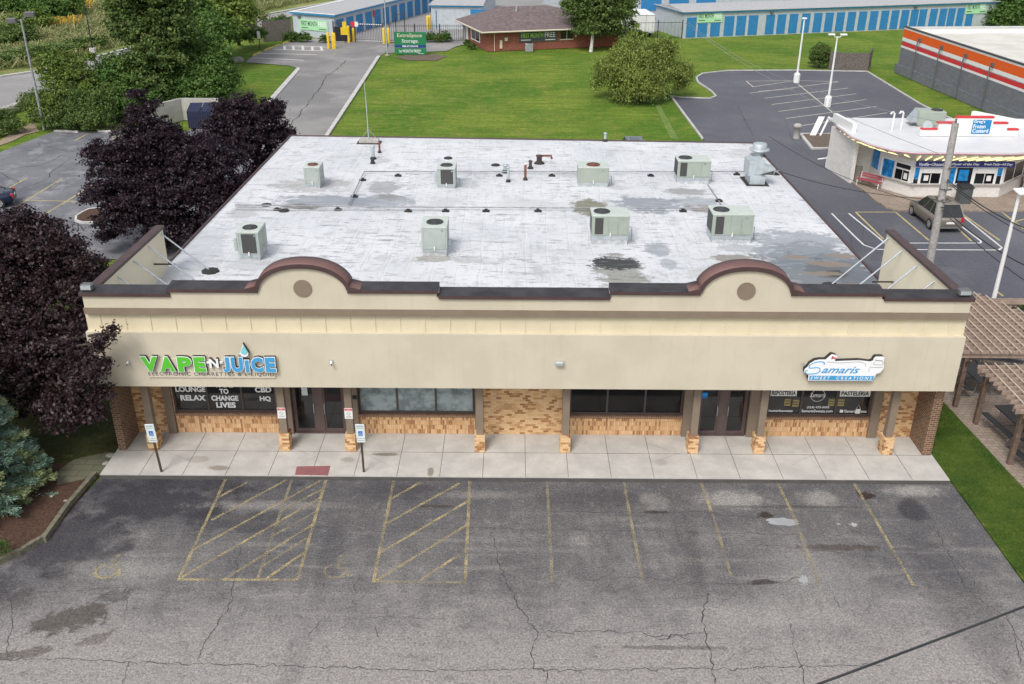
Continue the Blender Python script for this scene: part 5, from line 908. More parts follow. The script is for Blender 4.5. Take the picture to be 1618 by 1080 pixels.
b = MB(); b.prism([q0, q1, q2, q3], -.1, h); b.build('walls', M['st_block'], t)
b = MB(); b.prism([(q0[0]-.2, q0[1]-.2), (q1[0]+.25, q1[1]-.2), q2, q3], h, h+.12); b.build('roof', M['st_roof'], t)
b = MB(); b.prism([(q0[0]-.28, q0[1]-.28), (q1[0]+.33, q1[1]-.28), (q1[0]+.26, q1[1]-.2), (q0[0]-.2, q0[1]-.2)], h-.12, h+.05); e = loc(C1+sd_*sl_); b.prism([(q1[0]+.33, q1[1]-.28), (e[0]+.3, e[1]), (e[0]+.22, e[1]), (q1[0]+.25, q1[1]-.2)], h-.12, h+.05); b.build('fascia_trim', M['st_blue'], t)
b = MB(); b.prism([(q0[0]-.3, q0[1]-.3), (q1[0]+.35, q1[1]-.3), (q1[0]+.2, q1[1]-.0), (q0[0]-.2, q0[1]-.0)], h+.12, h+.2); b.prism([q0, (.5, 0), (q3[0]+.5, q3[1]), q3], h+.12, h+.22); b.build('roof_curb', M['white'], t)
pbanner(t, ln*.17, .85, ln*.68, 1.35)
vd = np.array(loc(C1+sd_))-np.array(q1); ra = math.atan2(vd[1], vd[0]); k = 0; xx = .6
while xx < sl_-3 and k < 26:
    b = MB(); b.T = M4((q1[0], q1[1], 0), ra); b.box(xx, xx+1.9, -.05, .02, .08, 2.35); b.build('roll_up_door', M['st_door'], t); xx += 2.75; k += 1
b = MB(); b.T = M4((q1[0], q1[1], 0), ra); b.box(11.1, 11.5, -.12, -.06, 1.5, 2.4); b.build('fire_extinguisher_box', M['bred'], t)
b = MB(); b.box(1.0, 1.4, -.2, -.02, 2.3, 2.6); b.build('wall_lamp', M['insul'], t)
A, B = G(682, 45), G(762, 46); t, ln = storage('pale metal storage building with a blue door beside the brick office', A, B, 26, 3.2, [(5.6, 8.7, 2.7)], rise=.7); b = MB(); b.tube((.7, -.15, 0), (.7, -.15, 2.6), .05); b.build('downpipe', M['st_blue'], t)
storage('blue trimmed storage building behind the leafy tree', (8.5, 131), (44, 143), 16, 3.3, [(x, x+3.6, 2.6) for x in (5.7, 11, 16, 21)], rise=.9)
storage('far storage building at the top edge right of the middle', (33, 150), (100, 168), 16, 3.3, [(x, x+3, 2.6) for x in range(3, 60, 5)], rise=.9)
storage('far storage building at the top edge above the office roof', (-12, 152), (9, 158), 14, 3.3, [(x, x+2.4, 2.6) for x in range(2, 18, 4)], rise=.8)
# office
A, B = np.array(G(770, 81)), np.array(G(922, 74.5)); rz_, ln = frame(A, B); ln = 17.5
t = empty('brick_office', (A[0], A[1], 0), rz_, 'red brick office with brown hip roof beside the storage buildings', 'building'); h = 2.5; u = np.array([math.cos(rz_), math.sin(rz_)]); nn = np.array([-u[1], u[0]])
W2 = np.array(G(732, 62)); wl_ = (float((W2-A)@u), float((W2-A)@nn)); D = 11.5
b = MB(); b.prism([(0, 0), (ln, 0), (ln, D), wl_], 0, h); b.build('brick_walls', M['brick_red'], t)
e = .9; P = [(-e, -e, h), (ln+e, -e, h), (ln+e, D+e, h), (wl_[0]-e, wl_[1]+e, h)]; r0, r1 = (3.2, 5.6, h+2.1), (9.5, 5.6, h+2.1)
b = MB(); b.add(P+[r0, r1]+[(x, y, h-.18) for x, y, z in P], [[0, 1, 5, 4], [1, 2, 5], [2, 3, 4, 5], [3, 0, 4], [6, 7, 1, 0], [7, 8, 2, 1], [8, 9, 3, 2], [9, 6, 0, 3], [9, 8, 7, 6]]); b.build('hip_roof', M['shingle'], t)
b = MB()
for p, q in ((P[0], P[1]), (P[3], P[0])): b.path([(p[0], p[1], h-.1), (q[0], q[1], h-.1)], .13, 4)
b.build('gutter', M['cream'], t)
for x, z in ((5.0, 1.9), (6.0, 1.3)): b = MB(); b.tube((x, 4.2, h+z-.6), (x, 4.2, h+z+.35), .12); b.build('roof_vent', M['galv'], t)
pbanner(t, 4.1, .95, 5.0, 1.25, True); b = MB(); b.box(9.6, 11.2, -.05, -.01, 1.15, 2.2); o = b.build('window', M['glass'], t); b = MB(); b.box(9.5, 11.3, -.12, -.01, 1.02, 1.14); b.box(10.36, 10.44, -.07, -.051, 1.15, 2.2); q = b.build('sill', M['cream']); q.parent = o
b = MB(); b.tube((.9, -.1, 0), (.9, -.1, h-.1), .05); b.box(1.6, 1.9, -.15, 0, .3, 1.3); b.box(2.2, 2.6, -.2, 0, 1.2, 1.6); b.build('downpipe_and_meters', M['cream'], t)
vd = np.array(wl_); ra = math.atan2(vd[1], vd[0]); sl2 = float(np.linalg.norm(vd)); b = MB(); b.T = M4((0, 0, 0), ra); b.box(sl2*.3, sl2*.62, .0, .04, .8, 2.1); b.build('side_window', M['glass'], t)
b = MB(); b.T = M4((0, 0, 0), ra); b.box(sl2*.28, sl2*.3, -.0, .07, .7, 2.2); b.box(sl2*.455, sl2*.465, 0, .06, .8, 2.1); b.box(sl2*.62, sl2*.64, -.0, .07, .7, 2.2); b.box(sl2*.28, sl2*.64, 0, .1, .62, .72); b.box(sl2*.78, sl2*.95, .0, .05, 0, 2.1); b.build('side_window_frame', M['white'], t)
def shrubbox(x, y, z0=0): pass
x, y = G(836, 80); b = MB(); b.box(-.5, .5, -.4, .4, 0, .95, .05); o = b.build('condenser', M['pipe']); o.location = (x, y-.2, 0); tag(o, 'small grey condenser standing against the brick office wall', 'air conditioner')
b = MB(); b.lathe((0, 0, .95), [(.36, 0), (.36, .05), (.1, .06)], 12); q = b.build('fan_cover', M['black'], o)
# green lawn sign
xs_, ys_ = G(624, 86); x1s, y1s = G(674, 86); sw = x1s-xs_
t = empty('lawn_sign', (xs_, ys_+.0, 0), 0, 'green monument sign with white and cream lettering on the back lawn', 'sign'); zt = float(onY(626, 50, ys_)[2])
for x in (.9, sw-.9): b = MB(); b.box(x-.07, x+.07, .05, .2, 0, zt); b.build('post', M['sign_green'], t)
zb = float(onY(626, 85, ys_)[2]); z2 = zb+(zt-zb)*.27; z3 = zb+(zt-zb)*.42
b = MB(); b.box(0, sw, -.1, .04, z2+.06, zt); b.build('main_panel', M['sign_green'], t); b = MB(); b.box(0, sw, -.08, .04, zb, z2); b.build('lower_panel', M['sign_green'], t); b = MB(); b.box(.06, sw-.06, -.11, -.101, z2+.1, z3); b.build('navy_strip', M['sign_navy'], t)
H = zt-z3
text('ExtraSpace', t, sw*.1, -.115, z3+H*.52, sw*.78, H*.38, M['cream'], 'lettering', .01, .012, world=False); text('Storage.', t, sw*.24, -.115, z3+H*.1, sw*.53, H*.36, M['white_plastic'], 'lettering', .01, .0, world=False)
text('888-STORAGE', t, sw*.25, -.12, z2+.17, sw*.5, (z3-z2)*.45, M['white_plastic'], 'lettering', .01, .02, world=False); text('1st MONTH FREE!*', t, sw*.14, -.095, zb+(z2-zb)*.3, sw*.7, (z2-zb)*.5, M['white_plastic'], 'lettering', .01, .01, world=False)
b = MB(); b.box(sw*.75, sw*.92, -.09, -.081, zb+.06, zb+.1); b.build('small_print', M['white_plastic'], t)
# bollards, gate, fences
g_ = 'yellow bollards at the storage gate'
for i, (px, py, h, lab) in enumerate([(519.5, 76.5, 2.0, 'yellow bollard leftmost at the storage gate'), (527, 77, 2.0, 'yellow bollard beside the leftmost one, left of its twin'), (529.5, 77, 1.95, 'yellow bollard touching its twin before the storage gate'), (551.5, 67, 2.1, 'yellow bollard just right of the gate keypad'), (559, 65, 1.7, 'yellow bollard behind the gate keypad'), (607, 69, 2.0, 'yellow bollard right of the gate beside the bare pole'), (614.5, 68, 1.9, 'yellow bollard hidden behind the bare pole'), (676, 46.5, 1.9, 'yellow bollard at the corner of the pale metal building'), (679, 46, 1.9, 'yellow bollard right beside the one at the metal building corner')]):
    x, y = G(px, py); b = MB(); b.lathe((0, 0, 0), [(.17, 0), (.17, h-.1), (.12, h), (.02, h+.03)], 12); o = b.build('bollard', M['yellow']); o.location = (x, y, 0); tag(o, lab, 'bollard', g_)
x, y = G(546, 67); t = empty('gate_keypad', (x, y, 0), 0, 'yellow keypad box with a red sign at the storage gate', 'keypad'); b = MB(); b.box(-.5, .5, -.2, .1, 1.0, 1.9); b.build('box', M['yellow'], t); b = MB(); b.box(-.25, .25, -.15, .1, 1.9, 2.6); b.build('upper_sign', M['yellow'], t); b = MB(); b.box(.8, 1.3, .1, .2, 2.0, 2.6); b.build('red_sign', M['bred'], t); b = MB(); b.box(1.32, 1.75, .1, .2, 2.0, 2.6); b.build('white_sign', M['white'], t); b = MB(); b.tube((0, 0, 0), (0, 0, 1), .06); b.tube((1.3, .2, 0), (1.3, .2, 2), .05); b.build('post', M['black'], t)
def railfence(pts, h, lab, name='iron_fence', step=.28, posts=3.0, deco=False, r=.018):
    P = [np.array(p) for p in pts]; t = empty(name, (P[0][0], P[0][1], 0), 0, lab, 'fence' if not deco else 'gate'); b = MB(); c = MB()
    for i in range(len(P)-1):
        d = P[i+1]-P[i]; ln = np.linalg.norm(d); n = max(1, int(ln/step))
        for k in range(n+1): q = P[i]+d*k/n-P[0]; b.box(q[0]-r, q[0]+r, q[1]-r, q[1]+r, .1, h+.05)
        for z in (.15, h-.15): a, e = P[i]-P[0], P[i+1]-P[0]; b.path([(a[0], a[1], z), (e[0], e[1], z)], .04, 4)
        m_ = max(1, int(ln/posts))
        for k in range(m_+1): q = P[i]+d*k/m_-P[0]; c.box(q[0]-.06, q[0]+.06, q[1]-.06, q[1]+.06, 0, h+.15)
    b.build('railings', M['iron'], t); c.build('posts', M['iron'], t); 
    if deco:
        b = MB(); a, e = P[0]-P[0], P[-1]-P[0]; n = 14
        for k in range(n):
            for z in (.08, h-.05): b.path([(a+(e-a)*(k/n)).tolist()+[z], (a+(e-a)*((k+.5)/n)).tolist()+[z]], .09, 4)
        b.build('warning_tape', M['white'], t)
railfence([G(556, 64), G(606, 66)], 2.2, 'black sliding gate with striped warning tape across the storage drive', 'sliding_gate', deco=True, step=.22); railfence([G(616, 65), G(735, 65)], 2.1, 'black iron fence behind the green monument sign')
railfence([G(528, 64), G(541, 64)], 2.4, 'short black iron fence at the corner of the banner building', step=.12); x, y = G(540, 64.5); b = MB(); b.box(-.9, 1.2, -.1, .1, 0, 1.8); o = b.build('dark_cabinet', M['black']); b = MB(); b.box(-.7, .4, -.13, -.101, .9, 1.6); b.build('screen_panel', M['glass'], o); o.location = (x, y, 0); tag(o, 'dark utility cabinet behind the yellow gate keypad', 'cabinet')
railfence([G(1000, 61), G(1077, 60)], 2.2, 'black iron fence in front of the white end wall of the right storage building', step=.5, r=.01); railfence([G(1005, 62), G(955, 64), G(930, 66)], 2.0, 'black iron fence in front of the white trailers', step=.5, r=.01)
railfence([G(626, 52), G(640, 52)], 2.6, 'dark tubular frame behind the green monument sign', 'tubular_barrier', step=5)
def board_fence(pts, h, lab, name='wooden_fence', bw=.18):
    P = [np.array(p) for p in pts]; t = empty(name, (P[0][0], P[0][1], 0), 0, lab, 'fence'); b = MB()
    for i in range(len(P)-1):
        d = P[i+1]-P[i]; ln = np.linalg.norm(d); u = d/ln; n = int(ln/bw); nn = np.array([-u[1], u[0]])*.02
        for k in range(n):
            a = P[i]-P[0]+u*k*bw; e = a+u*(bw-.02); b.prism([tuple(a-nn), tuple(e-nn), tuple(e+nn), tuple(a+nn)], 0, h+rng.uniform(-.03, .03))
    b.build('boards', M['fence_wood'], t)
    for p in P: q = p-P[0]; c = MB(); c.box(q[0]-.07, q[0]+.07, q[1]+.03, q[1]+.16, 0, h+.05); c.build('post', M['fence_wood'], t)
board_fence([G(417, 66), G(464, 62)], 2.6, 'grey weathered board fence left of the banner building'); board_fence([G(1310, 109), G(1330, 112), G(1370, 112), G(1375, 105)], 2.0, 'grey wooden enclosure beside the round shrub in the custard lot', 'wooden_enclosure', .22)
# concrete parking bumpers
for i, (p, q, mt, lab, gr) in enumerate([((86, 207.5), (124, 209), 'kerb', 'pale wheel stop leftmost at the far edge of the rear lot', 'pale wheel stops'), ((155, 208), (194, 209), 'kerb', 'pale wheel stop nearer the purple trees at the far edge of the rear lot', 'pale wheel stops'), ((448, 69), (461, 65), 'yel2', 'yellow wheel stop nearest the hedges', 'yellow wheel stops'), ((434, 74), (441, 71), 'yel2', 'short yellow wheel stop between two longer ones', 'yellow wheel stops'), ((418, 80), (431, 74.5), 'yel2', 'third yellow wheel stop from the hedges', 'yellow wheel stops'), ((400, 88), (411, 83), 'yel2', 'yellow wheel stop farthest from the hedges', 'yellow wheel stops')]):
    P, Q = np.array(G(*p)), np.array(G(*q)); rz_, ln = frame(P, Q); b = MB(); b.T = M4((0, 0, 0)); b.add([(0, -.12, 0), (ln, -.12, 0), (ln, .12, 0), (0, .12, 0), (.03, -.07, .16), (ln-.03, -.07, .16), (ln-.03, .07, .16), (.03, .07, .16)], [[3, 2, 1, 0], [4, 5, 6, 7], [0, 1, 5, 4], [1, 2, 6, 5], [2, 3, 7, 6], [3, 0, 4, 7]])
    o = b.build('wheel_stop', M['kerb'] if mt == 'kerb' else plain('yellow_stop', (.5, .4, .12), .8)); o.location = (P[0], P[1], 0); o.rotation_euler[2] = rz_; tag(o, lab, 'wheel stop', gr)
x, y = G(411, 78); t = empty('small_sign', (x, y, 0), 0, 'small white sign on a thin dark post on the grass left of the storage parking', 'sign'); b = MB(); b.tube((0, 0, 0), (0, 0, 1.4), .05); b.build('post', M['black'], t); b = MB(); b.box(-.18, .18, -.04, .02, 1.3, 2.2); b.build('plate', M['white'], t)
# dumpster enclosure
ex = [G(268, 176), G(290, 163), G(344, 163)]; 
t = empty('dumpster_enclosure', (*G(290, 189), 0), 0, 'pale block enclosure behind the purple trees holding a blue dumpster', 'enclosure'); O = np.array(G(290, 163)); b = MB()
for P, Q in (((-1.6, -3.0), (0, 0)), ((0, 0), (3.3, 0))): P, Q = np.array(P), np.array(Q); d = (Q-P)/np.linalg.norm(Q-P); n_ = np.array([-d[1], d[0]])*.12; b.prism([tuple(P-n_), tuple(Q-n_), tuple(Q+n_), tuple(P+n_)], 0, 1.9+.002*(P[0] == 0))
b.build('block_wall', M['concrete'], t)
x, y = G(318, 204); t = empty('dumpster', (x, y+.9, 0), .1, 'dark blue ribbed dumpster inside the pale block enclosure', 'dumpster'); b = MB(); b.box(-1.1, 1.1, -.9, .9, .1, 1.5); [b.box(-1.1+k*.2, -1.05+k*.2, -.96, -.9, .1, 1.5) for k in range(12)]; b.build('bin', M['bluebin'], t); b = MB()
for s_ in (-1, 1): b.add([(s_*.04, -.9, 1.5), (s_*1.1, -.9, 1.5), (s_*1.1, .9, 1.85), (s_*.04, .9, 1.85), (s_*.04, -.9, 1.55), (s_*1.1, -.9, 1.55), (s_*1.1, .9, 1.9), (s_*.04, .9, 1.9)], [[4, 5, 6, 7], [0, 1, 5, 4], [1, 2, 6, 5], [3, 0, 4, 7]])
b.build('lid', M['bluebin'], t)
# trailers
for i, (px, lab) in enumerate([(1003, 'left of two white box trailers behind the fence'), (1020, 'right of two white box trailers behind the fence')]):
    x, y = G(px-2, 60); t = empty('box_trailer', (x, y+.6, 0), .1+0*i, lab, 'trailer', 'white box trailers'); wd = 3.1 if i == 0 else 2.4; x_ = -2.2 if i == 0 else -1.0
    b = MB(); b.box(x_, x_+wd, 0, 6, .6, 3.0, .04); b.build('cargo_box', M['white'], t); b = MB(); b.box(x_+wd*.02, x_+wd*.98, -.03, 0, .7, .76); b.box(x_+wd/2-.02, x_+wd/2+.02, -.03, -.001, .76, 2.9); b.box(x_+.02, x_+wd-.02, -.03, -.001, 2.86, 2.92); b.build('door_trim', M['pipe'], t)
    for s_ in (.15, wd-.35): b = MB(); b.tube((x_+s_, 1.6, .35), (x_+s_+.22, 1.6, .35), .35, n=12); b.build('wheel', M['tyre'], t)
# orange and grey store
A, B = np.array(G(1416.5, 114)), np.array(G(1582, 185)); rz_, ln = frame(A, B); ln += 30
t = empty('orange_striped_store', (A[0], A[1], 0), rz_, 'grey block store with orange, white and red stripes at the right edge', 'building')
HB = 4.95; b = MB(); b.box(0, ln, 0, .3, 0, 2.75); b.box(0, .3, .3, 24, 0, HB); b.box(.3, ln, 23.7, 24, 0, HB); b.build('block_wall', M['block_grey'], t)
b = MB(); b.box(-.25, ln, -.22, 0, 0, .95); b.build('wall_base', M['block_grey'], t)
z = 2.75
for nm, hh, mt in [('white_stripe', .22, 'white'), ('red_stripe', .42, 'bred'), ('grey_line', .08, 'pipe'), ('white_stripe', .36, 'white'), ('orange_stripe', .86, 'orange'), ('white_stripe', .2, 'white')]: b = MB(); b.box(0, ln, -.004, .3, z, z+hh); b.build(nm, M[mt], t); z += hh
b = MB(); b.box(-.1, ln, -.06, .34, z, z+.08); b.build('coping', M['black'], t); b = MB(); b.box(.3, .34, .34, 23.7, 4.2, z+.0); b.box(.34, ln, 23.4, 23.7, 4.2, z+.02); b.box(.1, .5, .34, 23.9, z, z+.05); b.build('parapet_inside', M['white'], t)
b = MB(); b.box(.3, ln, .3, 23.7, 4.1, 4.25); b.build('flat_roof', M['roof_cream'], t)
for x in (4.3, 9.3, 14.3, 19.3): b = MB(); b.box(x-.2, x+.2, -.2, -.01, 3.95, 4.3); b.tube((x, -.3, .1), (x, -.3, 4.0), .06); b.build('downpipe', M['insul'] if x > 0 else M['orange'], t)
b = MB(); b.box(6, 8.5, 16, 18.5, 4.25, 5.3, .04); o = b.build('rooftop_unit', M['pipe'], t)
# ================================================================ frozen custard stand
t = empty('custard_stand', (22.0, 41.4, 0), 0, 'white frozen custard stand with curved flat roof and glowing light tubes under its eave', 'building'); K = dict(parent=t, world=True)
b = MB(); b.prism([(21.95, 41.5), (22.45, 37.45), (22.7, 37.45), (22.2, 41.5)], 0, 3.12); b.build('fin_wall', M['block_cream'], **K); b = MB(); b.prism([(21.95, 41.55), (22.35, 38.3), (22.62, 38.3), (22.22, 41.55)], 3.42, 4.05); b.build('fin_parapet', M['white'], **K)
fp = [(22.4, 37.6), G(1343+15, 283), (24.0, 38.4), (24.0, 36.4), G(1390, 302), G(1440, 317), G(1582, 316), G(1612, 303), (37, 38.5), (37, 46), (22.4, 46)]
fp = [(22.5, 38.6), (23.9, 38.0), (24.0, 36.2), (25.4, 34.0), (31.4, 34.0), (34.0, 36.4), (34.2, 42.8), (22.5, 42.8)]
b = MB(); b.prism(fp, 0, 3.1); b.build('block_wall', M['block_cream'], **K)
ro = [onZ(px, py, 3.35)[:2] for px, py in [(1321, 198), (1345, 216), (1375, 228), (1410, 237), (1445, 241), (1520, 242), (1600, 243), (1660, 240), (1720, 232)]]; ro = [tuple(map(float, p)) for p in ro]
b = MB(); ro = [tuple(map(float, onZ(1324, 192, 3.4)[:2]))]+ro; b.prism(ro+[(38.5, 42.9), (22.0, 42.9)], 3.29, 3.42); b.build('roof', M['shop_white'], **K)
b = MB(); 
for i in range(len(ro)-1): b.path([(ro[i][0], ro[i][1]-.02, 3.3), (ro[i+1][0], ro[i+1][1]-.02, 3.3)], .05, 4)
b.build('red_neon_trim', plain('pinktrim', (.5, .25, .3), .5), **K)
bk = MB(); bk.prism([(32.3, 42.2), (36.6, 36.2), (36.9, 36.4), (32.6, 42.4)], 3.42, 4.1); bk.build('side_parapet', M['white'], **K)
# windows: placed on the slanted and front faces
def face(P, Q, items):
    P, Q = np.array(P), np.array(Q); rz_, ln = frame(P, Q)
    for x0, x1, z0, z1, mt, nm, off in items:
        z0, z1 = (.98+(z0-1.03)*.8 if z0 > 1 else z0), (.98+(z1-1.03)*.8 if z1 > 1.04 else z1)
        b = MB(); b.T = M4((P[0], P[1], 0), rz_); b.box(x0*ln, x1*ln, -.03-off, .02, z0, z1); b.build(nm, M[mt], **K)
face((24.0, 36.2), (25.4, 34.0), [(-.06, 1.1, .95, 1.03, 'concrete', 'counter', .12), (.06, .4, 1.1, 2.55, 'poster', 'poster_window', .01), (.44, .92, 1.08, 2.6, 'white', 'window_frame', .0), (.47, .9, 2.15, 2.5, 'glass', 'transom', .01), (.47, .68, 1.15, 2.0, 'glass_dk', 'service_window', .012), (.7, .88, 1.15, 2.0, 'glass', 'service_window', .012), (.74, .84, 1.3, 1.8, 'white', 'paper_notice', .02), (.0, .43, 1.03, 2.6, 'white', 'window_frame', .0)])
face((25.4, 34.0), (31.4, 34.0), [(-.01, 1.02, .95, 1.03, 'concrete', 'counter', .12), (.0, 1.0, 1.08, 2.52, 'white', 'window_frame', .0), (.01, .06, 1.5, 2.45, 'poster', 'poster_window', .01), (.01, .06, 1.1, 1.48, 'glass', 'service_window', .011), (.1, .3, 2.0, 2.4, 'white', 'roller_shutter', .05), (.09, .19, 1.12, 2.0, 'glass', 'service_window', .012), (.2, .3, 1.12, 2.0, 'glass_dk', 'service_window', .012), (.12, .17, 1.35, 1.8, 'white', 'paper_notice', .03),
    (.34, .46, 1.12, 2.45, 'poster', 'poster_window', .012), (.48, .65, 1.12, 2.45, 'glass', 'window_pane', .012), (.5, .61, 1.35, 2.3, 'poster', 'poster', .025), (.7, .9, 2.0, 2.4, 'white', 'roller_shutter', .05), (.69, .79, 1.12, 2.0, 'glass', 'service_window', .012), (.8, .9, 1.12, 2.0, 'glass_dk', 'service_window', .012), (.82, .87, 1.35, 1.8, 'white', 'paper_notice', .03), (.93, .98, 1.8, 2.45, 'poster', 'poster_window', .012), (.93, .98, 1.1, 1.78, 'glass', 'window_pane', .012)])
face((31.4, 34.0), (34.0, 36.4), [(-.02, 1.0, .95, 1.03, 'concrete', 'counter', .12), (.05, .95, 1.08, 2.5, 'white', 'window_frame', .0), (.08, .48, 1.15, 2.42, 'glass', 'window_pane', .012), (.52, .92, 1.15, 2.42, 'glass', 'window_pane', .012)])
b = MB(); b.box(25.4, 31.9, 33.75, 33.9, 2.24, 2.57); b.build('menu_banner', M['navy'], **K); [text(s_, t, x_, 33.745, 2.31, w_, .2, M['white_plastic'], 'banner_lettering', .005, .02, shear=.2) for s_, x_, w_ in (('Vanilla~Chocolate', 25.55, 1.9), ('Flavor of the Day', 27.75, 1.8), ('Fresh Daily~All Day', 29.85, 1.9))]
b = MB(); b.T = M4((23.95, 37.9, 0), R(-88)); b.box(.15, 1.3, -.05, .02, 1.2, 2.5); b.build('side_poster', M['poster'], **K); b = MB(); b.T = M4((23.95, 37.9, 0), R(-88)); b.box(.05, 1.4, -.03, .02, 1.1, 2.6); b.build('side_poster_frame', M['white'], **K)
inn = [(22.75, 40.9), (22.8, 38.9), (23.6, 37.6), (24.1, 36.2), (25.0, 34.7), (25.5, 33.95), (27.5, 33.9), (29.4, 33.9), (31.4, 33.9), (33.9, 36.2)]
oo = [(p[0]+.03, p[1]+.03) for p in ro]; nn_ = len(oo); ii = [inn[min(len(inn)-1, int(k*len(inn)/nn_))] for k in range(nn_)]
b = MB(); b.add([(*p, 3.28) for p in oo]+[(*p, 2.55) for p in ii], [[k, nn_+k, nn_+k+1, k+1] for k in range(nn_-1)]); b.build('sloped_soffit', M['block_cream'], **K)
k = 0
for i in range(1, nn_-1):
    seg = math.dist(oo[i], oo[i+1]); n = max(1, int(seg/.72))
    for j in range(n):
        if k > 26: break
        u = (j+.5)/n; a = np.array([*(np.array(oo[i])*(1-u)+np.array(oo[i+1])*u), 3.24]); e = np.array([*(np.array(ii[i])*(1-u)+np.array(ii[i+1])*u), 2.62]); sh = np.array([.3, -.0, 0]) if a[0] < 25 else np.array([-.3, 0, 0])
        p0 = a+(e-a)*.12+[0, -.05, -.07]; p1 = a+(e-a)*.78+sh+[0, -.05, -.07]; b = MB(); b.tube(p0, p1, .036, n=6); b.build('light_tube', M['lit'], **K); k += 1
# stepped sign on the roof
t2 = empty('rooftop_sign', (27.2, 36.6, 3.42), 0, 'stepped white rooftop sign with red caps and a blue frozen custard panel', 'sign'); ys = 37.2
def rs(px, z): return float(onY(px, 200, ys)[0])
zz = lambda py: float(onY(1530, py, ys)[2])
K2 = dict(parent=t2, world=True); b = MB(); zb_ = 3.45
for x0, x1, py in [(1456, 1483, 205), (1483, 1510, 195), (1509, 1568, 186), (1568, 1592, 195), (1592, 1611, 205)]: b.box(rs(x0, 0), rs(x1, 0), ys, ys+.25, zb_, zz(py))
b.build('panels', M['white'], **K2); b = MB()
for x0, x1, py in [(1457, 1482, 205), (1481, 1509, 195), (1508, 1568, 186), (1568, 1592, 195), (1592, 1611, 205)]: b.box(rs(x0, 0), rs(x1, 0), ys-.04, ys+.29, zz(py), zz(py)+.1)
b.build('red_caps', M['bred'], **K2); b = MB(); b.box(rs(1536, 0), rs(1565, 0), ys-.03, ys-.002, zz(211), zz(189)); b.build('blue_panel', plain('custblue', (.01, .2, .45), .5), **K2)
for s_, py in (("Greg's", 195), ('Frozen', 202), ('Custard', 209)): w_ = {'Greg\'s': .75, 'Frozen': .85, 'Custard': 1.08}[s_]; text(s_, t2, rs(1537.3, 0), ys-.035, zz(py), w_, .27, M['white_plastic'], 'lettering', .01, .012)
t3 = empty('custard_rooftop_unit', (*map(float, onZ(1460, 200, 3.45)[:2]), 3.42), -.1, 'grey rooftop air handler behind the stepped custard sign', 'air conditioner'); b = MB(); b.box(-.5, 1.4, 0, 1.4, .15, 1.1, .03); b.build('cabinet', M['ac'], t3); b = MB(); b.add([(-.5, .1, 1.05), (-1.0, .05, .3), (-1.0, 1.3, .3), (-.5, 1.3, 1.05), (-.5, .1, .3), (-.5, 1.3, .3)], [[0, 3, 2, 1], [0, 1, 4], [3, 5, 2]]); b.build('intake_cowl', M['galv'], t3); b = MB(); b.lathe((.9, .7, 1.1), [(.4, 0), (.4, .06), (.1, .06)], 14); b.build('fan', M['black'], t3); b = MB(); b.box(-.4, 1.3, .1, 1.3, 0, .15); b.build('curb', M['curb'], t3)
x, y = map(float, onZ(1460, 193, 4.2)[:2]); b = MB(); b.T = M4((0, 0, 0), 0, R(65)); b.lathe((0, 0, 0), [(.02, 0), (.2, .03), (.34, .1)], 14); o = b.build('satellite_dish', M['galv']); o.location = (x, y-.6, 4.1); tag(o, 'round satellite dish in front of the custard rooftop unit', 'satellite dish')
for px, lab in [((1409, 205), 'left of two white hooked vent pipes on the custard roof'), ((1423, 204), 'right of two white hooked vent pipes on the custard roof')]:
    x, y = map(float, onZ(*px, 3.42)[:2]); b = MB(); b.path([(0, 0, 0), (0, 0, 1.15), (-.08, 0, 1.25), (-.2, 0, 1.25), (-.26, 0, 1.12)], .07, 8); o = b.build('hooked_vent', M['white']); o.location = (x, y, 3.42); tag(o, lab, 'vent pipe', 'hooked vents')
# things around the stand
M['benchred'] = plain('benchred', (.36, .07, .09), .6, var=.1)
def bench(): 
    t = empty('park_bench', (0, 0, .11)); b = MB(); [b.box(-.9, .9, -.45+k*.16, -.33+k*.16, .42, .46) for k in range(3)]; b.build('seat', M['benchred'], t); b = MB(); [b.add([(-.9, .06+.03*k, .55+k*.16), (.9, .06+.03*k, .55+k*.16), (.9, .09+.03*k, .67+k*.16), (-.9, .09+.03*k, .67+k*.16)], [[0, 1, 2, 3]]) for k in range(2)]; b.build('backrest', M['benchred'], t)
    for x in (-.8, .8): b = MB(); b.path([(x, -.42, 0), (x, -.4, .42), (x, .05, .42), (x, .14, .9)], .03, 5); b.path([(x, .1, 0), (x, .05, .42)], .03, 5); b.build('leg', M['white'], t)
    return t
bn = bench(); x, y = G(1374, 296); bn.location = (x, y, .11); bn.rotation_euler = (0, 0, R(-48)); tag(bn, 'red slatted bench beside the side poster of the custard stand', 'bench', 'red benches at the custard stand')
o = copy_tree(bn, (*G(1618, 297), .11), R(60), label='red bench at the right edge beyond the custard windows')
x, y = G(1520, 322); t = empty('litter_bin', (x, y, .11), .05, 'dark grey square litter bin against the custard counter', 'bin'); b = MB(); b.box(-.4, .4, -.35, .35, 0, 1.05, .03); b.build('bin_body', M['banner_dk'], t); b = MB(); b.add([(-.46, -.4, 1.05), (.46, -.4, 1.05), (.46, .4, 1.05), (-.46, .4, 1.05), (-.4, -.1, 1.22), (.4, -.1, 1.22), (.4, .36, 1.22), (-.4, .36, 1.22)], [[3, 2, 1, 0], [4, 5, 6, 7], [0, 1, 5, 4], [1, 2, 6, 5], [2, 3, 7, 6], [3, 0, 4, 7]]); b.build('lid', M['black'], t)
x, y = G(1356, 286); b = MB(); b.lathe((0, 0, 0), [(.3, 0), (.33, .5), (.38, .55), (.3, .9), (.32, .95)], 12); o = b.build('planter_urn', M['concrete']); o.location = (x, y+.4, .1); tag(o, 'grey concrete urn in the corner beside the fin wall', 'urn')
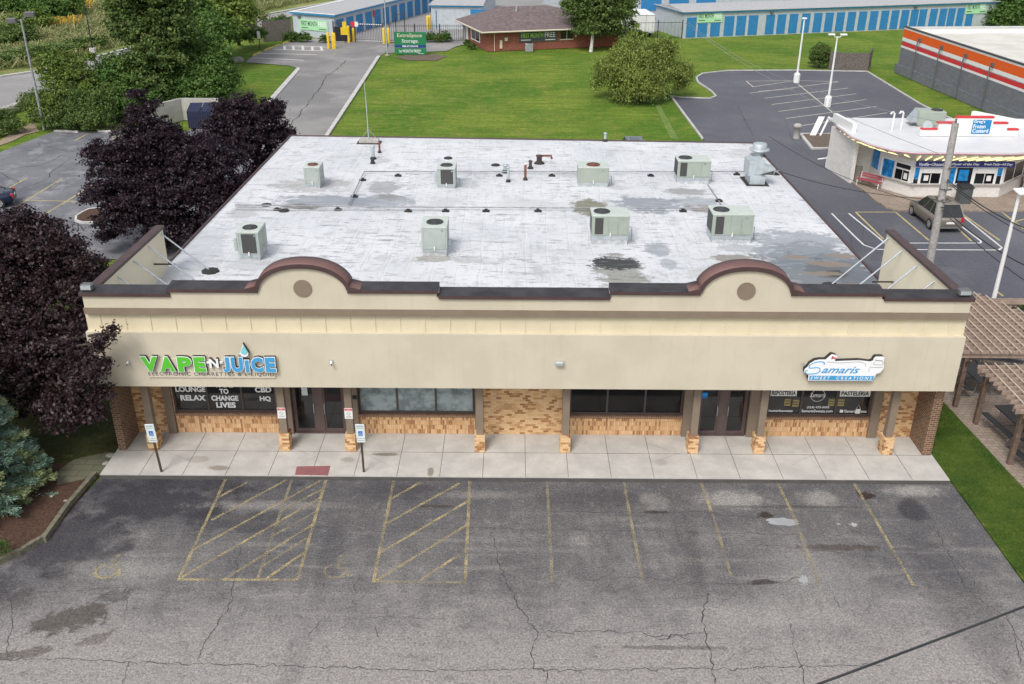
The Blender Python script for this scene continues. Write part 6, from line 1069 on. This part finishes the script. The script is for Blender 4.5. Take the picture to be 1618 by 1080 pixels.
x, y = G(1258, 218); b = MB(); b.lathe((0, 0, 0), [(.28, 0), (.28, .9), (.34, .93), (.34, 1.1), (.2, 1.2)], 10); o = b.build('trash_can', M['concrete']); o.location = (x, y, 0); tag(o, 'round concrete trash can at the tip of the planted island', 'bin')
x, y = G(1284, 216); t = empty('leaning_boards', (x, y, .14), .0, 'white boards leaning as a tilted sign frame on the planted island', 'boards'); 
for nm, x0, x1 in (('wide_board', -.25, .25), ('narrow_board', .55, .7)):
    b = MB(); b.add([(x0, 0, 0), (x1, 0, 0), (x1, .07, 0), (x0, .07, 0), (x0+.75, .7, 1.4), (x1+.75, .7, 1.4), (x1+.75, .77, 1.4), (x0+.75, .77, 1.4)], [[3, 2, 1, 0], [4, 5, 6, 7], [0, 1, 5, 4], [1, 2, 6, 5], [2, 3, 7, 6], [3, 0, 4, 7]]); b.build(nm, M['white'], t)
x, y = G(1305, 262); t = empty('wall_spigot_post', (x-.1, y-.3, 0), 0, 'short white pipe post at the corner of the fin wall', 'post'); b = MB(); b.tube((0, 0, 0), (0, 0, .8), .06); b.build('post', M['white'], t); b = MB(); b.tube((-.7, 0, .6), (0, 0, .7), .05); b.build('arm', M['white'], t)
# ================================================================ trees and shrubs
def leaves(blobs, per_m2, size, seed, clump=.35, clump_n=28, squash=1, droop=0, inner=.25, asp=1.6):
    g = np.random.default_rng(seed); out = []
    for (c, r) in blobs:
        c = np.array(c); r = np.array(r if hasattr(r, '__len__') else (r, r, r*.85)); area = 4*pi*((r[0]*r[1]+r[0]*r[2]+r[1]*r[2])/3); nc = max(3, int(area*per_m2/clump_n))
        d = g.normal(size=(nc, 3)); d /= np.linalg.norm(d, axis=1)[:, None]; d[:, 2] = np.where(d[:, 2] < -.35, d[:, 2]*-.6, d[:, 2]); rad = np.where(g.random(nc) < inner, g.uniform(.35, .8, nc), g.uniform(.74, 1.2, nc)); cc = c+d*r*rad[:, None]
        cs = clump*g.uniform(.6, 1.35, nc); P = np.repeat(cc, clump_n, 0)+g.normal(size=(nc*clump_n, 3))*np.repeat(cs, clump_n)[:, None]*[1, 1, .5]*.6
        if droop: P[:, 2] -= np.abs(g.normal(size=len(P)))*droop
        nrm = np.repeat(d, clump_n, 0)*.5+g.normal(size=P.shape)*.6+[0, 0, .5]; nrm /= np.linalg.norm(nrm, axis=1)[:, None]
        t = np.cross(nrm, g.normal(size=P.shape)); 
        if droop: t = np.cross(nrm, np.cross(nrm, [0, 0, 1.])+g.normal(size=P.shape)*.3)
        t /= np.linalg.norm(t, axis=1)[:, None]+1e-9; bt = np.cross(nrm, t); s = size*g.uniform(.6, 1.3, len(P))[:, None]; fold = nrm*s*.18
        out.append(np.stack([P-t*s*.5, P+bt*s*.5/asp+fold, P+t*s*.5, P-bt*s*.5/asp+fold], 1))
    return np.concatenate(out)
def tree(name, lab, cat, base, blobs, mat, per, size, seed, trunk=.2, clump=.4, grp=None, th=None, bark='bark', droop=0, cn=28, inner=.25):
    t = empty(name, (base[0], base[1], 0), 0, lab, cat, grp); V = leaves(blobs, per, size, seed, clump, cn, droop=droop, inner=inner); V[:, :, 2] = np.maximum(V[:, :, 2], .03)
    quads('crown', V, L[mat], t, (base[0], base[1], 0))
    b = MB(); g = random.Random(seed); m = np.mean([c for c, r in blobs], 0); top = max(c[2] for c, r in blobs); fork = np.array([(m[0]-base[0])*.3, (m[1]-base[1])*.3, top*.35])
    b.path([(0, 0, -.05), tuple(fork*.5), tuple(fork)], [trunk*1.2, trunk, trunk*.8], 8)
    for c, r in blobs: e = np.array(c)-[base[0], base[1], 0]; mid = fork+(e-fork)*.5+np.array([g.uniform(-.2, .2), g.uniform(-.2, .2), .15]); b.path([tuple(fork*.95), tuple(mid), tuple(e)], [trunk*.5, trunk*.3, trunk*.1], 6)
    b.build('trunk', M[bark], t); return t
def bl(px, py, Y, r, ry=None): p = onY(px, py, Y); return ([float(v) for v in p], (r, ry or r, r*.85))
# purple maples
A_ = [bl(40, 395, 4.6, 1.5), bl(115, 455, 4.4, 1.5), bl(20, 470, 4.0, 2.0), bl(90, 545, 2.6, 1.6), bl(20, 570, 3.0, 1.9), bl(125, 590, .8, .9), bl(-80, 480, 4.2, 2.4), bl(115, 640, .5, .9), bl(60, 630, 2.4, 1.3), bl(-60, 600, 3.2, 2), bl(157, 580, .3, .42), bl(163, 540, .4, .33), bl(150, 555, .4, .3), bl(180, 522, .3, .22), bl(145, 490, 3.8, .6), bl(95, 400, 4.7, .9), bl(32, 345, 4.8, .5), bl(60, 370, 4.6, .8), bl(160, 625, .2, .4), bl(150, 655, .1, .4), bl(110, 660, .5, .7), bl(-20, 400, 4.5, 1.5), bl(150, 455, 4.2, .5), bl(130, 420, 4.5, .6), bl(140, 530, 2.0, .6)]
tree('purple_maple', 'large purple-leaved maple at the left edge beside the shop front', 'tree', (-20.4, 4.6), A_, 'purple_red', 265, .135, 11, .26, .23, 'purple-leaved maples', inner=.3)
B_l = [bl(235, 222, 25, 1.75), bl(205, 290, 24, 2.0), bl(290, 295, 24, 1.9), bl(250, 345, 23.5, 1.6), bl(330, 300, 24, 1.7), bl(190, 350, 23, 1.3), bl(300, 250, 25, 1.6), bl(325, 245, 24.5, 1.0), bl(270, 240, 25, 1.3), bl(345, 330, 23, 1.0), bl(225, 250, 24.5, 1.4), bl(270, 320, 22.8, 1.2), bl(230, 320, 22.8, 1.2), bl(165, 250, 24.5, 1.1), bl(222, 180, 25.5, .75), bl(350, 260, 25, 1.3), bl(365, 310, 24, .95), bl(160, 310, 24, 1.0), bl(175, 375, 22.5, .6), bl(145, 245, 24.3, .5), bl(245, 385, 22.3, .8), bl(300, 360, 23, 1.1), bl(215, 150, 25.6, .45), bl(240, 168, 25.6, .45), bl(375, 335, 24, .5)]
tree('purple_maple', 'wide dark purple maple overhanging the left roof edge', 'tree', (-21.2, 24.4), B_l, 'purple', 255, .16, 12, .28, .25, 'purple-leaved maples', inner=.35)
C_l = [bl(372, 190, 36, 1.35), bl(410, 190, 36, 1.5), bl(385, 230, 35, 1.8), bl(345, 205, 35.5, 1.0), bl(330, 230, 34, 1.1), bl(435, 220, 36, 1.3), bl(420, 260, 35, 1.1), bl(355, 225, 35.5, 1.1), bl(452, 212, 36, .6), bl(352, 168, 36.5, .6), bl(430, 170, 36, .7), bl(385, 165, 36, .8), bl(400, 285, 34, 1.0)]
tree('purple_maple', 'smaller dark purple maple behind the left back corner of the roof', 'tree', (-18.9, 36), C_l, 'purple', 235, .165, 13, .2, .25, 'purple-leaved maples', inner=.35)
# spruce built from tiers of needle sprays
def spruce(base, h, rad, seed):
    t = empty('spruce_tree', (*base, 0), 0, 'blue-green spruce at the lower left edge above the mulch bed', 'tree'); g = np.random.default_rng(seed); V = []; b = MB(); b.path([(0, 0, 0), (0, 0, h)], [.16, .02], 8); mi = []
    z = .35
    while z < h-.15:
        R_ = rad*(1-z/h)**.85+.1; nb = int(10+R_*6)
        for k in range(nb):
            a = g.uniform(0, 2*pi); ln = R_*g.uniform(.78, 1.08); dr = -.22*ln+g.uniform(-.05, .08); d = np.array([math.cos(a), math.sin(a)]); zz = z+g.uniform(-.12, .12); side = np.array([-d[1], d[0]])
            n = int(60+ln*150); s = np.sqrt(g.uniform(.06, 1, n)); lat = g.normal(size=n)*.16*(1.25-s)*ln**.5+g.normal(size=n)*.03; P = np.stack([d[0]*ln*s+side[0]*lat, d[1]*ln*s+side[1]*lat, zz+dr*s+.28*s**3*ln*.4-np.abs(lat)*.22+g.normal(size=n)*.035], 1)
            dirv = np.stack([d[0]+side[0]*lat*4, d[1]+side[1]*lat*4, g.normal(size=n)*.35+.18], 1)+g.normal(size=(n, 3))*.3; dirv /= np.linalg.norm(dirv, axis=1)[:, None]; w_ = np.cross(dirv, g.normal(size=(n, 3))); w_ /= np.linalg.norm(w_, axis=1)[:, None]; L2 = g.uniform(.06, .13, n)[:, None]
            V.append(np.stack([P-w_*.018, P+w_*.018, P+dirv*L2+w_*.01, P+dirv*L2-w_*.01], 1)); mi.append(k % 3 == 0)
            b.path([(0, 0, zz), (d[0]*ln*.9, d[1]*ln*.9, zz+dr*.8)], [.02, .006], 3)
        z += .2
    Va = np.concatenate([v for v, m in zip(V, mi) if not m]); Vb = np.concatenate([v for v, m in zip(V, mi) if m]); quads('needle_foliage', Va, L['spruce'], t); quads('olive_needle_foliage', Vb, L['spruce_y'], t); b.build('trunk', M['bark'], t)
spruce((-20.3, -1.3), 7.6, 3.1, 5)
# green trees at the upper left
gg = 'green trees between the rear lot and the street'
def T(name, lab, cat, base, bls, mat, per, size, seed, **k): return tree(name, lab, cat, base, bls, mat, per, size, seed, **k)
x, y = G(240, 178)
T('deciduous_tree', 'tallest dark green tree rising to the top edge left of the drive', 'tree', (x, y), [bl(235, -10, 62, 2.6), bl(212, 25, 62, 2.1), bl(262, 25, 62, 2.2), bl(235, 55, 61, 2.2), bl(200, 55, 61, 1.2), bl(280, 55, 61, 1.4), bl(250, 95, 60, 2.2), bl(218, 100, 60, 1.8), bl(240, 135, 59, 2.2), bl(190, 10, 62, 1.2), bl(280, 10, 63, 1.3), bl(238, 80, 59.5, 1.3)], 'dark', 66, .3, 21, clump=.45, grp=gg, trunk=.35)
x, y = G(320, 162)
T('deciduous_tree', 'bushy bright green tree at the grass beside the drive, left of the short lamp', 'tree', (x, y), [bl(300, 75, 66, 1.8), bl(325, 95, 64, 2.2), bl(340, 125, 62, 2.0), bl(300, 120, 62, 2.2), bl(320, 148, 60, 1.9), bl(285, 145, 60, 1.8), bl(350, 145, 61, 1.1), bl(275, 100, 62, 1.6)], 'green', 90, .28, 22, clump=.5, grp=gg)
x, y = G(190, 185)
T('deciduous_tree', 'mid green rounded tree right of the light leafy sapling', 'tree', (x, y), [bl(190, 110, 60, 1.8), bl(170, 130, 58, 1.7), bl(205, 140, 58, 2.0), bl(180, 165, 56, 1.7), bl(215, 170, 56, 1.6), bl(235, 165, 57, 1.6)], 'green', 90, .26, 23, clump=.5, grp=gg)
x, y = G(115, 178)
T('deciduous_tree', 'light leafy sapling with open crown in front of the street', 'tree', (x, y), [bl(85, 98, 57, 1.2), bl(110, 108, 57, 1.5), bl(125, 125, 56, 1.2), bl(95, 130, 56, 1.4), bl(75, 115, 57, .7), bl(135, 92, 58, .6)], 'yellow', 75, .25, 24, clump=.4, grp=gg, inner=.15)
x, y = G(100, 200)
T('deciduous_shrub', 'dense dark green shrub row behind the twin-headed lamp', 'shrub', (x, y), [bl(60, 165, 55, 1.3), bl(85, 165, 54, 1.6), bl(115, 165, 54, 1.7), bl(145, 170, 53.5, 1.7), bl(70, 188, 52.5, 1.2), bl(100, 188, 52, 1.3), bl(130, 190, 52, 1.3), bl(150, 188, 52, 1.2), bl(170, 150, 56, 1.3), bl(48, 160, 56, .8)], 'dark', 110, .2, 25, clump=.42, grp=gg, trunk=.1)
x, y = G(80, 185)
T('deciduous_shrub', 'yellow-green shrub in front of the dark shrub row', 'shrub', (x, y), [bl(82, 160, 53.2, .9), bl(105, 150, 54, .8), bl(68, 172, 52.6, .6), bl(140, 150, 54, .7)], 'yellow', 90, .22, 26, clump=.4, grp=gg, trunk=.07, inner=.1)
x, y = G(8, 215)
T('deciduous_shrub', 'dark reddish green shrub at the far left edge beside the gravel', 'shrub', (x, y), [bl(0, 190, 53, 1.2), bl(20, 200, 51, .9), bl(-25, 200, 51, 1.5), bl(8, 208, 50, .8)], 'dark', 110, .18, 27, clump=.35, trunk=.08)
x, y = G(378, 70)
T('deciduous_tree', 'yellow-green tree at the top edge behind the short-headed lamp', 'tree', (x, y), [bl(345, 10, 88, 3.0), bl(370, 25, 86, 2.4), bl(350, 42, 84, 2.2), bl(330, 25, 88, 2.2), bl(375, 48, 83, 1.2), bl(355, -8, 90, 2.4)], 'yellow', 55, .4, 28, clump=.6, grp=gg)
x, y = G(345, 82)
T('deciduous_tree', 'grey-green tree below the yellow-green one behind the lamp', 'tree', (x, y), [bl(318, 40, 82, 2.2), bl(340, 55, 80, 2.0), bl(305, 60, 79, 1.9), bl(325, 70, 77, 1.5), bl(300, 20, 84, 2.2)], 'green', 60, .38, 29, clump=.6, grp=gg)
x, y = G(397, 55)
T('deciduous_tree', 'thin open tree with bare brown twigs beside the far street', 'tree', (x, y), [bl(393, 22, 96, 1.5), bl(405, 32, 95, 1.4), bl(420, 28, 95, .9), bl(388, 42, 93, 1.2)], 'meadow', 18, .3, 30, clump=.5, grp=gg, inner=.1)
x, y = G(395, 62); T('deciduous_shrub', 'low green shrub left of the weathered board fence', 'shrub', (x, y), [bl(393, 55, 96, 1.5), bl(405, 56, 97, 1.2), bl(380, 60, 94, 1.3), bl(445, 34, 108, 1.0), bl(428, 36, 108, .8)], 'green', 80, .25, 31, trunk=.08)
x, y = G(945, 82)
T('birch_tree', 'dark leafy birch with pale trunk at the right end of the brick office', 'tree', (x-.9, y), [bl(945, 5, 97, 3.0), bl(920, 20, 96.5, 2.0), bl(970, 25, 97, 2.3), bl(940, 40, 96, 2.4), bl(965, 48, 96, 1.6), bl(925, 48, 96, 1.2), bl(985, 8, 97.5, 1.4), bl(905, 8, 97, 1.2), bl(945, -20, 98, 2.4)], 'dark', 80, .32, 32, clump=.55, trunk=.2, bark='birch_bark')
x, y = G(1012, 160)
T('weeping_shrub_tree', 'round drooping green willow on the back lawn', 'tree', (x, y), [bl(1010, 90, 66, 2.3), bl(980, 110, 66, 2.2), bl(1040, 110, 66, 2.2), bl(1010, 120, 64.5, 2.3), bl(960, 118, 67, 1.3), bl(1068, 115, 67, 1.5), bl(990, 80, 68, 1.3), bl(1045, 80, 68, 1.5), bl(1000, 142, 64, 1.6), bl(1030, 140, 64, 1.3), bl(975, 140, 65, 1.0), bl(952, 104, 67, .8), bl(1084, 104, 67, .8), bl(998, 68, 68, .8), bl(1052, 70, 68, .9), bl(1078, 130, 66, .7), bl(945, 128, 66.5, .6)], 'willow', 95, .2, 33, clump=.42, droop=.4, trunk=.2)
x, y = G(1000, 70)
T('sapling', 'thin pale yellow sapling above the willow in front of the trailers', 'tree', (x, y), [bl(998, 42, 97, .9), bl(1003, 55, 95, 1.1), bl(990, 58, 95, .7), bl(1020, 58, 96, .7)], 'yellow', 35, .28, 34, clump=.35, trunk=.06, inner=.1)
x, y = G(1294, 106)
T('round_shrub', 'upright oval dark green shrub beside the wooden enclosure', 'shrub', (x, y), [((x, y, .5), (1.1, 1.1, .7)), ((x, y, 1.1), (1.15, 1.15, .8)), ((x, y, 1.7), (1.05, 1.05, .9))], 'dark', 300, .15, 35, clump=.15, trunk=.08)
x, y = G(1600, 42)
T('deciduous_tree', 'yellow-green tree in the top right corner behind the storage wall', 'tree', (x, y+3), [bl(1600, 10, 122, 3.0), bl(1585, 28, 120, 2.4), bl(1612, 28, 119, 2.8), bl(1640, 5, 122, 4), bl(1575, 38, 119, 1.0)], 'green', 60, .4, 36, clump=.7)
x, y = G(1625, 488)
T('deciduous_shrub', 'small green shrub at the right edge behind the pergola', 'shrub', (x, y), [bl(1622, 482, 15.5, .45), bl(1640, 480, 15.5, .6)], 'green', 250, .1, 37, clump=.2, trunk=.04)
x, y = G(5, 868)
T('deciduous_shrub', 'small green bush cut off by the left edge in the mulch bed', 'shrub', (x, y), [bl(2, 862, -4.6, .22), bl(-12, 868, -4.6, .3), bl(8, 872, -4.7, .14)], 'green', 500, .06, 38, clump=.1, trunk=.02)
hg = [((458, 66), .8, 'clipped hedge leftmost in front of the banner wall'), ((468, 65), .75, 'clipped hedge second from left in front of the banner wall'), ((481.5, 66), .8, 'clipped hedge third from left below the pale banner'), ((513.5, 67), .65, 'clipped round hedge at the right end of the banner wall'), ((681, 66), .8, 'clipped hedge left of the gate fence posts right of the green sign'), ((694, 66.5), .7, 'clipped hedge nearest the green sign edge on its right'), ((703, 66), .85, 'clipped hedge nearest the office door'), ((746, 77), .5, 'small round bush at the office corner'), ((738, 71), .45, 'small bush behind the one at the office corner')]
for i, (p, r, lab) in enumerate(hg):
    x, y = G(*p); V = leaves([((0, 0, r*.75), (r, r*.8, r*.8)), ((0, 0, r*.4), (r, r*.8, r*.5))], 420, .12, 60+i, .12); V[:, :, 2] = np.maximum(V[:, :, 2], .02); o = quads('hedge', V, L['dark' if i % 2 else 'green']); o.location = (x, y, 0); tag(o, lab, 'hedge', 'clipped hedges round the storage office')
# meadow bushes
for i, (p, rs_, mat, lab) in enumerate([((85, 30), 2.9, 'green', 'bright green bush in the middle of the meadow top left'), ((60, 18), 2.6, 'green', 'green bush partly behind the brighter meadow bush'), ((15, 22), 3.0, 'green', 'wide green bush at the top left corner of the meadow'), ((18, 70), 2.0, 'dark', 'dark green bush in the meadow left of the tall lamp'), ((45, 48), 2.0, 'yellow', 'yellow-green bush in the meadow behind the tall lamp'), ((148, 76), 1.0, 'dark', 'low dark bush behind the street lamp base')]):
    x, y = G(*p); T('meadow_bush', lab, 'bush', (x, y), [((x-rs_*.6, y, rs_*.5), (rs_, rs_, rs_*.6)), ((x+rs_*.6, y+.5, rs_*.55), (rs_, rs_, rs_*.7)), ((x, y-.5, rs_*.35), (rs_, rs_, rs_*.5))], mat, 45, .34, 70+i, clump=.5, grp='bushes in the meadow', trunk=.08)
def strewn(name, poly, n, h0, h1, mat, seed, wd=.07, squash=.35):
    g = np.random.default_rng(seed); P = np.array(poly); lo, hi = P.min(0), P.max(0); q = g.uniform(lo, hi, (n*3, 2)); ins = np.zeros(len(q), bool); j = len(P)-1
    for i in range(len(P)):
        xi, yi = P[i]; xj, yj = P[j]; m = ((yi > q[:, 1]) != (yj > q[:, 1])) & (q[:, 0] < (xj-xi)*(q[:, 1]-yi)/(yj-yi+1e-9)+xi); ins ^= m; j = i
    q = q[ins][:n]; n = len(q); dens = np.sin(q[:, 0]*.5+np.sin(q[:, 1]*.3)*2)*np.sin(q[:, 1]*.41); h = g.uniform(h0, h1, n)*(1+.35*dens); a = g.uniform(0, pi, n); dx, dy = np.cos(a)*wd, np.sin(a)*wd; t = g.normal(size=(n, 2))*h[:, None]*squash
    V = np.stack([np.stack([q[:, 0]-dx, q[:, 1]-dy, h*.2], 1), np.stack([q[:, 0]+dx, q[:, 1]+dy, h*.2], 1), np.stack([q[:, 0]+dx+t[:, 0], q[:, 1]+dy+t[:, 1], h], 1), np.stack([q[:, 0]-dx+t[:, 0], q[:, 1]-dy+t[:, 1], h], 1)], 1); return tag(quads(name, V, L[mat]), kind='stuff')
mp = GP([(-160, 120), (0, 112), (68, 104), (170, 78), (300, 45), (430, 14), (525, -4), (400, -30), (200, -45), (-60, -45), (-200, 20)])
strewn('tall_grass', mp, 110000, .25, .95, 'meadow', 81, .06, .8)
strewn('tall_grass', GP([(-100, 108), (0, 106), (60, 100), (140, 80), (130, 72), (60, 88), (0, 92), (-100, 95)]), 9000, .5, 1.0, 'dark', 82, .1, .8)
strewn('wildflowers', GP([(115, 8), (140, 8), (142, 20), (118, 18)]), 500, .9, 1.3, 'gold', 83, .1); strewn('wildflowers', GP([(80, 35), (130, 36), (120, 48), (78, 46)]), 160, .9, 1.2, 'gold', 84, .1)
